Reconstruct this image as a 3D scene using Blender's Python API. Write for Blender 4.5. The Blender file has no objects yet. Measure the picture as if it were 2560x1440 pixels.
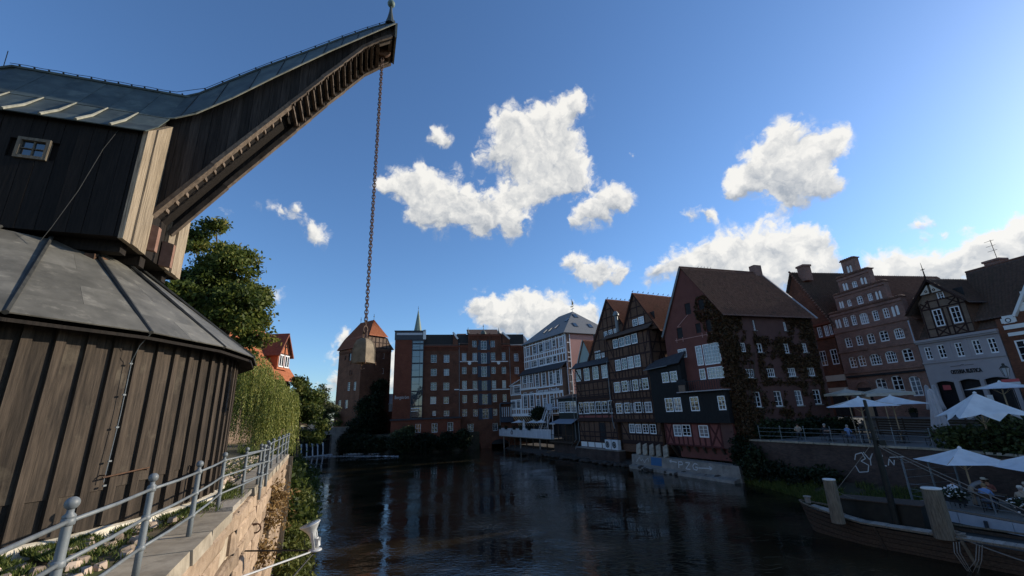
import bpy, math, random
import numpy as np
from mathutils import Vector, Matrix
random.seed(7); RNG = np.random.default_rng(11)
S = bpy.context.scene
COL = S.collection
PI = math.pi
def R(a): return math.radians(a)

# ------------------------------------------------------------------ camera
cam = bpy.data.cameras.new('camera'); camo = bpy.data.objects.new('camera', cam); COL.objects.link(camo)
cam.sensor_width = 36.0; cam.lens = 36.0 * 1053.0 / 2560.0; cam.clip_start = 0.1; cam.clip_end = 5000
_p, _r = R(16.4), R(-2.2)
_fw = Vector((0, math.cos(_p), math.sin(_p))); _up = Vector((0, -math.sin(_p), math.cos(_p))); _ri = Vector((1, 0, 0))
_r2 = _ri * math.cos(_r) + _up * math.sin(_r); _u2 = _up * math.cos(_r) - _ri * math.sin(_r)
M = Matrix((_r2, _u2, -_fw)).transposed().to_4x4(); M.translation = Vector((0, 0, 7.0))
camo.matrix_world = M
S.camera = camo

# ------------------------------------------------------------------ light
SUN_EL, SUN_AZ = 19.5, 19.0            # elevation; azimuth measured from +X towards +Y
sd = Vector((math.cos(R(SUN_AZ)) * math.cos(R(SUN_EL)), math.sin(R(SUN_AZ)) * math.cos(R(SUN_EL)), math.sin(R(SUN_EL))))
sun = bpy.data.lights.new('sun', 'SUN'); sun.energy = 4.4; sun.angle = R(0.5); sun.color = (1.0, 0.89, 0.72)
suno = bpy.data.objects.new('sun', sun); COL.objects.link(suno)
suno.rotation_euler = sd.to_track_quat('Z', 'Y').to_euler(); suno.location = sd * 60
S.view_settings.view_transform = 'Standard'; S.view_settings.look = 'None'
S.view_settings.exposure = 0.34; S.view_settings.gamma = 1.0; S.view_settings.use_curve_mapping = False

# ------------------------------------------------------------------ sky with clouds
# clouds: azimuth from +Y towards +X (deg), elevation (deg), angular radius (deg), list of puffs
CLOUDS = [
    (-15.5, 29.4, 2.52, 1), (-11.5, 29.6, 3.19, 1), (-7.3, 28.3, 3.36, 1), (-3.2, 26.7, 3.2, 1), (0.4, 25.0, 2.14, 1), (-9.1, 26.1, 2.9, 1),
    (1.1, 28.7, 2.43, 1), (-13.1, 27.0, 2.32, 1), (-18.0, 28.9, 1.19, 1), (-4.4, 24.9, 1.82, 1), (4.1, 36.5, 3.48, 1), (8.7, 37.6, 3.02, 1),
    (10.7, 39.1, 1.71, 1), (0.0, 37.7, 2.07, 1), (-1.7, 34.3, 2.64, 1), (3.9, 33.1, 3.89, 1), (9.2, 33.4, 2.81, 1), (6.7, 30.4, 2.9, 1),
    (10.4, 30.6, 2.35, 1), (4.4, 28.0, 1.79, 0.8), (14.6, 26.9, 2.74, 1), (11.6, 25.5, 2.18, 1), (16.7, 27.2, 1.7, 1), (9.7, 24.4, 0.95, 0.8),
    (-11.1, 36.4, 1.56, 0.8), (-9.6, 35.7, 0.99, 0.6), (18.9, 32.5, 0.96, 0.7), (26.1, 30.1, 0.5, 0.6), (37.6, 29.2, 2.28, 1), (35.1, 27.1, 2.95, 1),
    (38.3, 25.2, 3.44, 1), (33.0, 25.5, 2.46, 1), (35.5, 22.9, 2.14, 1), (40.9, 26.4, 1.5, 1), (30.9, 24.4, 1.23, 1), (39.4, 23.2, 1.62, 1),
    (41.8, 26.7, 0.74, 1), (-31.1, 24.6, 1.33, 0.6), (-29.0, 24.8, 1.0, 0.6), (-29.8, 23.5, 1.17, 0.6), (-27.6, 22.7, 1.3, 0.75), (-26.1, 22.1, 1.13, 0.75),
    (-33.8, 25.1, 1.28, 0.25), (-36.6, 23.6, 1.23, 0.3), (-4.8, 14.5, 2.06, 0.9), (-0.9, 13.8, 2.82, 1), (3.2, 13.6, 2.92, 1), (7.1, 12.5, 2.56, 1),
    (10.6, 12.6, 2.11, 0.9), (0.9, 11.5, 3.02, 1), (-2.9, 12.1, 2.16, 0.9), (5.3, 10.7, 2.67, 1), (9.1, 10.5, 2.37, 0.9), (9.8, 18.6, 2.13, 0.9),
    (12.4, 17.2, 2.2, 0.9), (15.4, 16.9, 1.65, 0.9), (8.2, 19.7, 1.07, 0.8), (12.3, 15.9, 1.37, 0.7), (25.6, 22.9, 1.22, 0.7), (27.4, 22.4, 1.01, 0.7),
    (21.9, 17.1, 2.15, 0.9), (25.0, 18.1, 2.36, 1), (28.8, 18.3, 2.53, 1), (32.4, 18.3, 2.41, 1), (35.2, 17.8, 2.22, 1), (37.8, 16.9, 1.66, 0.9),
    (26.5, 15.8, 2.96, 1), (30.9, 15.0, 3.48, 1), (35.2, 14.1, 3.25, 1), (38.3, 14.3, 1.55, 0.8), (19.7, 16.3, 1.5, 0.8), (42.0, 13.6, 1.44, 0.9),
    (43.9, 13.3, 1.59, 0.9), (45.7, 12.0, 1.98, 1), (47.9, 12.0, 1.44, 0.9), (49.5, 12.1, 1.68, 1), (51.1, 12.6, 1.73, 1), (52.5, 13.2, 1.4, 1),
    (49.6, 10.2, 2.25, 1), (45.5, 10.3, 2.48, 1), (42.2, 11.5, 1.99, 1), (51.9, 11.0, 2.23, 1), (53.8, 12.2, 2.13, 1), (53.3, 9.6, 2.38, 1),
    (55.2, 10.4, 2.26, 1), (46.2, 16.7, 0.87, 0.7), (47.2, 16.5, 0.78, 0.7), (46.2, 15.2, 0.73, 0.6), (47.4, 15.0, 0.71, 0.6), (49.7, 14.7, 0.79, 0.6),
    (-22.1, 9.5, 1.55, 0.8), (-23.3, 7.5, 1.42, 0.6), (-22.0, 10.2, 0.97, 0.6), (-15.9, 7.0, 2.02, 0.8), (-15.8, 4.5, 1.99, 0.9), (-22.9, 4.1, 1.68, 0.7),
    (-29.9, 14.3, 0.9, 0.4), (-35.8, 39.8, 0.76, 0.15), (-22.9, 31.0, 0.66, 0.2), (63.4, 27.0, 3.86, 1), (75.7, 27.7, 4.23, 1), (66.1, 29.0, 6.0, 1),
    (86.8, 22.1, 5.92, 1), (94.0, 20.5, 4.18, 1), (87.2, 22.7, 3.18, 1), (118.8, 21.7, 3.19, 1), (118.0, 23.4, 3.68, 1), (114.7, 19.8, 3.06, 1),
    (139.1, 25.2, 4.31, 1), (133.8, 24.5, 5.42, 1), (132.2, 25.7, 5.1, 1), (165.6, 15.3, 3.96, 1), (156.5, 19.4, 4.52, 1), (152.1, 18.8, 5.8, 1),
    (179.1, 12.5, 5.85, 1), (183.3, 9.3, 4.67, 1), (187.8, 15.8, 5.02, 1), (212.2, 23.5, 4.92, 1), (214.8, 23.9, 4.91, 1), (207.9, 26.0, 3.58, 1),
    (232.2, 18.2, 5.14, 1), (235.5, 15.4, 5.98, 1), (224.6, 19.9, 3.46, 1), (248.3, 26.2, 4.66, 1), (247.6, 26.6, 3.95, 1), (252.4, 25.4, 4.26, 1),
    (283.7, 22.5, 3.98, 1), (267.8, 23.1, 5.47, 1), (278.3, 22.6, 3.22, 1)]
world = bpy.data.worlds.new('World'); S.world = world; world.use_nodes = True
def build_world():
    nt = world.node_tree; N = nt.nodes; Lk = nt.links
    N.clear()
    out = N.new('ShaderNodeOutputWorld'); bg = N.new('ShaderNodeBackground'); Lk.new(bg.outputs[0], out.inputs[0])
    sky = N.new('ShaderNodeTexSky'); sky.sky_type = 'NISHITA'; sky.sun_disc = False
    sky.sun_elevation = R(SUN_EL); sky.sun_rotation = R(90 - SUN_AZ)
    sky.air_density = 1.0; sky.dust_density = 0.35; sky.ozone_density = 6.0; sky.altitude = 0
    bg.inputs[1].default_value = 0.15
    def mth(op, a, b=None, c=None, clamp=False):
        n = N.new('ShaderNodeMath'); n.operation = op; n.use_clamp = clamp
        for i, x in enumerate((a, b, c)):
            if x is None: continue
            if isinstance(x, (int, float)): n.inputs[i].default_value = x
            else: Lk.new(x, n.inputs[i])
        return n.outputs[0]
    def vm(op, a, b=None, sc=None):
        n = N.new('ShaderNodeVectorMath'); n.operation = op
        for i, x in enumerate((a, b)):
            if x is None: continue
            if isinstance(x, (tuple, Vector)): n.inputs[i].default_value = tuple(x)
            else: Lk.new(x, n.inputs[i])
        if sc is not None: n.inputs['Scale'].default_value = sc
        return n.outputs['Value'] if op in ('DISTANCE', 'DOT_PRODUCT', 'LENGTH') else n.outputs['Vector']
    tc = N.new('ShaderNodeTexCoord'); d0 = tc.outputs['Generated']
    def noise(vec, scale, detail=5, rough=.6):
        n = N.new('ShaderNodeTexNoise'); n.inputs['Scale'].default_value = scale; n.inputs['Detail'].default_value = detail
        n.inputs['Roughness'].default_value = rough; Lk.new(vec, n.inputs['Vector']); return n
    n1 = noise(d0, 9.0, 3, .5); n2 = noise(d0, 34.0, 6, .62)
    w1 = vm('SCALE', vm('SUBTRACT', n1.outputs['Color'], (.5, .5, .5)), sc=.065)
    w2 = vm('SCALE', vm('SUBTRACT', n2.outputs['Color'], (.5, .5, .5)), sc=.034)
    d = vm('ADD', vm('ADD', d0, w1), w2)
    sep = N.new('ShaderNodeSeparateXYZ'); Lk.new(d, sep.inputs[0]); dz = sep.outputs[2]
    sep0 = N.new('ShaderNodeSeparateXYZ'); Lk.new(d0, sep0.inputs[0])
    acc = None; rel = None
    for (az, el, rad, wgt) in CLOUDS:
        c = Vector((math.sin(R(az)) * math.cos(R(el)), math.cos(R(az)) * math.cos(R(el)), math.sin(R(el))))
        r = 2 * math.sin(R(rad) / 2) * 1.72
        t = mth('MULTIPLY_ADD', vm('DISTANCE', d, c), -1.0 / r, 1.0, True)
        t = mth('MULTIPLY', t, t)
        if wgt != 1: t = mth('MULTIPLY', t, wgt)
        rz = mth('MULTIPLY_ADD', dz, 1.0 / r, -c.z / r)
        if acc is None: acc = t; rel = mth('MULTIPLY', rz, t)
        else: acc = mth('ADD', acc, t); rel = mth('MULTIPLY_ADD', rz, t, rel)
    def billow(vec):
        t = None
        for sc_, am in ((15.0, .62), (38.0, .30), (90.0, .13)):
            n = noise(vec, sc_, 2, .5); v = mth('MULTIPLY', mth('ABSOLUTE', mth('MULTIPLY_ADD', n.outputs['Fac'], 2.0, -1.0)), am * 2.0); t = v if t is None else mth('ADD', t, v)
        return t
    b0 = billow(d); b1 = billow(vm('ADD', d, sd * .016 + Vector((0, 0, .010))))
    dens = mth('MULTIPLY_ADD', mth('MULTIPLY_ADD', b0, .70, -.30), mth('MULTIPLY', acc, 6.0, None, True), acc)
    mr = N.new('ShaderNodeMapRange'); mr.interpolation_type = 'SMOOTHSTEP'
    mr.inputs['From Min'].default_value = .05; mr.inputs['From Max'].default_value = .50
    Lk.new(dens, mr.inputs['Value']); mask = mr.outputs['Result']
    up = mth('DIVIDE', rel, mth('ADD', acc, .02))
    sh = mth('ADD', mth('MULTIPLY_ADD', up, 1.5, .60), mth('MULTIPLY', mth('SUBTRACT', b0, b1), .80))
    sh = mth('ADD', sh, mth('MULTIPLY_ADD', acc, -.16, .16), None, True)
    ramp = N.new('ShaderNodeValToRGB'); Lk.new(sh, ramp.inputs[0])
    e = ramp.color_ramp.elements; k = .84 / 0.15
    e[0].position = 0.0; e[0].color = (.38 * k, .415 * k, .46 * k, 1); e[1].position = .95; e[1].color = (.90 * k, .88 * k, .83 * k, 1)
    mix = N.new('ShaderNodeMix'); mix.data_type = 'RGBA'
    Lk.new(mth('MULTIPLY', mask, .96), mix.inputs[0]); Lk.new(sky.outputs[0], mix.inputs[6]); Lk.new(ramp.outputs[0], mix.inputs[7])
    Lk.new(mix.outputs[2], bg.inputs[0])
    world.cycles.sampling_method = 'MANUAL'; world.cycles.sample_map_resolution = 256
build_world()

# ------------------------------------------------------------------ materials
MATS = {}
def _new(name):
    m = bpy.data.materials.new(name); m.use_nodes = True
    nt = m.node_tree; b = nt.nodes['Principled BSDF']
    MATS[name] = m
    return m, nt, nt.nodes, nt.links, b
def pm(name, c1, c2, nscale=4.0, stretch=(1, 1, 1), rough=.85, bump=.25, rand=0.0, detail=6, spec=.25, metal=0.0, lo=.3, hi=.7,
       stain=None, stain_scale=.8, stain_lo=.55, stain_hi=.75, use_pos=False, bdist=.02):
    m, nt, N, L, b = _new(name)
    if use_pos:
        src = N.new('ShaderNodeNewGeometry').outputs['Position']
    else:
        src = N.new('ShaderNodeTexCoord').outputs['Object']
    oi = N.new('ShaderNodeObjectInfo')
    off = N.new('ShaderNodeVectorMath'); off.operation = 'SCALE'; off.inputs[0].default_value = (37, 11, 53); L.new(oi.outputs['Random'], off.inputs['Scale'])
    add = N.new('ShaderNodeVectorMath'); add.operation = 'ADD'; L.new(src, add.inputs[0])
    if rand: L.new(off.outputs[0], add.inputs[1])
    mp = N.new('ShaderNodeMapping'); mp.inputs['Scale'].default_value = stretch; L.new(add.outputs[0], mp.inputs['Vector'])
    nz = N.new('ShaderNodeTexNoise'); nz.inputs['Scale'].default_value = nscale; nz.inputs['Detail'].default_value = detail; nz.inputs['Roughness'].default_value = .65
    L.new(mp.outputs[0], nz.inputs['Vector'])
    rp = N.new('ShaderNodeValToRGB'); rp.color_ramp.elements[0].position = lo; rp.color_ramp.elements[1].position = hi
    rp.color_ramp.elements[0].color = (*c1, 1); rp.color_ramp.elements[1].color = (*c2, 1); L.new(nz.outputs['Fac'], rp.inputs[0])
    colr = rp.outputs[0]
    if stain:
        n2 = N.new('ShaderNodeTexNoise'); n2.inputs['Scale'].default_value = stain_scale; n2.inputs['Detail'].default_value = 8; n2.inputs['Roughness'].default_value = .7
        L.new(add.outputs[0], n2.inputs['Vector'])
        mr = N.new('ShaderNodeMapRange'); mr.inputs['From Min'].default_value = stain_lo; mr.inputs['From Max'].default_value = stain_hi; L.new(n2.outputs['Fac'], mr.inputs['Value'])
        mx = N.new('ShaderNodeMix'); mx.data_type = 'RGBA'; L.new(mr.outputs[0], mx.inputs[0]); L.new(colr, mx.inputs[6]); mx.inputs[7].default_value = (*stain, 1)
        colr = mx.outputs[2]
    if rand:
        mr = N.new('ShaderNodeMapRange'); mr.inputs['To Min'].default_value = 1 - rand; mr.inputs['To Max'].default_value = 1 + rand; L.new(oi.outputs['Random'], mr.inputs['Value'])
        hs = N.new('ShaderNodeHueSaturation'); L.new(mr.outputs[0], hs.inputs['Value']); L.new(colr, hs.inputs['Color']); colr = hs.outputs[0]
    L.new(colr, b.inputs['Base Color'])
    b.inputs['Roughness'].default_value = rough; b.inputs['Specular IOR Level'].default_value = spec; b.inputs['Metallic'].default_value = metal
    if bump:
        bp = N.new('ShaderNodeBump'); bp.inputs['Strength'].default_value = bump; bp.inputs['Distance'].default_value = bdist
        L.new(nz.outputs['Fac'], bp.inputs['Height']); L.new(bp.outputs[0], b.inputs['Normal'])
    return m
def brick(name, c1, c2, mortar, bw=.25, bh=.08, ms=.012, rough=.9, var=.4):
    m, nt, N, L, b = _new(name)
    g = N.new('ShaderNodeNewGeometry')
    cr = N.new('ShaderNodeVectorMath'); cr.operation = 'CROSS_PRODUCT'; L.new(g.outputs['True Normal'], cr.inputs[0]); cr.inputs[1].default_value = (0, 0, 1)
    dt = N.new('ShaderNodeVectorMath'); dt.operation = 'DOT_PRODUCT'; L.new(g.outputs['Position'], dt.inputs[0]); L.new(cr.outputs[0], dt.inputs[1])
    sp = N.new('ShaderNodeSeparateXYZ'); L.new(g.outputs['Position'], sp.inputs[0])
    cb = N.new('ShaderNodeCombineXYZ'); L.new(dt.outputs['Value'], cb.inputs[0]); L.new(sp.outputs[2], cb.inputs[1])
    bt = N.new('ShaderNodeTexBrick'); L.new(cb.outputs[0], bt.inputs['Vector']); bt.inputs['Scale'].default_value = 1.0
    bt.inputs['Brick Width'].default_value = bw; bt.inputs['Row Height'].default_value = bh; bt.inputs['Mortar Size'].default_value = ms; bt.inputs['Mortar Smooth'].default_value = .3
    bt.inputs['Color1'].default_value = (*c1, 1); bt.inputs['Color2'].default_value = (*c2, 1); bt.inputs['Mortar'].default_value = (*mortar, 1); bt.inputs['Bias'].default_value = -.1
    nz = N.new('ShaderNodeTexNoise'); nz.inputs['Scale'].default_value = .7; nz.inputs['Detail'].default_value = 8; nz.inputs['Roughness'].default_value = .7; L.new(g.outputs['Position'], nz.inputs['Vector'])
    mr = N.new('ShaderNodeMapRange'); mr.inputs['From Min'].default_value = .3; mr.inputs['From Max'].default_value = .7; mr.inputs['To Min'].default_value = 1 - var; mr.inputs['To Max'].default_value = 1 + var; L.new(nz.outputs['Fac'], mr.inputs['Value'])
    hs = N.new('ShaderNodeHueSaturation'); L.new(mr.outputs[0], hs.inputs['Value']); L.new(bt.outputs['Color'], hs.inputs['Color']); L.new(hs.outputs[0], b.inputs['Base Color'])
    b.inputs['Roughness'].default_value = rough; b.inputs['Specular IOR Level'].default_value = .2
    bp = N.new('ShaderNodeBump'); bp.inputs['Strength'].default_value = .5; bp.inputs['Distance'].default_value = .01; bp.invert = True
    L.new(bt.outputs['Fac'], bp.inputs['Height']); L.new(bp.outputs[0], b.inputs['Normal'])
    return m
def foliage(name, stops, trans=.35, rough=.55):
    m, nt, N, L, b = _new(name)
    at = N.new('ShaderNodeAttribute'); at.attribute_name = 'rnd'
    rp = N.new('ShaderNodeValToRGB'); L.new(at.outputs['Fac'], rp.inputs[0])
    while len(rp.color_ramp.elements) < len(stops): rp.color_ramp.elements.new(.5)
    for e, (p, c) in zip(rp.color_ramp.elements, stops): e.position = p; e.color = (*c, 1)
    L.new(rp.outputs[0], b.inputs['Base Color']); b.inputs['Roughness'].default_value = rough; b.inputs['Specular IOR Level'].default_value = .25
    tr = N.new('ShaderNodeBsdfTranslucent'); L.new(rp.outputs[0], tr.inputs[0])
    mx = N.new('ShaderNodeMixShader'); mx.inputs[0].default_value = trans
    L.new(b.outputs[0], mx.inputs[1]); L.new(tr.outputs[0], mx.inputs[2]); L.new(mx.outputs[0], N['Material Output'].inputs[0])
    return m
def glass(name, c1, c2, rough=.04, ior=1.75, sc=2.5, wob=.15):
    m, nt, N, L, b = _new(name)
    oi = N.new('ShaderNodeObjectInfo'); rp = N.new('ShaderNodeValToRGB'); L.new(oi.outputs['Random'], rp.inputs[0])
    rp.color_ramp.elements[0].position = .45; rp.color_ramp.elements[0].color = (*c1, 1); rp.color_ramp.elements[1].position = 1; rp.color_ramp.elements[1].color = (*c2, 1)
    L.new(rp.outputs[0], b.inputs['Base Color'])
    b.inputs['Roughness'].default_value = rough; b.inputs['IOR'].default_value = ior; b.inputs['Specular IOR Level'].default_value = .5
    g = N.new('ShaderNodeNewGeometry'); nz = N.new('ShaderNodeTexNoise'); nz.inputs['Scale'].default_value = sc; nz.inputs['Detail'].default_value = 1; L.new(g.outputs['Position'], nz.inputs['Vector'])
    bp = N.new('ShaderNodeBump'); bp.inputs['Strength'].default_value = wob; bp.inputs['Distance'].default_value = .05; L.new(nz.outputs['Fac'], bp.inputs['Height']); L.new(bp.outputs[0], b.inputs['Normal'])
    return m
def canvas(name, c, trans=.25):
    m, nt, N, L, b = _new(name)
    tc = N.new('ShaderNodeTexCoord'); nz = N.new('ShaderNodeTexNoise'); nz.inputs['Scale'].default_value = 1.6; nz.inputs['Detail'].default_value = 6; L.new(tc.outputs['Object'], nz.inputs['Vector'])
    rp = N.new('ShaderNodeValToRGB'); rp.color_ramp.elements[0].position = .3; rp.color_ramp.elements[1].position = .6
    rp.color_ramp.elements[0].color = (*[x * .82 for x in c], 1); rp.color_ramp.elements[1].color = (*c, 1); L.new(nz.outputs['Fac'], rp.inputs[0])
    L.new(rp.outputs[0], b.inputs['Base Color']); b.inputs['Roughness'].default_value = .9; b.inputs['Specular IOR Level'].default_value = .1
    tr = N.new('ShaderNodeBsdfTranslucent'); L.new(rp.outputs[0], tr.inputs[0]); mx = N.new('ShaderNodeMixShader'); mx.inputs[0].default_value = trans
    L.new(b.outputs[0], mx.inputs[1]); L.new(tr.outputs[0], mx.inputs[2]); L.new(mx.outputs[0], N['Material Output'].inputs[0])
    return m

pm('crane_board', (.014, .011, .009), (.062, .047, .035), 3.2, (7, 7, .55), rand=.35, bump=.5, stain=(.105, .088, .064), stain_scale=1.3, stain_lo=.55, stain_hi=.82, use_pos=True)
pm('crane_batten', (.016, .012, .009), (.080, .060, .044), 3.0, (9, 9, .5), rand=.25, bump=.5, stain=(.16, .12, .08), stain_scale=2.3, stain_lo=.66, stain_hi=.85, use_pos=True)
pm('crane_black', (.006, .0046, .0038), (.020, .015, .012), 3.0, (9, 9, .6), rand=.25, bump=.4, use_pos=True)
pm('jib_board', (.012, .009, .007), (.052, .042, .036), 3.0, (9, 9, .45), rand=.45, bump=.5, use_pos=True)
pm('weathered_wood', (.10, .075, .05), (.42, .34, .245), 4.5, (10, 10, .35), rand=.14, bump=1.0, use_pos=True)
pm('beam_wood', (.075, .055, .040), (.20, .15, .11), 3.0, (3, 3, 3), rand=.15, bump=.4, use_pos=True)
pm('slat_wood', (.06, .045, .034), (.165, .125, .095), 5.0, rand=.2, bump=.4, use_pos=True)
pm('rust_panel', (.16, .085, .06), (.26, .15, .11), 6.0, bump=.1)
pm('copper_roof', (.028, .036, .034), (.085, .105, .095), 2.2, (1, 1, 1), rough=.55, rand=.25, bump=.15, spec=.4, stain=(.14, .16, .135), stain_scale=1.3, use_pos=True)
pm('copper_seam', (.16, .16, .13), (.34, .33, .27), 5, rough=.5, bump=.1)
pm('lead_roof', (.075, .072, .062), (.150, .143, .124), 2.4, (1, 1, .6), rough=.6, rand=.22, bump=.15, spec=.35, stain=(.24, .225, .19), stain_scale=3.2, stain_lo=.56, stain_hi=.74, use_pos=True)
pm('lead_dark', (.02, .02, .019), (.05, .05, .046), 4, rough=.6, bump=.1)
pm('plinth', (.50, .44, .34), (.74, .68, .56), 3, bump=.3, stain=(.33, .26, .17), stain_scale=2.2, use_pos=True)
pm('sandstone', (.22, .155, .105), (.43, .32, .225), 3.4, (1, 1, 1), rand=.28, bump=.9, bdist=.05, stain=(.10, .075, .055), stain_scale=1.7, stain_lo=.55, stain_hi=.72, use_pos=True)
pm('mortar', (.30, .24, .17), (.48, .40, .30), 5, bump=.5, use_pos=True)
pm('capstone', (.21, .175, .13), (.40, .345, .265), 2.6, rand=.18, bump=.5, stain=(.12, .10, .072), stain_scale=1.6, use_pos=True)
pm('cobble', (.17, .13, .10), (.45, .35, .27), 3, rand=.5, bump=.4)
pm('path_soil', (.07, .055, .035), (.16, .125, .08), 6, bump=.5, stain=(.06, .075, .02), stain_scale=1.5, stain_lo=.5, stain_hi=.65, use_pos=True)
pm('rail_steel', (.115, .13, .14), (.19, .21, .22), 7, rough=.5, bump=.05, spec=.5, stain=(.19, .19, .18), stain_scale=5)
pm('rust_iron', (.05, .03, .02), (.16, .085, .05), 9, rough=.8, bump=.3, metal=.2)
pm('chain_iron', (.055, .034, .026), (.15, .095, .07), 9, rough=.7, bump=.3, metal=.2)
pm('bell_metal', (.10, .076, .05), (.25, .195, .13), 5, rough=.65, bump=.3, stain=(.09, .065, .045), stain_scale=4)
pm('lamp_metal', (.34, .35, .35), (.5, .5, .5), 5, rough=.4, bump=.05, spec=.5)
pm('black_metal', (.012, .012, .013), (.025, .025, .027), 5, rough=.5, bump=.05)
brick('mill_brick', (0.155, 0.0539, 0.0296), (0.095, 0.0353, 0.0222), (0.1, 0.0605, 0.0407), var=.38)
brick('mill_red', (0.2, 0.0558, 0.0296), (0.15, 0.0418, 0.0252), (0.1, 0.0465, 0.0311), var=.22)
brick('tower_brick', (0.2, 0.0763, 0.0414), (0.115, 0.0484, 0.0296), (0.13, 0.0837, 0.0555), var=.35)
brick('gable_brick', (.25, .118, .088), (.155, .080, .063), (.24, .185, .155), var=.3)
brick('white_house_brick', (0.21, 0.107, 0.074), (0.155, 0.0791, 0.0592), (0.2, 0.15, 0.104), var=.25)
brick('dark_infill', (0.135, 0.067, 0.0429), (0.09, 0.0465, 0.0318), (0.11, 0.0791, 0.0555), var=.3)
brick('bank_brick', (.085, .055, .045), (.05, .036, .030), (.06, .05, .045), var=.4)
brick('tan_brick', (.19, .125, .085), (.14, .09, .065), (.19, .16, .13), var=.25)
pm('red_plaster', (.115, .041, .032), (.15, .056, .045), 1.2, bump=.1, stain=(.075, .03, .028), stain_scale=.6, use_pos=True)
pm('red_infill', (.17, .056, .048), (.23, .08, .068), 2, bump=.1, use_pos=True)
pm('wall_dark_red', (.085, .042, .036), (.12, .06, .05), 1.0, bump=.15, stain=(.05, .03, .027), stain_scale=.5, use_pos=True)
pm('pink_plaster', (.40, .215, .185), (.47, .26, .225), .8, bump=.1, use_pos=True)
pm('grey_plaster', (.30, .275, .285), (.35, .325, .33), .9, bump=.08, use_pos=True)
pm('green_plaster', (.27, .33, .31), (.33, .39, .36), 1.2, bump=.05)
pm('white_band', (.62, .62, .60), (.74, .74, .71), 2, bump=.05)
pm('black_boards', (.012, .012, .013), (.028, .028, .029), 3, (8, 8, .4), rand=.1, bump=.4, use_pos=True)
pm('dark_timber', (.020, .010, .009), (.045, .024, .020), 4, rand=.2, bump=.3, use_pos=True)
pm('red_timber', (.055, .016, .016), (.085, .026, .024), 4, rand=.2, bump=.2, use_pos=True)
pm('white_timber', (.66, .66, .68), (.78, .78, .79), 3, rand=.06, bump=.15, use_pos=True)
pm('frame_white', (.68, .69, .70), (.80, .80, .80), 4, rough=.5, bump=.03, spec=.4)
pm('frame_dark', (.03, .035, .045), (.05, .055, .065), 4, rough=.5, bump=.03, spec=.4)
pm('shutter', (.035, .045, .065), (.06, .07, .09), 3, bump=.1)
pm('shutter_grey', (.30, .33, .40), (.37, .40, .46), 3, bump=.1)
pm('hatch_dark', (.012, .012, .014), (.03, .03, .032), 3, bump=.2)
pm('tile_red', (.15, .052, .034), (.26, .105, .064), 4.5, rand=.06, bump=.3, detail=8, stain=(.10, .05, .035), stain_scale=1.1, use_pos=True)
pm('tile_orange', (.30, .095, .047), (.43, .155, .075), 4.5, bump=.3, stain=(.25, .08, .045), stain_scale=1.1, use_pos=True)
pm('tile_brown', (.105, .052, .038), (.20, .105, .075), 4.5, bump=.3, stain=(.055, .038, .03), stain_scale=.9, use_pos=True)
pm('tile_dark', (.055, .038, .032), (.12, .078, .06), 4.5, bump=.3, stain=(.04, .038, .025), stain_scale=1.2, use_pos=True)
pm('slate', (.10, .105, .11), (.19, .195, .20), 6, rough=.6, bump=.3, use_pos=True)
pm('tar_roof', (.03, .03, .034), (.055, .056, .062), 3, rough=.7, bump=.15)
pm('spire_green', (.11, .16, .14), (.18, .24, .21), 2, rough=.6, bump=.1)
pm('concrete', (.16, .145, .125), (.29, .265, .23), 1.4, bump=.3, stain=(.09, .08, .066), stain_scale=.9, use_pos=True)
pm('bank_stone', (.045, .04, .034), (.12, .10, .085), 3, rand=.4, bump=.5)
pm('earth', (.03, .027, .018), (.07, .058, .038), 2, bump=.5, stain=(.03, .045, .015), stain_scale=.5, use_pos=True)
pm('paving', (.12, .11, .10), (.20, .185, .17), 3, bump=.3, use_pos=True)
pm('boat_wood', (.030, .020, .014), (.085, .058, .040), 3, (4, 4, 4), rand=.2, bump=.4, use_pos=True)
pm('boat_plank', (.20, .175, .145), (.36, .32, .27), 4, (5, 5, 5), rand=.2, bump=.4, use_pos=True)
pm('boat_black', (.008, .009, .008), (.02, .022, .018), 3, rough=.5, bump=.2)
pm('pile_wood', (.075, .062, .045), (.21, .175, .13), 3, (7, 7, .8), rand=.1, bump=.7, use_pos=True)
pm('pile_top', (.55, .53, .48), (.75, .72, .66), 6, bump=.3)
pm('rope', (.15, .135, .115), (.24, .215, .18), 20, bump=.4)
pm('bark', (.05, .038, .027), (.12, .09, .065), 5, (3, 3, .6), bump=.8, use_pos=True)
pm('grey_panel', (.34, .36, .40), (.44, .46, .50), 2, bump=.05)
pm('ac_white', (.55, .56, .57), (.66, .67, .68), 3, rough=.5, bump=.03)
pm('wood_light', (.33, .24, .15), (.46, .35, .23), 4, (4, 4, .6), bump=.2)
pm('skin', (.42, .24, .17), (.52, .31, .22), 6, bump=.02, rough=.6)
for nm, c in dict(cloth_blue=(.16, .27, .50), cloth_white=(.66, .67, .70), cloth_dark=(.03, .033, .045), cloth_tan=(.36, .29, .22), cloth_grey=(.26, .27, .29), cloth_red=(.26, .10, .09), cloth_jeans=(.10, .14, .22), hair_brown=(.05, .03, .02), hair_grey=(.30, .29, .28), hair_blond=(.26, .18, .10), hat_white=(.60, .57, .50), sign_red=(.50, .10, .10), sign_white=(.6, .6, .6), paint_white=(.50, .50, .49), paint_blue=(.045, .13, .26), gold=(.55, .33, .10), pot_dark=(.03, .03, .032), curtain=(.50, .51, .54), awning_grey=(.20, .23, .28), petal_white=(.78, .77, .73), fence_white=(.62, .63, .66), boat_cream=(.5, .44, .36), foam_white=(.62, .64, .66)).items():
    pm(nm, tuple(x * .88 for x in c), c, 5, bump=.06)
glass('pane', (.008, .010, .014), (.045, .05, .056))
glass('pane_bright', (.16, .17, .19), (.42, .42, .42))
glass('pane_sky', (.02, .03, .035), (.05, .06, .07), ior=2.3, sc=1.2, wob=.1)
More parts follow.
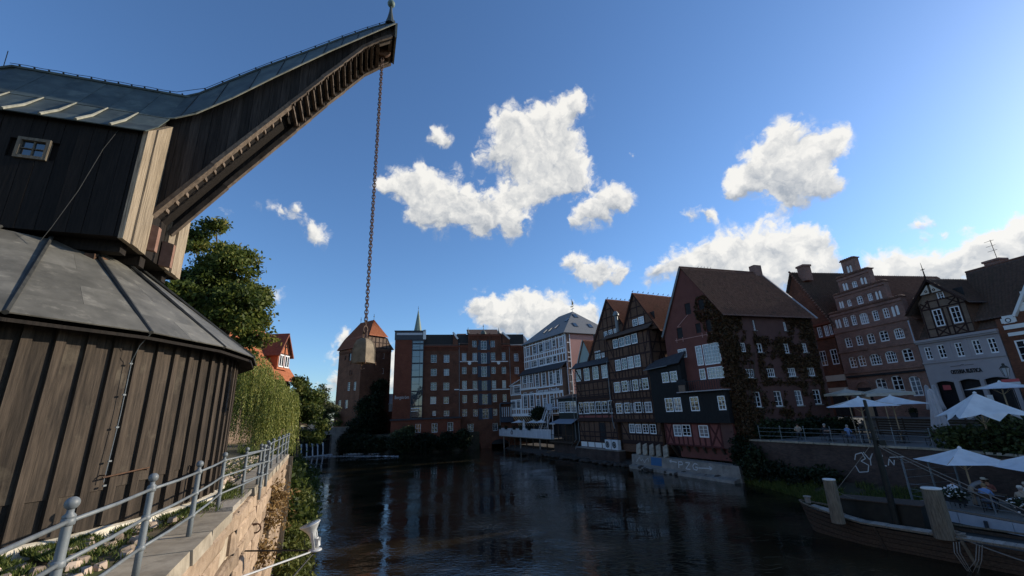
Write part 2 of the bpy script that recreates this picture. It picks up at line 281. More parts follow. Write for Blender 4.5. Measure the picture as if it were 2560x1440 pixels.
glass('lamp_glass', (.30, .32, .33), (.4, .42, .43), rough=.1)
canvas('canvas_white', (.86, .86, .86)); canvas('canvas_cream', (.60, .55, .47)); canvas('canvas_yellow', (.80, .70, .42)); canvas('canvas_grey', (.50, .48, .50), .15)
foliage('leaf_chestnut', [(0, (.03, .048, .012)), (.4, (.095, .125, .024)), (.8, (.17, .185, .038)), (1, (.30, .25, .06))], .42)
foliage('leaf_willow', [(0, (.05, .075, .014)), (.45, (.19, .22, .042)), (1, (.44, .41, .13))], .4)
foliage('leaf_mid', [(0, (.024, .038, .009)), (.5, (.075, .105, .021)), (1, (.18, .18, .045))])
foliage('leaf_hedge', [(0, (.014, .022, .007)), (.5, (.04, .055, .014)), (1, (.09, .10, .03))], .2)
foliage('leaf_pale', [(0, (.04, .052, .022)), (.5, (.09, .105, .045)), (1, (.17, .18, .09))])
foliage('leaf_dark', [(0, (.006, .011, .005)), (.6, (.016, .027, .010)), (1, (.035, .05, .017))], .2)
foliage('leaf_ivy', [(0, (.025, .017, .010)), (.4, (.060, .038, .018)), (.75, (.105, .052, .026)), (1, (.13, .085, .032))], .2)
foliage('leaf_bank', [(0, (.03, .042, .010)), (.5, (.085, .105, .022)), (1, (.20, .20, .05))])
foliage('leaf_dry', [(0, (.12, .075, .028)), (.5, (.27, .165, .06)), (1, (.40, .26, .11))], .2)
foliage('grass_blade', [(0, (.03, .05, .010)), (.6, (.095, .125, .026)), (1, (.20, .20, .06))])
foliage('weed', [(0, (.05, .042, .018)), (1, (.15, .125, .06))], .1)
def water_mat():
    m, nt, N, L, b = _new('water')
    g = N.new('ShaderNodeNewGeometry')
    n0 = N.new('ShaderNodeTexNoise'); n0.inputs['Scale'].default_value = .22; n0.inputs['Detail'].default_value = 5; L.new(g.outputs['Position'], n0.inputs['Vector'])
    rp = N.new('ShaderNodeValToRGB'); rp.color_ramp.elements[0].position = .35; rp.color_ramp.elements[1].position = .75
    rp.color_ramp.elements[0].color = (.006, .0055, .004, 1); rp.color_ramp.elements[1].color = (.034, .026, .013, 1); L.new(n0.outputs['Fac'], rp.inputs[0])
    L.new(rp.outputs[0], b.inputs['Base Color']); b.inputs['Roughness'].default_value = .03; b.inputs['IOR'].default_value = 1.33
    mp = N.new('ShaderNodeMapping'); mp.inputs['Rotation'].default_value = (0, 0, R(20)); mp.inputs['Scale'].default_value = (.55, 1.1, 1); L.new(g.outputs['Position'], mp.inputs['Vector'])
    a = N.new('ShaderNodeTexNoise'); a.inputs['Scale'].default_value = 1.1; a.inputs['Detail'].default_value = 3; L.new(mp.outputs[0], a.inputs['Vector'])
    c = N.new('ShaderNodeTexNoise'); c.inputs['Scale'].default_value = 5.0; c.inputs['Detail'].default_value = 4; L.new(mp.outputs[0], c.inputs['Vector'])
    pt = N.new('ShaderNodeMapRange'); pt.inputs['From Min'].default_value = .4; pt.inputs['From Max'].default_value = .65; pt.inputs['To Min'].default_value = .06; pt.inputs['To Max'].default_value = 1.5; L.new(n0.outputs['Fac'], pt.inputs['Value'])
    mu = N.new('ShaderNodeMath'); mu.operation = 'MULTIPLY'; L.new(c.outputs['Fac'], mu.inputs[0]); L.new(pt.outputs[0], mu.inputs[1])
    b1 = N.new('ShaderNodeBump'); b1.inputs['Strength'].default_value = .14; b1.inputs['Distance'].default_value = .12; L.new(a.outputs['Fac'], b1.inputs['Height'])
    b2 = N.new('ShaderNodeBump'); b2.inputs['Strength'].default_value = .34; b2.inputs['Distance'].default_value = .05; L.new(mu.outputs[0], b2.inputs['Height']); L.new(b1.outputs[0], b2.inputs['Normal'])
    L.new(b2.outputs[0], b.inputs['Normal'])
water_mat()

# ------------------------------------------------------------------ mesh builders
class MB:
    def __init__(s): s.v = []; s.f = []
    def add(s, vs, fs):
        o = len(s.v); s.v.extend([tuple(x) for x in vs]); s.f.extend([tuple(i + o for i in q) for q in fs]); return s
    def poly(s, pts): return s.add(pts, [tuple(range(len(pts)))])
    def hexa(s, p):                                 # 8 corners: bottom 0-3, top 4-7
        return s.add(p, [(3, 2, 1, 0), (4, 5, 6, 7), (0, 1, 5, 4), (1, 2, 6, 5), (2, 3, 7, 6), (3, 0, 4, 7)])
    def box(s, c, X, Y, Z):                         # centre and half axes
        c, X, Y, Z = map(Vector, (c, X, Y, Z))
        return s.hexa([c - X - Y - Z, c + X - Y - Z, c + X + Y - Z, c - X + Y - Z, c - X - Y + Z, c + X - Y + Z, c + X + Y + Z, c - X + Y + Z])
    def bar(s, a, b, w, h, side=None):              # straight beam from a to b, w along side, h across
        a, b = Vector(a), Vector(b); d = (b - a).normalized()
        if side is None: side = d.cross(Vector((0, 0, 1)))
        side = Vector(side)
        if side.length < 1e-4: side = Vector((1, 0, 0))
        side = (side - d * side.dot(d)).normalized(); up = side.cross(d)
        return s.box((a + b) / 2, (b - a) / 2, side * w / 2, up * h / 2)
    def prism(s, pts, vec):
        n = len(pts); vec = Vector(vec); pts = [Vector(p) for p in pts]
        return s.add(pts + [p + vec for p in pts], [tuple(range(n - 1, -1, -1)), tuple(range(n, 2 * n))] + [(i, (i + 1) % n, (i + 1) % n + n, i + n) for i in range(n)])
    def tube(s, pts, r, n=8, caps=True):
        pts = [Vector(p) for p in pts]; k = len(pts); rs = r if isinstance(r, (list, tuple)) else [r] * k
        o = len(s.v); ref = None
        for i, p in enumerate(pts):
            t = (pts[min(i + 1, k - 1)] - pts[max(i - 1, 0)]).normalized()
            if ref is None: ref = t.orthogonal().normalized()
            ref = (ref - t * ref.dot(t)).normalized(); q = t.cross(ref)
            for j in range(n):
                a = 2 * PI * j / n; s.v.append(tuple(p + ref * (rs[i] * math.cos(a)) + q * (rs[i] * math.sin(a))))
        for i in range(k - 1):
            for j in range(n):
                j2 = (j + 1) % n; s.f.append((o + i * n + j, o + i * n + j2, o + (i + 1) * n + j2, o + (i + 1) * n + j))
        if caps: s.f.append(tuple(o + j for j in range(n - 1, -1, -1))); s.f.append(tuple(o + (k - 1) * n + j for j in range(n)))
        return s
    def lathe(s, prof, c, n=16, axis=(0, 0, 1), arc=2 * PI):   # prof: (radius, height)
        c = Vector(c); ax = Vector(axis).normalized(); e1 = ax.orthogonal().normalized(); e2 = ax.cross(e1)
        return s.tube([c + ax * h for _, h in prof], [max(r, 1e-4) for r, _ in prof], n) if False else s._lathe(prof, c, ax, e1, e2, n)
    def _lathe(s, prof, c, ax, e1, e2, n):
        o = len(s.v); k = len(prof)
        for r, h in prof:
            for j in range(n):
                a = 2 * PI * j / n; s.v.append(tuple(c + ax * h + e1 * (r * math.cos(a)) + e2 * (r * math.sin(a))))
        for i in range(k - 1):
            for j in range(n):
                j2 = (j + 1) % n; s.f.append((o + i * n + j, o + i * n + j2, o + (i + 1) * n + j2, o + (i + 1) * n + j))
        s.f.append(tuple(o + j for j in range(n - 1, -1, -1))); s.f.append(tuple(o + (k - 1) * n + j for j in range(n)))
        return s
    def sphere(s, c, r, n=10, m=6, sc=(1, 1, 1)):
        c = Vector(c); prof = []
        o = len(s.v)
        for i in range(1, m):
            t = PI * i / m
            for j in range(n):
                a = 2 * PI * j / n; s.v.append((c.x + r * sc[0] * math.sin(t) * math.cos(a), c.y + r * sc[1] * math.sin(t) * math.sin(a), c.z - r * sc[2] * math.cos(t)))
        for i in range(m - 2):
            for j in range(n):
                j2 = (j + 1) % n; s.f.append((o + i * n + j, o + i * n + j2, o + (i + 1) * n + j2, o + (i + 1) * n + j))
        b = len(s.v); s.v.append((c.x, c.y, c.z - r * sc[2])); s.v.append((c.x, c.y, c.z + r * sc[2]))
        for j in range(n):
            j2 = (j + 1) % n; s.f.append((b, o + j2, o + j)); s.f.append((b + 1, o + (m - 2) * n + j, o + (m - 2) * n + j2))
        return s
    def torus(s, c, ax, R1, r, n=12, m=6, e=None, stretch=1.0):
        c = Vector(c); ax = Vector(ax).normalized(); e1 = Vector(e).normalized() if e is not None else ax.orthogonal().normalized(); e2 = ax.cross(e1); o = len(s.v)
        for i in range(n):
            a = 2 * PI * i / n; d = e1 * (math.cos(a) * stretch) + e2 * math.sin(a); dn = (e1 * math.cos(a) + e2 * math.sin(a)); p = c + d * R1
            for j in range(m):
                b = 2 * PI * j / m; s.v.append(tuple(p + dn * (r * math.cos(b)) + ax * (r * math.sin(b))))
        for i in range(n):
            for j in range(m):
                i2 = (i + 1) % n; j2 = (j + 1) % m; s.f.append((o + i * m + j, o + i2 * m + j, o + i2 * m + j2, o + i * m + j2))
        return s
def origin(o):
    p = Vector((0, 0, 0))
    while o is not None: p = p + Vector(o.location); o = o.parent
    return p
def build(name, mb, mat, parent=None, at=None, smooth=False):
    """link the collected shape as one mesh object; vertices are given in world coordinates"""
    base = origin(parent); loc = Vector((0, 0, 0))
    if at is not None: loc = Vector(at) - base
    off = base + loc
    me = bpy.data.meshes.new(name)
    v = np.array(mb.v, dtype=np.float64).reshape(-1, 3) - np.array(off)
    me.from_pydata(v.tolist(), [], mb.f); me.update()
    me.materials.append(MATS[mat] if isinstance(mat, str) else mat)
    if smooth: me.polygons.foreach_set('use_smooth', [True] * len(me.polygons))
    o = bpy.data.objects.new(name, me); COL.objects.link(o)
    o.location = loc; o.parent = parent
    return o
def fast(name, verts, quads, mat, parent=None, rnd=None, kind=None, n=4):
    base = np.array(origin(parent)); me = bpy.data.meshes.new(name)
    verts = np.asarray(verts, dtype=np.float32).reshape(-1, 3) - base.astype(np.float32); quads = np.asarray(quads, dtype=np.int32).reshape(-1, n)
    me.vertices.add(len(verts)); me.vertices.foreach_set('co', verts.ravel())
    me.loops.add(quads.size); me.loops.foreach_set('vertex_index', quads.ravel())
    me.polygons.add(len(quads)); me.polygons.foreach_set('loop_start', np.arange(0, quads.size, n, dtype=np.int32))
    me.update(calc_edges=True); me.validate()
    if rnd is not None:
        a = me.attributes.new('rnd', 'FLOAT', 'POINT'); a.data.foreach_set('value', np.asarray(rnd, dtype=np.float32))
    me.materials.append(MATS[mat]); o = bpy.data.objects.new(name, me); COL.objects.link(o); o.parent = parent
    if kind: o['kind'] = kind
    return o
def tag(o, label, cat=None, group=None, kind=None):
    o['label'] = label
    if cat: o['category'] = cat
    if group: o['group'] = group
    if kind: o['kind'] = kind
    return o
def thing(name, label, cat, loc, group=None):
    o = bpy.data.objects.new(name, None); COL.objects.link(o); o.location = loc; o.empty_display_size = .3
    return tag(o, label, cat, group)
def struct(name, mb, mat, label=None):
    o = build(name, mb, mat); o['kind'] = 'structure'
    if label: o['label'] = label
    return o
def clone(o, parent=None, loc=None, rot=None):
    c = o.copy(); COL.objects.link(c); c.parent = parent
    if loc is not None: c.location = loc
    if rot is not None: c.rotation_euler = rot
    return c
def clone_tree(root, loc, rotz=None, label=None):
    r = clone(root, None, loc)
    if rotz is not None: r.rotation_euler = (0, 0, rotz)
    if label: r['label'] = label
    for ch in list(root.children):
        c = clone(ch, r)
        for g in list(ch.children): clone(g, c)
    return r

class Wall:
    """a vertical wall plane: u runs along it, z up, o outwards (towards the river)"""
    def __init__(s, p0, ang, flip=False, o=0.0):
        a = R(ang); s.t = Vector((math.cos(a), math.sin(a), 0)); s.n = Vector((s.t.y, -s.t.x, 0))
        if flip: s.n = -s.n
        s.p0 = Vector((p0[0], p0[1], 0)) + s.n * o
    def P(s, u, z, o=0.0): return s.p0 + s.t * u + s.n * o + Vector((0, 0, z))
    def box(s, mb, u0, u1, z0, z1, o0, o1):
        return mb.hexa([s.P(u0, z0, o0), s.P(u1, z0, o0), s.P(u1, z0, o1), s.P(u0, z0, o1), s.P(u0, z1, o0), s.P(u1, z1, o0), s.P(u1, z1, o1), s.P(u0, z1, o1)])
    def beam(s, mb, a, b, w, o0, o1):              # timber lying on the wall between two (u, z) points
        d = Vector((b[0] - a[0], b[1] - a[1])); d.normalize(); q = Vector((-d.y, d.x)) * (w / 2)
        A = [(a[0] - q.x, a[1] - q.y), (b[0] - q.x, b[1] - q.y), (b[0] + q.x, b[1] + q.y), (a[0] + q.x, a[1] + q.y)]
        return mb.hexa([s.P(x, y, o0) for x, y in A] + [s.P(x, y, o1) for x, y in A])
def clip(poly, axis, val, keep_greater):
    out = []
    for i in range(len(poly)):
        a, b = poly[i], poly[(i + 1) % len(poly)]
        ia = (a[axis] >= val - 1e-9) if keep_greater else (a[axis] <= val + 1e-9); ib = (b[axis] >= val - 1e-9) if keep_greater else (b[axis] <= val + 1e-9)
        if ia: out.append(a)
        if ia != ib:
            t = (val - a[axis]) / (b[axis] - a[axis]); out.append((a[0] + t * (b[0] - a[0]), a[1] + t * (b[1] - a[1])))
    return out
def wall_sheet(mb, w, outline, holes, depth=.16, o=0.0):
    us = sorted(set([p[0] for p in outline] + [h[0] for h in holes] + [h[2] for h in holes])); zs = sorted(set([p[1] for p in outline] + [h[1] for h in holes] + [h[3] for h in holes]))
    lo_u, hi_u = min(p[0] for p in outline), max(p[0] for p in outline); lo_z, hi_z = min(p[1] for p in outline), max(p[1] for p in outline)
    us = [u for u in us if lo_u <= u <= hi_u]; zs = [z for z in zs if lo_z <= z <= hi_z]
    for i in range(len(us) - 1):
        col = clip(clip(list(outline), 0, us[i], True), 0, us[i + 1], False)
        if len(col) < 3: continue
        for j in range(len(zs) - 1):
            cu, cz = (us[i] + us[i + 1]) / 2, (zs[j] + zs[j + 1]) / 2
            if any(h[0] < cu < h[2] and h[1] < cz < h[3] for h in holes): continue
            pc = clip(clip(col, 1, zs[j], True), 1, zs[j + 1], False)
            if len(pc) >= 3: mb.poly([w.P(u, z, o) for u, z in pc])
    for (u0, z0, u1, z1) in holes:
        cu, cz = (u0 + u1) / 2, (z0 + z1) / 2
        if not (lo_u <= cu <= hi_u and lo_z <= cz <= hi_z): continue
        A = [(u0, z0), (u1, z0), (u1, z1), (u0, z1)]
        for k in range(4):
            a, b = A[k], A[(k + 1) % 4]; mb.poly([w.P(*a, o), w.P(*b, o), w.P(*b, o - depth), w.P(*a, o - depth)])
def hole(it, g=0.0): return (it[0] - it[2] / 2 - g, it[1] - it[3] / 2 - g, it[0] + it[2] / 2 + g, it[1] + it[3] / 2 + g)
def window(root, w, it, nx=2, ny=3, frame='frame_white', pane='pane', o=-.07, fw=.07, mw=.035, sill=None, arch=0.0, name='window', open_leaf=False):
    u, z, ww, h = it[:4]; u0, u1, z0, z1 = u - ww / 2, u + ww / 2, z - h / 2, z + h / 2
    mb = MB(); d = .05
    w.box(mb, u0, u0 + fw, z0, z1, o - .02, o + d); w.box(mb, u1 - fw, u1, z0, z1, o - .02, o + d)
    w.box(mb, u0 + fw, u1 - fw, z0, z0 + fw * 1.3, o - .02, o + d); w.box(mb, u0 + fw, u1 - fw, z1 - fw, z1, o - .02, o + d)
    for i in range(1, nx):
        x = u0 + ww * i / nx; m2 = mw * (1.6 if nx % 2 == 0 and i == nx // 2 else 1) / 2; w.box(mb, x - m2, x + m2, z0 + fw * 1.3, z1 - fw, o - .015, o + .035)
    for j in range(1, ny):
        y = z0 + h * j / ny; w.box(mb, u0 + fw, u1 - fw, y - mw / 2, y + mw / 2, o - .015, o + .028)
    if arch:                                        # curved head filling the two upper corners
        n = 6
        for sgn in (-1, 1):
            pts = [(u + sgn * ww / 2, z1)]
            for k in range(n + 1):
                a = PI / 2 * k / n; pts.append((u + sgn * ww / 2 * math.cos(a), z1 - arch + arch * math.sin(a)))
            f = [w.P(x, y, o + d + .004) for x, y in pts]
            if sgn > 0: f = f[::-1]
            mb.poly(f)
    wo = build(name, mb, frame, root, at=w.P(u, z0, o))
    pb = MB(); pb.poly([w.P(u0 + fw * .5, z0 + fw * .5, o), w.P(u1 - fw * .5, z0 + fw * .5, o), w.P(u1 - fw * .5, z1 - fw * .5, o), w.P(u0 + fw * .5, z1 - fw * .5, o)])
    build('pane', pb, pane, wo)
    if sill:
        sb = MB(); w.box(sb, u0 - .06, u1 + .06, z0 - .09, z0 - .003, -.1, .09); build('sill', sb, sill, wo)
    return wo
def windows(root, w, items, nx=2, ny=3, **kw):
    for it in items:
        k = dict(kw); a, b = (it[4], it[5]) if len(it) > 5 else (nx, ny)
        if 'pane' not in k: k['pane'] = 'pane_bright' if random.random() < .16 else 'pane'
        window(root, w, it, a, b, **k)
def tiles(root, A, B, Cc, D, mat, rib=.27, row=.36, amp=.035, name='roof_tiles', lift=.04):
    """pantiled roof face: A-B eaves, D-C ridge (A under D); ribs run down the slope, each course steps"""
    A, B, Cc, D = map(np.array, map(tuple, (A, B, Cc, D)))
    L1 = max(np.linalg.norm(B - A), np.linalg.norm(Cc - D)); L2 = (np.linalg.norm(D - A) + np.linalg.norm(Cc - B)) / 2
    nu = max(2, int(L1 / rib)) * 4; nv = max(1, int(L2 / row))
    nrm = np.cross(B - A, D - A); nrm = nrm / np.linalg.norm(nrm)
    if nrm[2] < 0: nrm = -nrm
    s = np.linspace(0, 1, nu + 1); ph = np.arange(nu + 1) % 4
    prof = np.array([0, 1, .9, .15])[ph] * amp
    V = []; 
    for j in range(nv):
        for t, up in ((j / nv, .03), ((j + 1) / nv, 0.0)):
            base = (A[None] * (1 - s[:, None]) + B[None] * s[:, None]) * (1 - t) + (D[None] * (1 - s[:, None]) + Cc[None] * s[:, None]) * t
            jit = RNG.normal(0, .006, nu + 1)
            V.append(base + nrm * (prof + up + lift + jit)[:, None])
    V = np.concatenate(V); k = nu + 1; q = []
    for r in range(2 * nv - 1):
        i = np.arange(nu); q.append(np.stack([r * k + i, r * k + i + 1, (r + 1) * k + i + 1, (r + 1) * k + i], 1))
    o = fast(name, V, np.concatenate(q), mat, root); o['kind'] = 'stuff'
    return o
def slab(root, name, pts, th, mat):
    mb = MB(); p = [Vector(x) for x in pts]; n = (p[1] - p[0]).cross(p[2] - p[0]).normalized()
    if n.z < 0: n = -n; p = p[::-1]
    mb.prism([x - n * th for x in p], n * th); return build(name, mb, mat, root)
def leaves(centres, size, asp=1.6, upbias=.3, rng=RNG):
    """one quad per centre, randomly turned"""
    n = len(centres); d = rng.normal(size=(n, 3)); d /= np.linalg.norm(d, axis=1)[:, None]
    nn = rng.normal(size=(n, 3)); nn[:, 2] += upbias; nn -= d * (nn * d).sum(1)[:, None]; nn /= np.linalg.norm(nn, axis=1)[:, None]
    e = np.cross(nn, d); s = (size * rng.uniform(.6, 1.35, n))[:, None]
    v = np.stack([centres - d * s * asp / 2, centres + e * s * .42, centres + d * s * asp / 2, centres - e * s * .42], 1)
    return v.reshape(-1, 3), np.arange(4 * n).reshape(-1, 4)
def crown(root, blobs, n_clump, per, size, mat, clump_r=.45, name='crown', upbias=.3, sub=0, shell=.55):
    tone = None
    if sub:
        b = np.array(blobs, float); k = np.repeat(np.arange(len(b)), sub); d = RNG.normal(size=(len(k), 3)); d /= np.linalg.norm(d, axis=1)[:, None]
        c = b[k, :3] + d * b[k, 3:] * RNG.uniform(.45, .95, len(k))[:, None]; r = b[k, 3:].min(1)[:, None] * RNG.uniform(.26, .46, (len(k), 1)) * np.array([[1.1, 1.1, .8]])
        blobs = np.concatenate([c, r], 1); shell = .25
    b = np.array(blobs, float); vol = (b[:, 3] * b[:, 4] * b[:, 5]) ** .8; idx = RNG.choice(len(b), n_clump, p=vol / vol.sum()); d = RNG.normal(size=(n_clump, 3)); d /= np.linalg.norm(d, axis=1)[:, None]
    c = b[idx, :3] + d * b[idx, 3:] * (shell + (1 - shell) * RNG.uniform(0, 1, n_clump) ** .6)[:, None]; tone = RNG.uniform(-.22, .22, len(b))[idx]
    k = RNG.normal(0, clump_r, (n_clump, per, 3)); k[..., 2] *= .6
    pts = (c[:, None] + k).reshape(-1, 3); v, q = leaves(pts, np.full(len(pts), size), upbias=upbias)
    shade = np.repeat(RNG.uniform(.15, .75, n_clump) + tone, per) + RNG.normal(0, .16, len(pts))
    return fast(name, v, q, mat, root, np.repeat(np.clip(shade, 0, 1), 4))

# ================================================================== setting: land, water, banks
WQ = Wall((-11.53, 22.45), math.degrees(math.atan2(-.9153, .4028)), flip=True)      # quay wall, u runs towards the viewer, o towards the river
assert WQ.n.x > 0
mb = MB(); mb.poly([(-3000, -3000, -1.4), (3000, -3000, -1.4), (3000, 3000, -1.4), (-3000, 3000, -1.4)]); struct('ground', mb, 'earth', 'dark river bed and far ground under everything')
mb = MB(); mb.poly([(-90, -60, 0), (70, -60, 0), (70, 135, 0), (-90, 135, 0)]); struct('river', mb, 'water', 'dark brown river with weak ripples between the quay and the old houses')
def land(name, top, z, edge, ze, mat, label):
    """flat top polygon; edge: list of (crest xy, foot xy) pairs making the bank face"""
    mb = MB(); mb.poly([(x, y, z) for x, y in top])
    for (a, b), (c, d) in zip(edge[:-1], edge[1:]): mb.poly([(a[0], a[1], z), (c[0], c[1], z), (d[0], d[1], ze), (b[0], b[1], ze)])
    return struct(name, mb, mat, label)
ed = [((-12.3, 22.2), (-11.75, 22.75)), ((-15.2, 24.5), (-12.6, 24.6)), ((-20.0, 34.5), (-16.2, 34.2)), ((-25, 44), (-20.4, 42.3)), ((-40, 75), (-36.6, 75.4)), ((-45.5, 86), (-43.2, 86.3))]
land('left_bank', [(1.2, -9)] + [(-11.9, 22.3)] + [e[0] for e in ed] + [(-90, 125), (-400, 400), (-400, -60), (1.2, -60)], 5.36, ed, -.3, 'path_soil', 'trodden quay path and grassy bank beside the crane')
ed = [((-36.5, 94.5), (-37.2, 93.6)), ((-30, 95.0), (-31, 91.5)), ((-26.2, 91.5), (-25.5, 87.5)), ((-12, 91.2), (-11.6, 88.4)), ((-8, 93.2), (-8, 93.0))]
land('far_bank', [e[0] for e in ed] + [(0, 95), (3, 99), (14, 100), (60, 130), (300, 500), (-100, 500), (-52, 115)], 3.4, ed, -.4, 'earth', 'dark bank below the brick mill and the tower')
ed = [((26.9, 24.0), (18.9, 22.0)), ((26.6, 30.6), (19.3, 28.7)), ((23.6, 37.4), (20.3, 31.8)), ((22.6, 40.4), (20.5, 36.8)), ((21.4, 43.0), (20.2, 43.3))]
ed2 = [((28.5, 5.0), (19.0, 5.0)), ((28, 14.0), (18.5, 15.0))] + ed
def slope(name, edge, z0, z1, mat, label):
    mb = MB()
    for (a, b), (c, d) in zip(edge[:-1], edge[1:]): mb.poly([(a[0], a[1], z0), (c[0], c[1], z0), (d[0], d[1], z1), (b[0], b[1], z1)])
    return struct(name, mb, mat, label)
ZG = 1.0
slope('grass_bank', ed2, ZG, -.3, 'earth', 'grassy slope between the terrace wall and the water')
# bank below the old houses and the terrace wall
AB = [(21.4, 43.4), (9.7, 67.7), (4.6, 77.5), (-1.5, 91.8)]; FT = [(20.0, 42.9), (8.3, 65.6), (2.3, 77.1), (-3.2, 90.3)]
mb = MB()
for i in range(3):
    a, b, c, d = AB[i], AB[i + 1], FT[i + 1], FT[i]; mb.poly([(a[0], a[1], .55), (b[0], b[1], .55), (c[0], c[1], -.2), (d[0], d[1], -.2)]); mb.poly([(a[0], a[1], .55), (a[0] + 12, a[1] + 7, .56), (b[0] + 12, b[1] + 7, .56), (b[0], b[1], .55)])
struct('house_bank', mb, 'bank_stone', 'stony strip of bank below the half timbered houses')
tw0, tw1 = Vector((21.7, 42.6, 0)), Vector((27.25, 29.9, 0)); tw2 = Vector((29.6, 8, 0))
mb = MB(); mb.poly([(21.7, 42.6, 3.7), (27.25, 29.9, 3.7), (29.6, 8, 3.7), (29.6, -40, 3.7), (36.4, -40, 3.7), (36.4, 45.3, 3.7)]); struct('terrace', mb, 'paving', 'paved cafe terrace above the river wall')
mb = MB()
for k in range(5): mb.box((36.0 + .34 * k + .17, 14, 3.7 + .13 * (k + 1)), (.18, 0, 0), (0, 34, 0), (0, 0, .13 * (k + 1) + .0))
struct('steps', mb, 'paving', 'long flight of steps from the terrace up to the street')
mb = MB(); mb.poly([(36.9, -60, 5.02), (300, -60, 5.02), (300, 60, 5.02), (120, 120, 5.02), (36.9, 120, 5.02)]); struct('street', mb, 'paving', 'street in front of the gabled houses')
twd = (tw1 - tw0).normalized(); twn = Vector((twd.y, -twd.x, 0)); 
if twn.x > 0: twn = -twn
t = thing('terrace_wall', 'old brick river wall below the terrace railing with sprayed white tag', 'wall', tw0)
mb = MB()
for a, b in ((tw0, tw1), (tw1, tw2)): mb.prism([a + Vector((0, 0, -.5)), b + Vector((0, 0, -.5)), b + Vector((0, 0, 3.58)), a + Vector((0, 0, 3.58))], Vector((.35, .16, 0)))
build('brickwork', mb, 'bank_brick', t)
for a, b, n in ((tw0, tw1, 11), (tw1, tw2, 14)):
    for k in range(n):
        p, q = a.lerp(b, k / n), a.lerp(b, (k + 1) / n - .004); mb = MB(); mb.bar(p + twn * -.12 + Vector((0, 0, 3.65)), q + twn * -.12 + Vector((0, 0, 3.65)), .5, .13); build('coping_stone', mb, 'capstone', t)
TWU = Wall((tw0.x, tw0.y), math.degrees(math.atan2(twd.y, twd.x)), flip=True, o=.012)
if TWU.n.x > 0: TWU = Wall((tw0.x, tw0.y), math.degrees(math.atan2(twd.y, twd.x)), o=.012)
def stroke(name, parent, w, lines, r, mat, closed=False):
    mb = MB()
    for ln in lines:
        for a, b in zip(ln[:-1], ln[1:]): w.beam(mb, a, b, r, 0, .006)
    return build(name, mb, mat, parent)
stroke('sprayed_tag', t, TWU, [[(9.0, 2.6), (9.15, 3.0), (9.6, 3.15), (9.75, 2.75), (9.4, 2.55), (9.85, 2.3), (9.7, 1.85), (9.1, 1.75), (8.95, 2.2)], [(9.7, 3.2), (10.0, 2.7), (10.3, 3.15), (10.05, 2.7), (10.0, 2.3)], [(10.5, 3.1), (10.9, 3.05), (10.55, 2.4), (11.0, 2.35)], [(11.1, 2.4), (11.25, 2.85), (11.45, 2.45), (11.55, 2.8)], [(11.3, 2.95), (12.2, 3.05)]], .06, 'paint_white')

# ------------------------------------------------------------------ quay wall
qw = thing('quay_wall', 'sunlit sandstone quay wall dropping from the path to the river', 'wall', WQ.P(0, 5.2))
mb = MB(); WQ.box(mb, 0, 31, -1.2, 5.24, -.6, -.06); build('mortar_core', mb, 'mortar', qw)
rw = random.Random(3); z = -.25; row = 0; count = 0
heights = [.44, .42, .46, .40, .44, .42, .45, .40, .43, .42, .40, .41, .40]
for h in heights:
    u = -.0 + rw.uniform(0, .2) - .2
    while u < 19.5:
        L = rw.uniform(.7, 1.35) if u < 12 else rw.uniform(.9, 1.7); u2 = min(u + L, 19.6); a = max(u, 0)
        if u2 - a > .25 and count < 296 and not (13.9 < (a + u2) / 2 < 14.7 and z > .5):
            j = lambda s=.03: rw.uniform(-s, s); o = rw.uniform(-.02, .06); m = MB(); g_ = .018
            base = [WQ.P(a + g_, z + g_, -.2), WQ.P(u2 - g_, z + g_, -.2), WQ.P(u2 - g_, z + h - g_, -.2), WQ.P(a + g_, z + h - g_, -.2)]
            mid = [WQ.P(a + g_ + j(), z + g_ + j(), o - .03), WQ.P(u2 - g_ + j(), z + g_ + j(), o - .03), WQ.P(u2 - g_ + j(), z + h - g_ + j(), o - .03), WQ.P(a + g_ + j(), z + h - g_ + j(), o - .03)]
            f = .10; top = []
            for (uu, zz) in ((a + f, z + f * .7), (u2 - f, z + f * .7), (u2 - f, z + h - f * .7), (a + f, z + h - f * .7)): top.append(WQ.P(uu + j(.05), zz + j(.04), o + rw.uniform(.005, .05)))
            m.add(base + mid + top, [(0, 1, 5, 4), (1, 2, 6, 5), (2, 3, 7, 6), (3, 0, 4, 7), (4, 5, 9, 8), (5, 6, 10, 9), (6, 7, 11, 10), (7, 4, 8, 11), (8, 9, 10, 11)])
            build('stone', m, 'sandstone', qw); count += 1
        u = u2
    z += h
u = 0.0
while u < 24:
    L = rw.uniform(1.1, 1.7); m = MB(); u2 = u + L - .02
    if not (11.6 < u + L / 2 < 14.6):
        j = lambda s=.02: rw.uniform(-s, s)
        m.hexa([WQ.P(u, 5.22, -.62 + j()), WQ.P(u2, 5.22, -.62 + j()), WQ.P(u2, 5.22, .07 + j()), WQ.P(u, 5.22, .07 + j()), WQ.P(u, 5.41 + j(.008), -.62), WQ.P(u2, 5.41 + j(.008), -.62), WQ.P(u2, 5.40 + j(.008), .05 + j()), WQ.P(u, 5.40 + j(.008), .05 + j())])
        build('capstone', m, 'capstone', qw)
    u += L
for k in range(3):
    m = MB(); WQ.box(m, 11.7 + k * .96, 12.62 + k * .96, 5.30, 5.40 + .006 * k, -1.5, .0); build('landing_plank', m, 'boat_plank', qw)
m = MB(); WQ.box(m, 13.85, 14.75, .2, 5.2, -.5, -.42); WQ.box(m, 13.80, 13.90, .2, 5.2, -.3, .03); build('slot_shade', m, 'black_boards', qw)  # black strips paint the shade of a slot in the wall
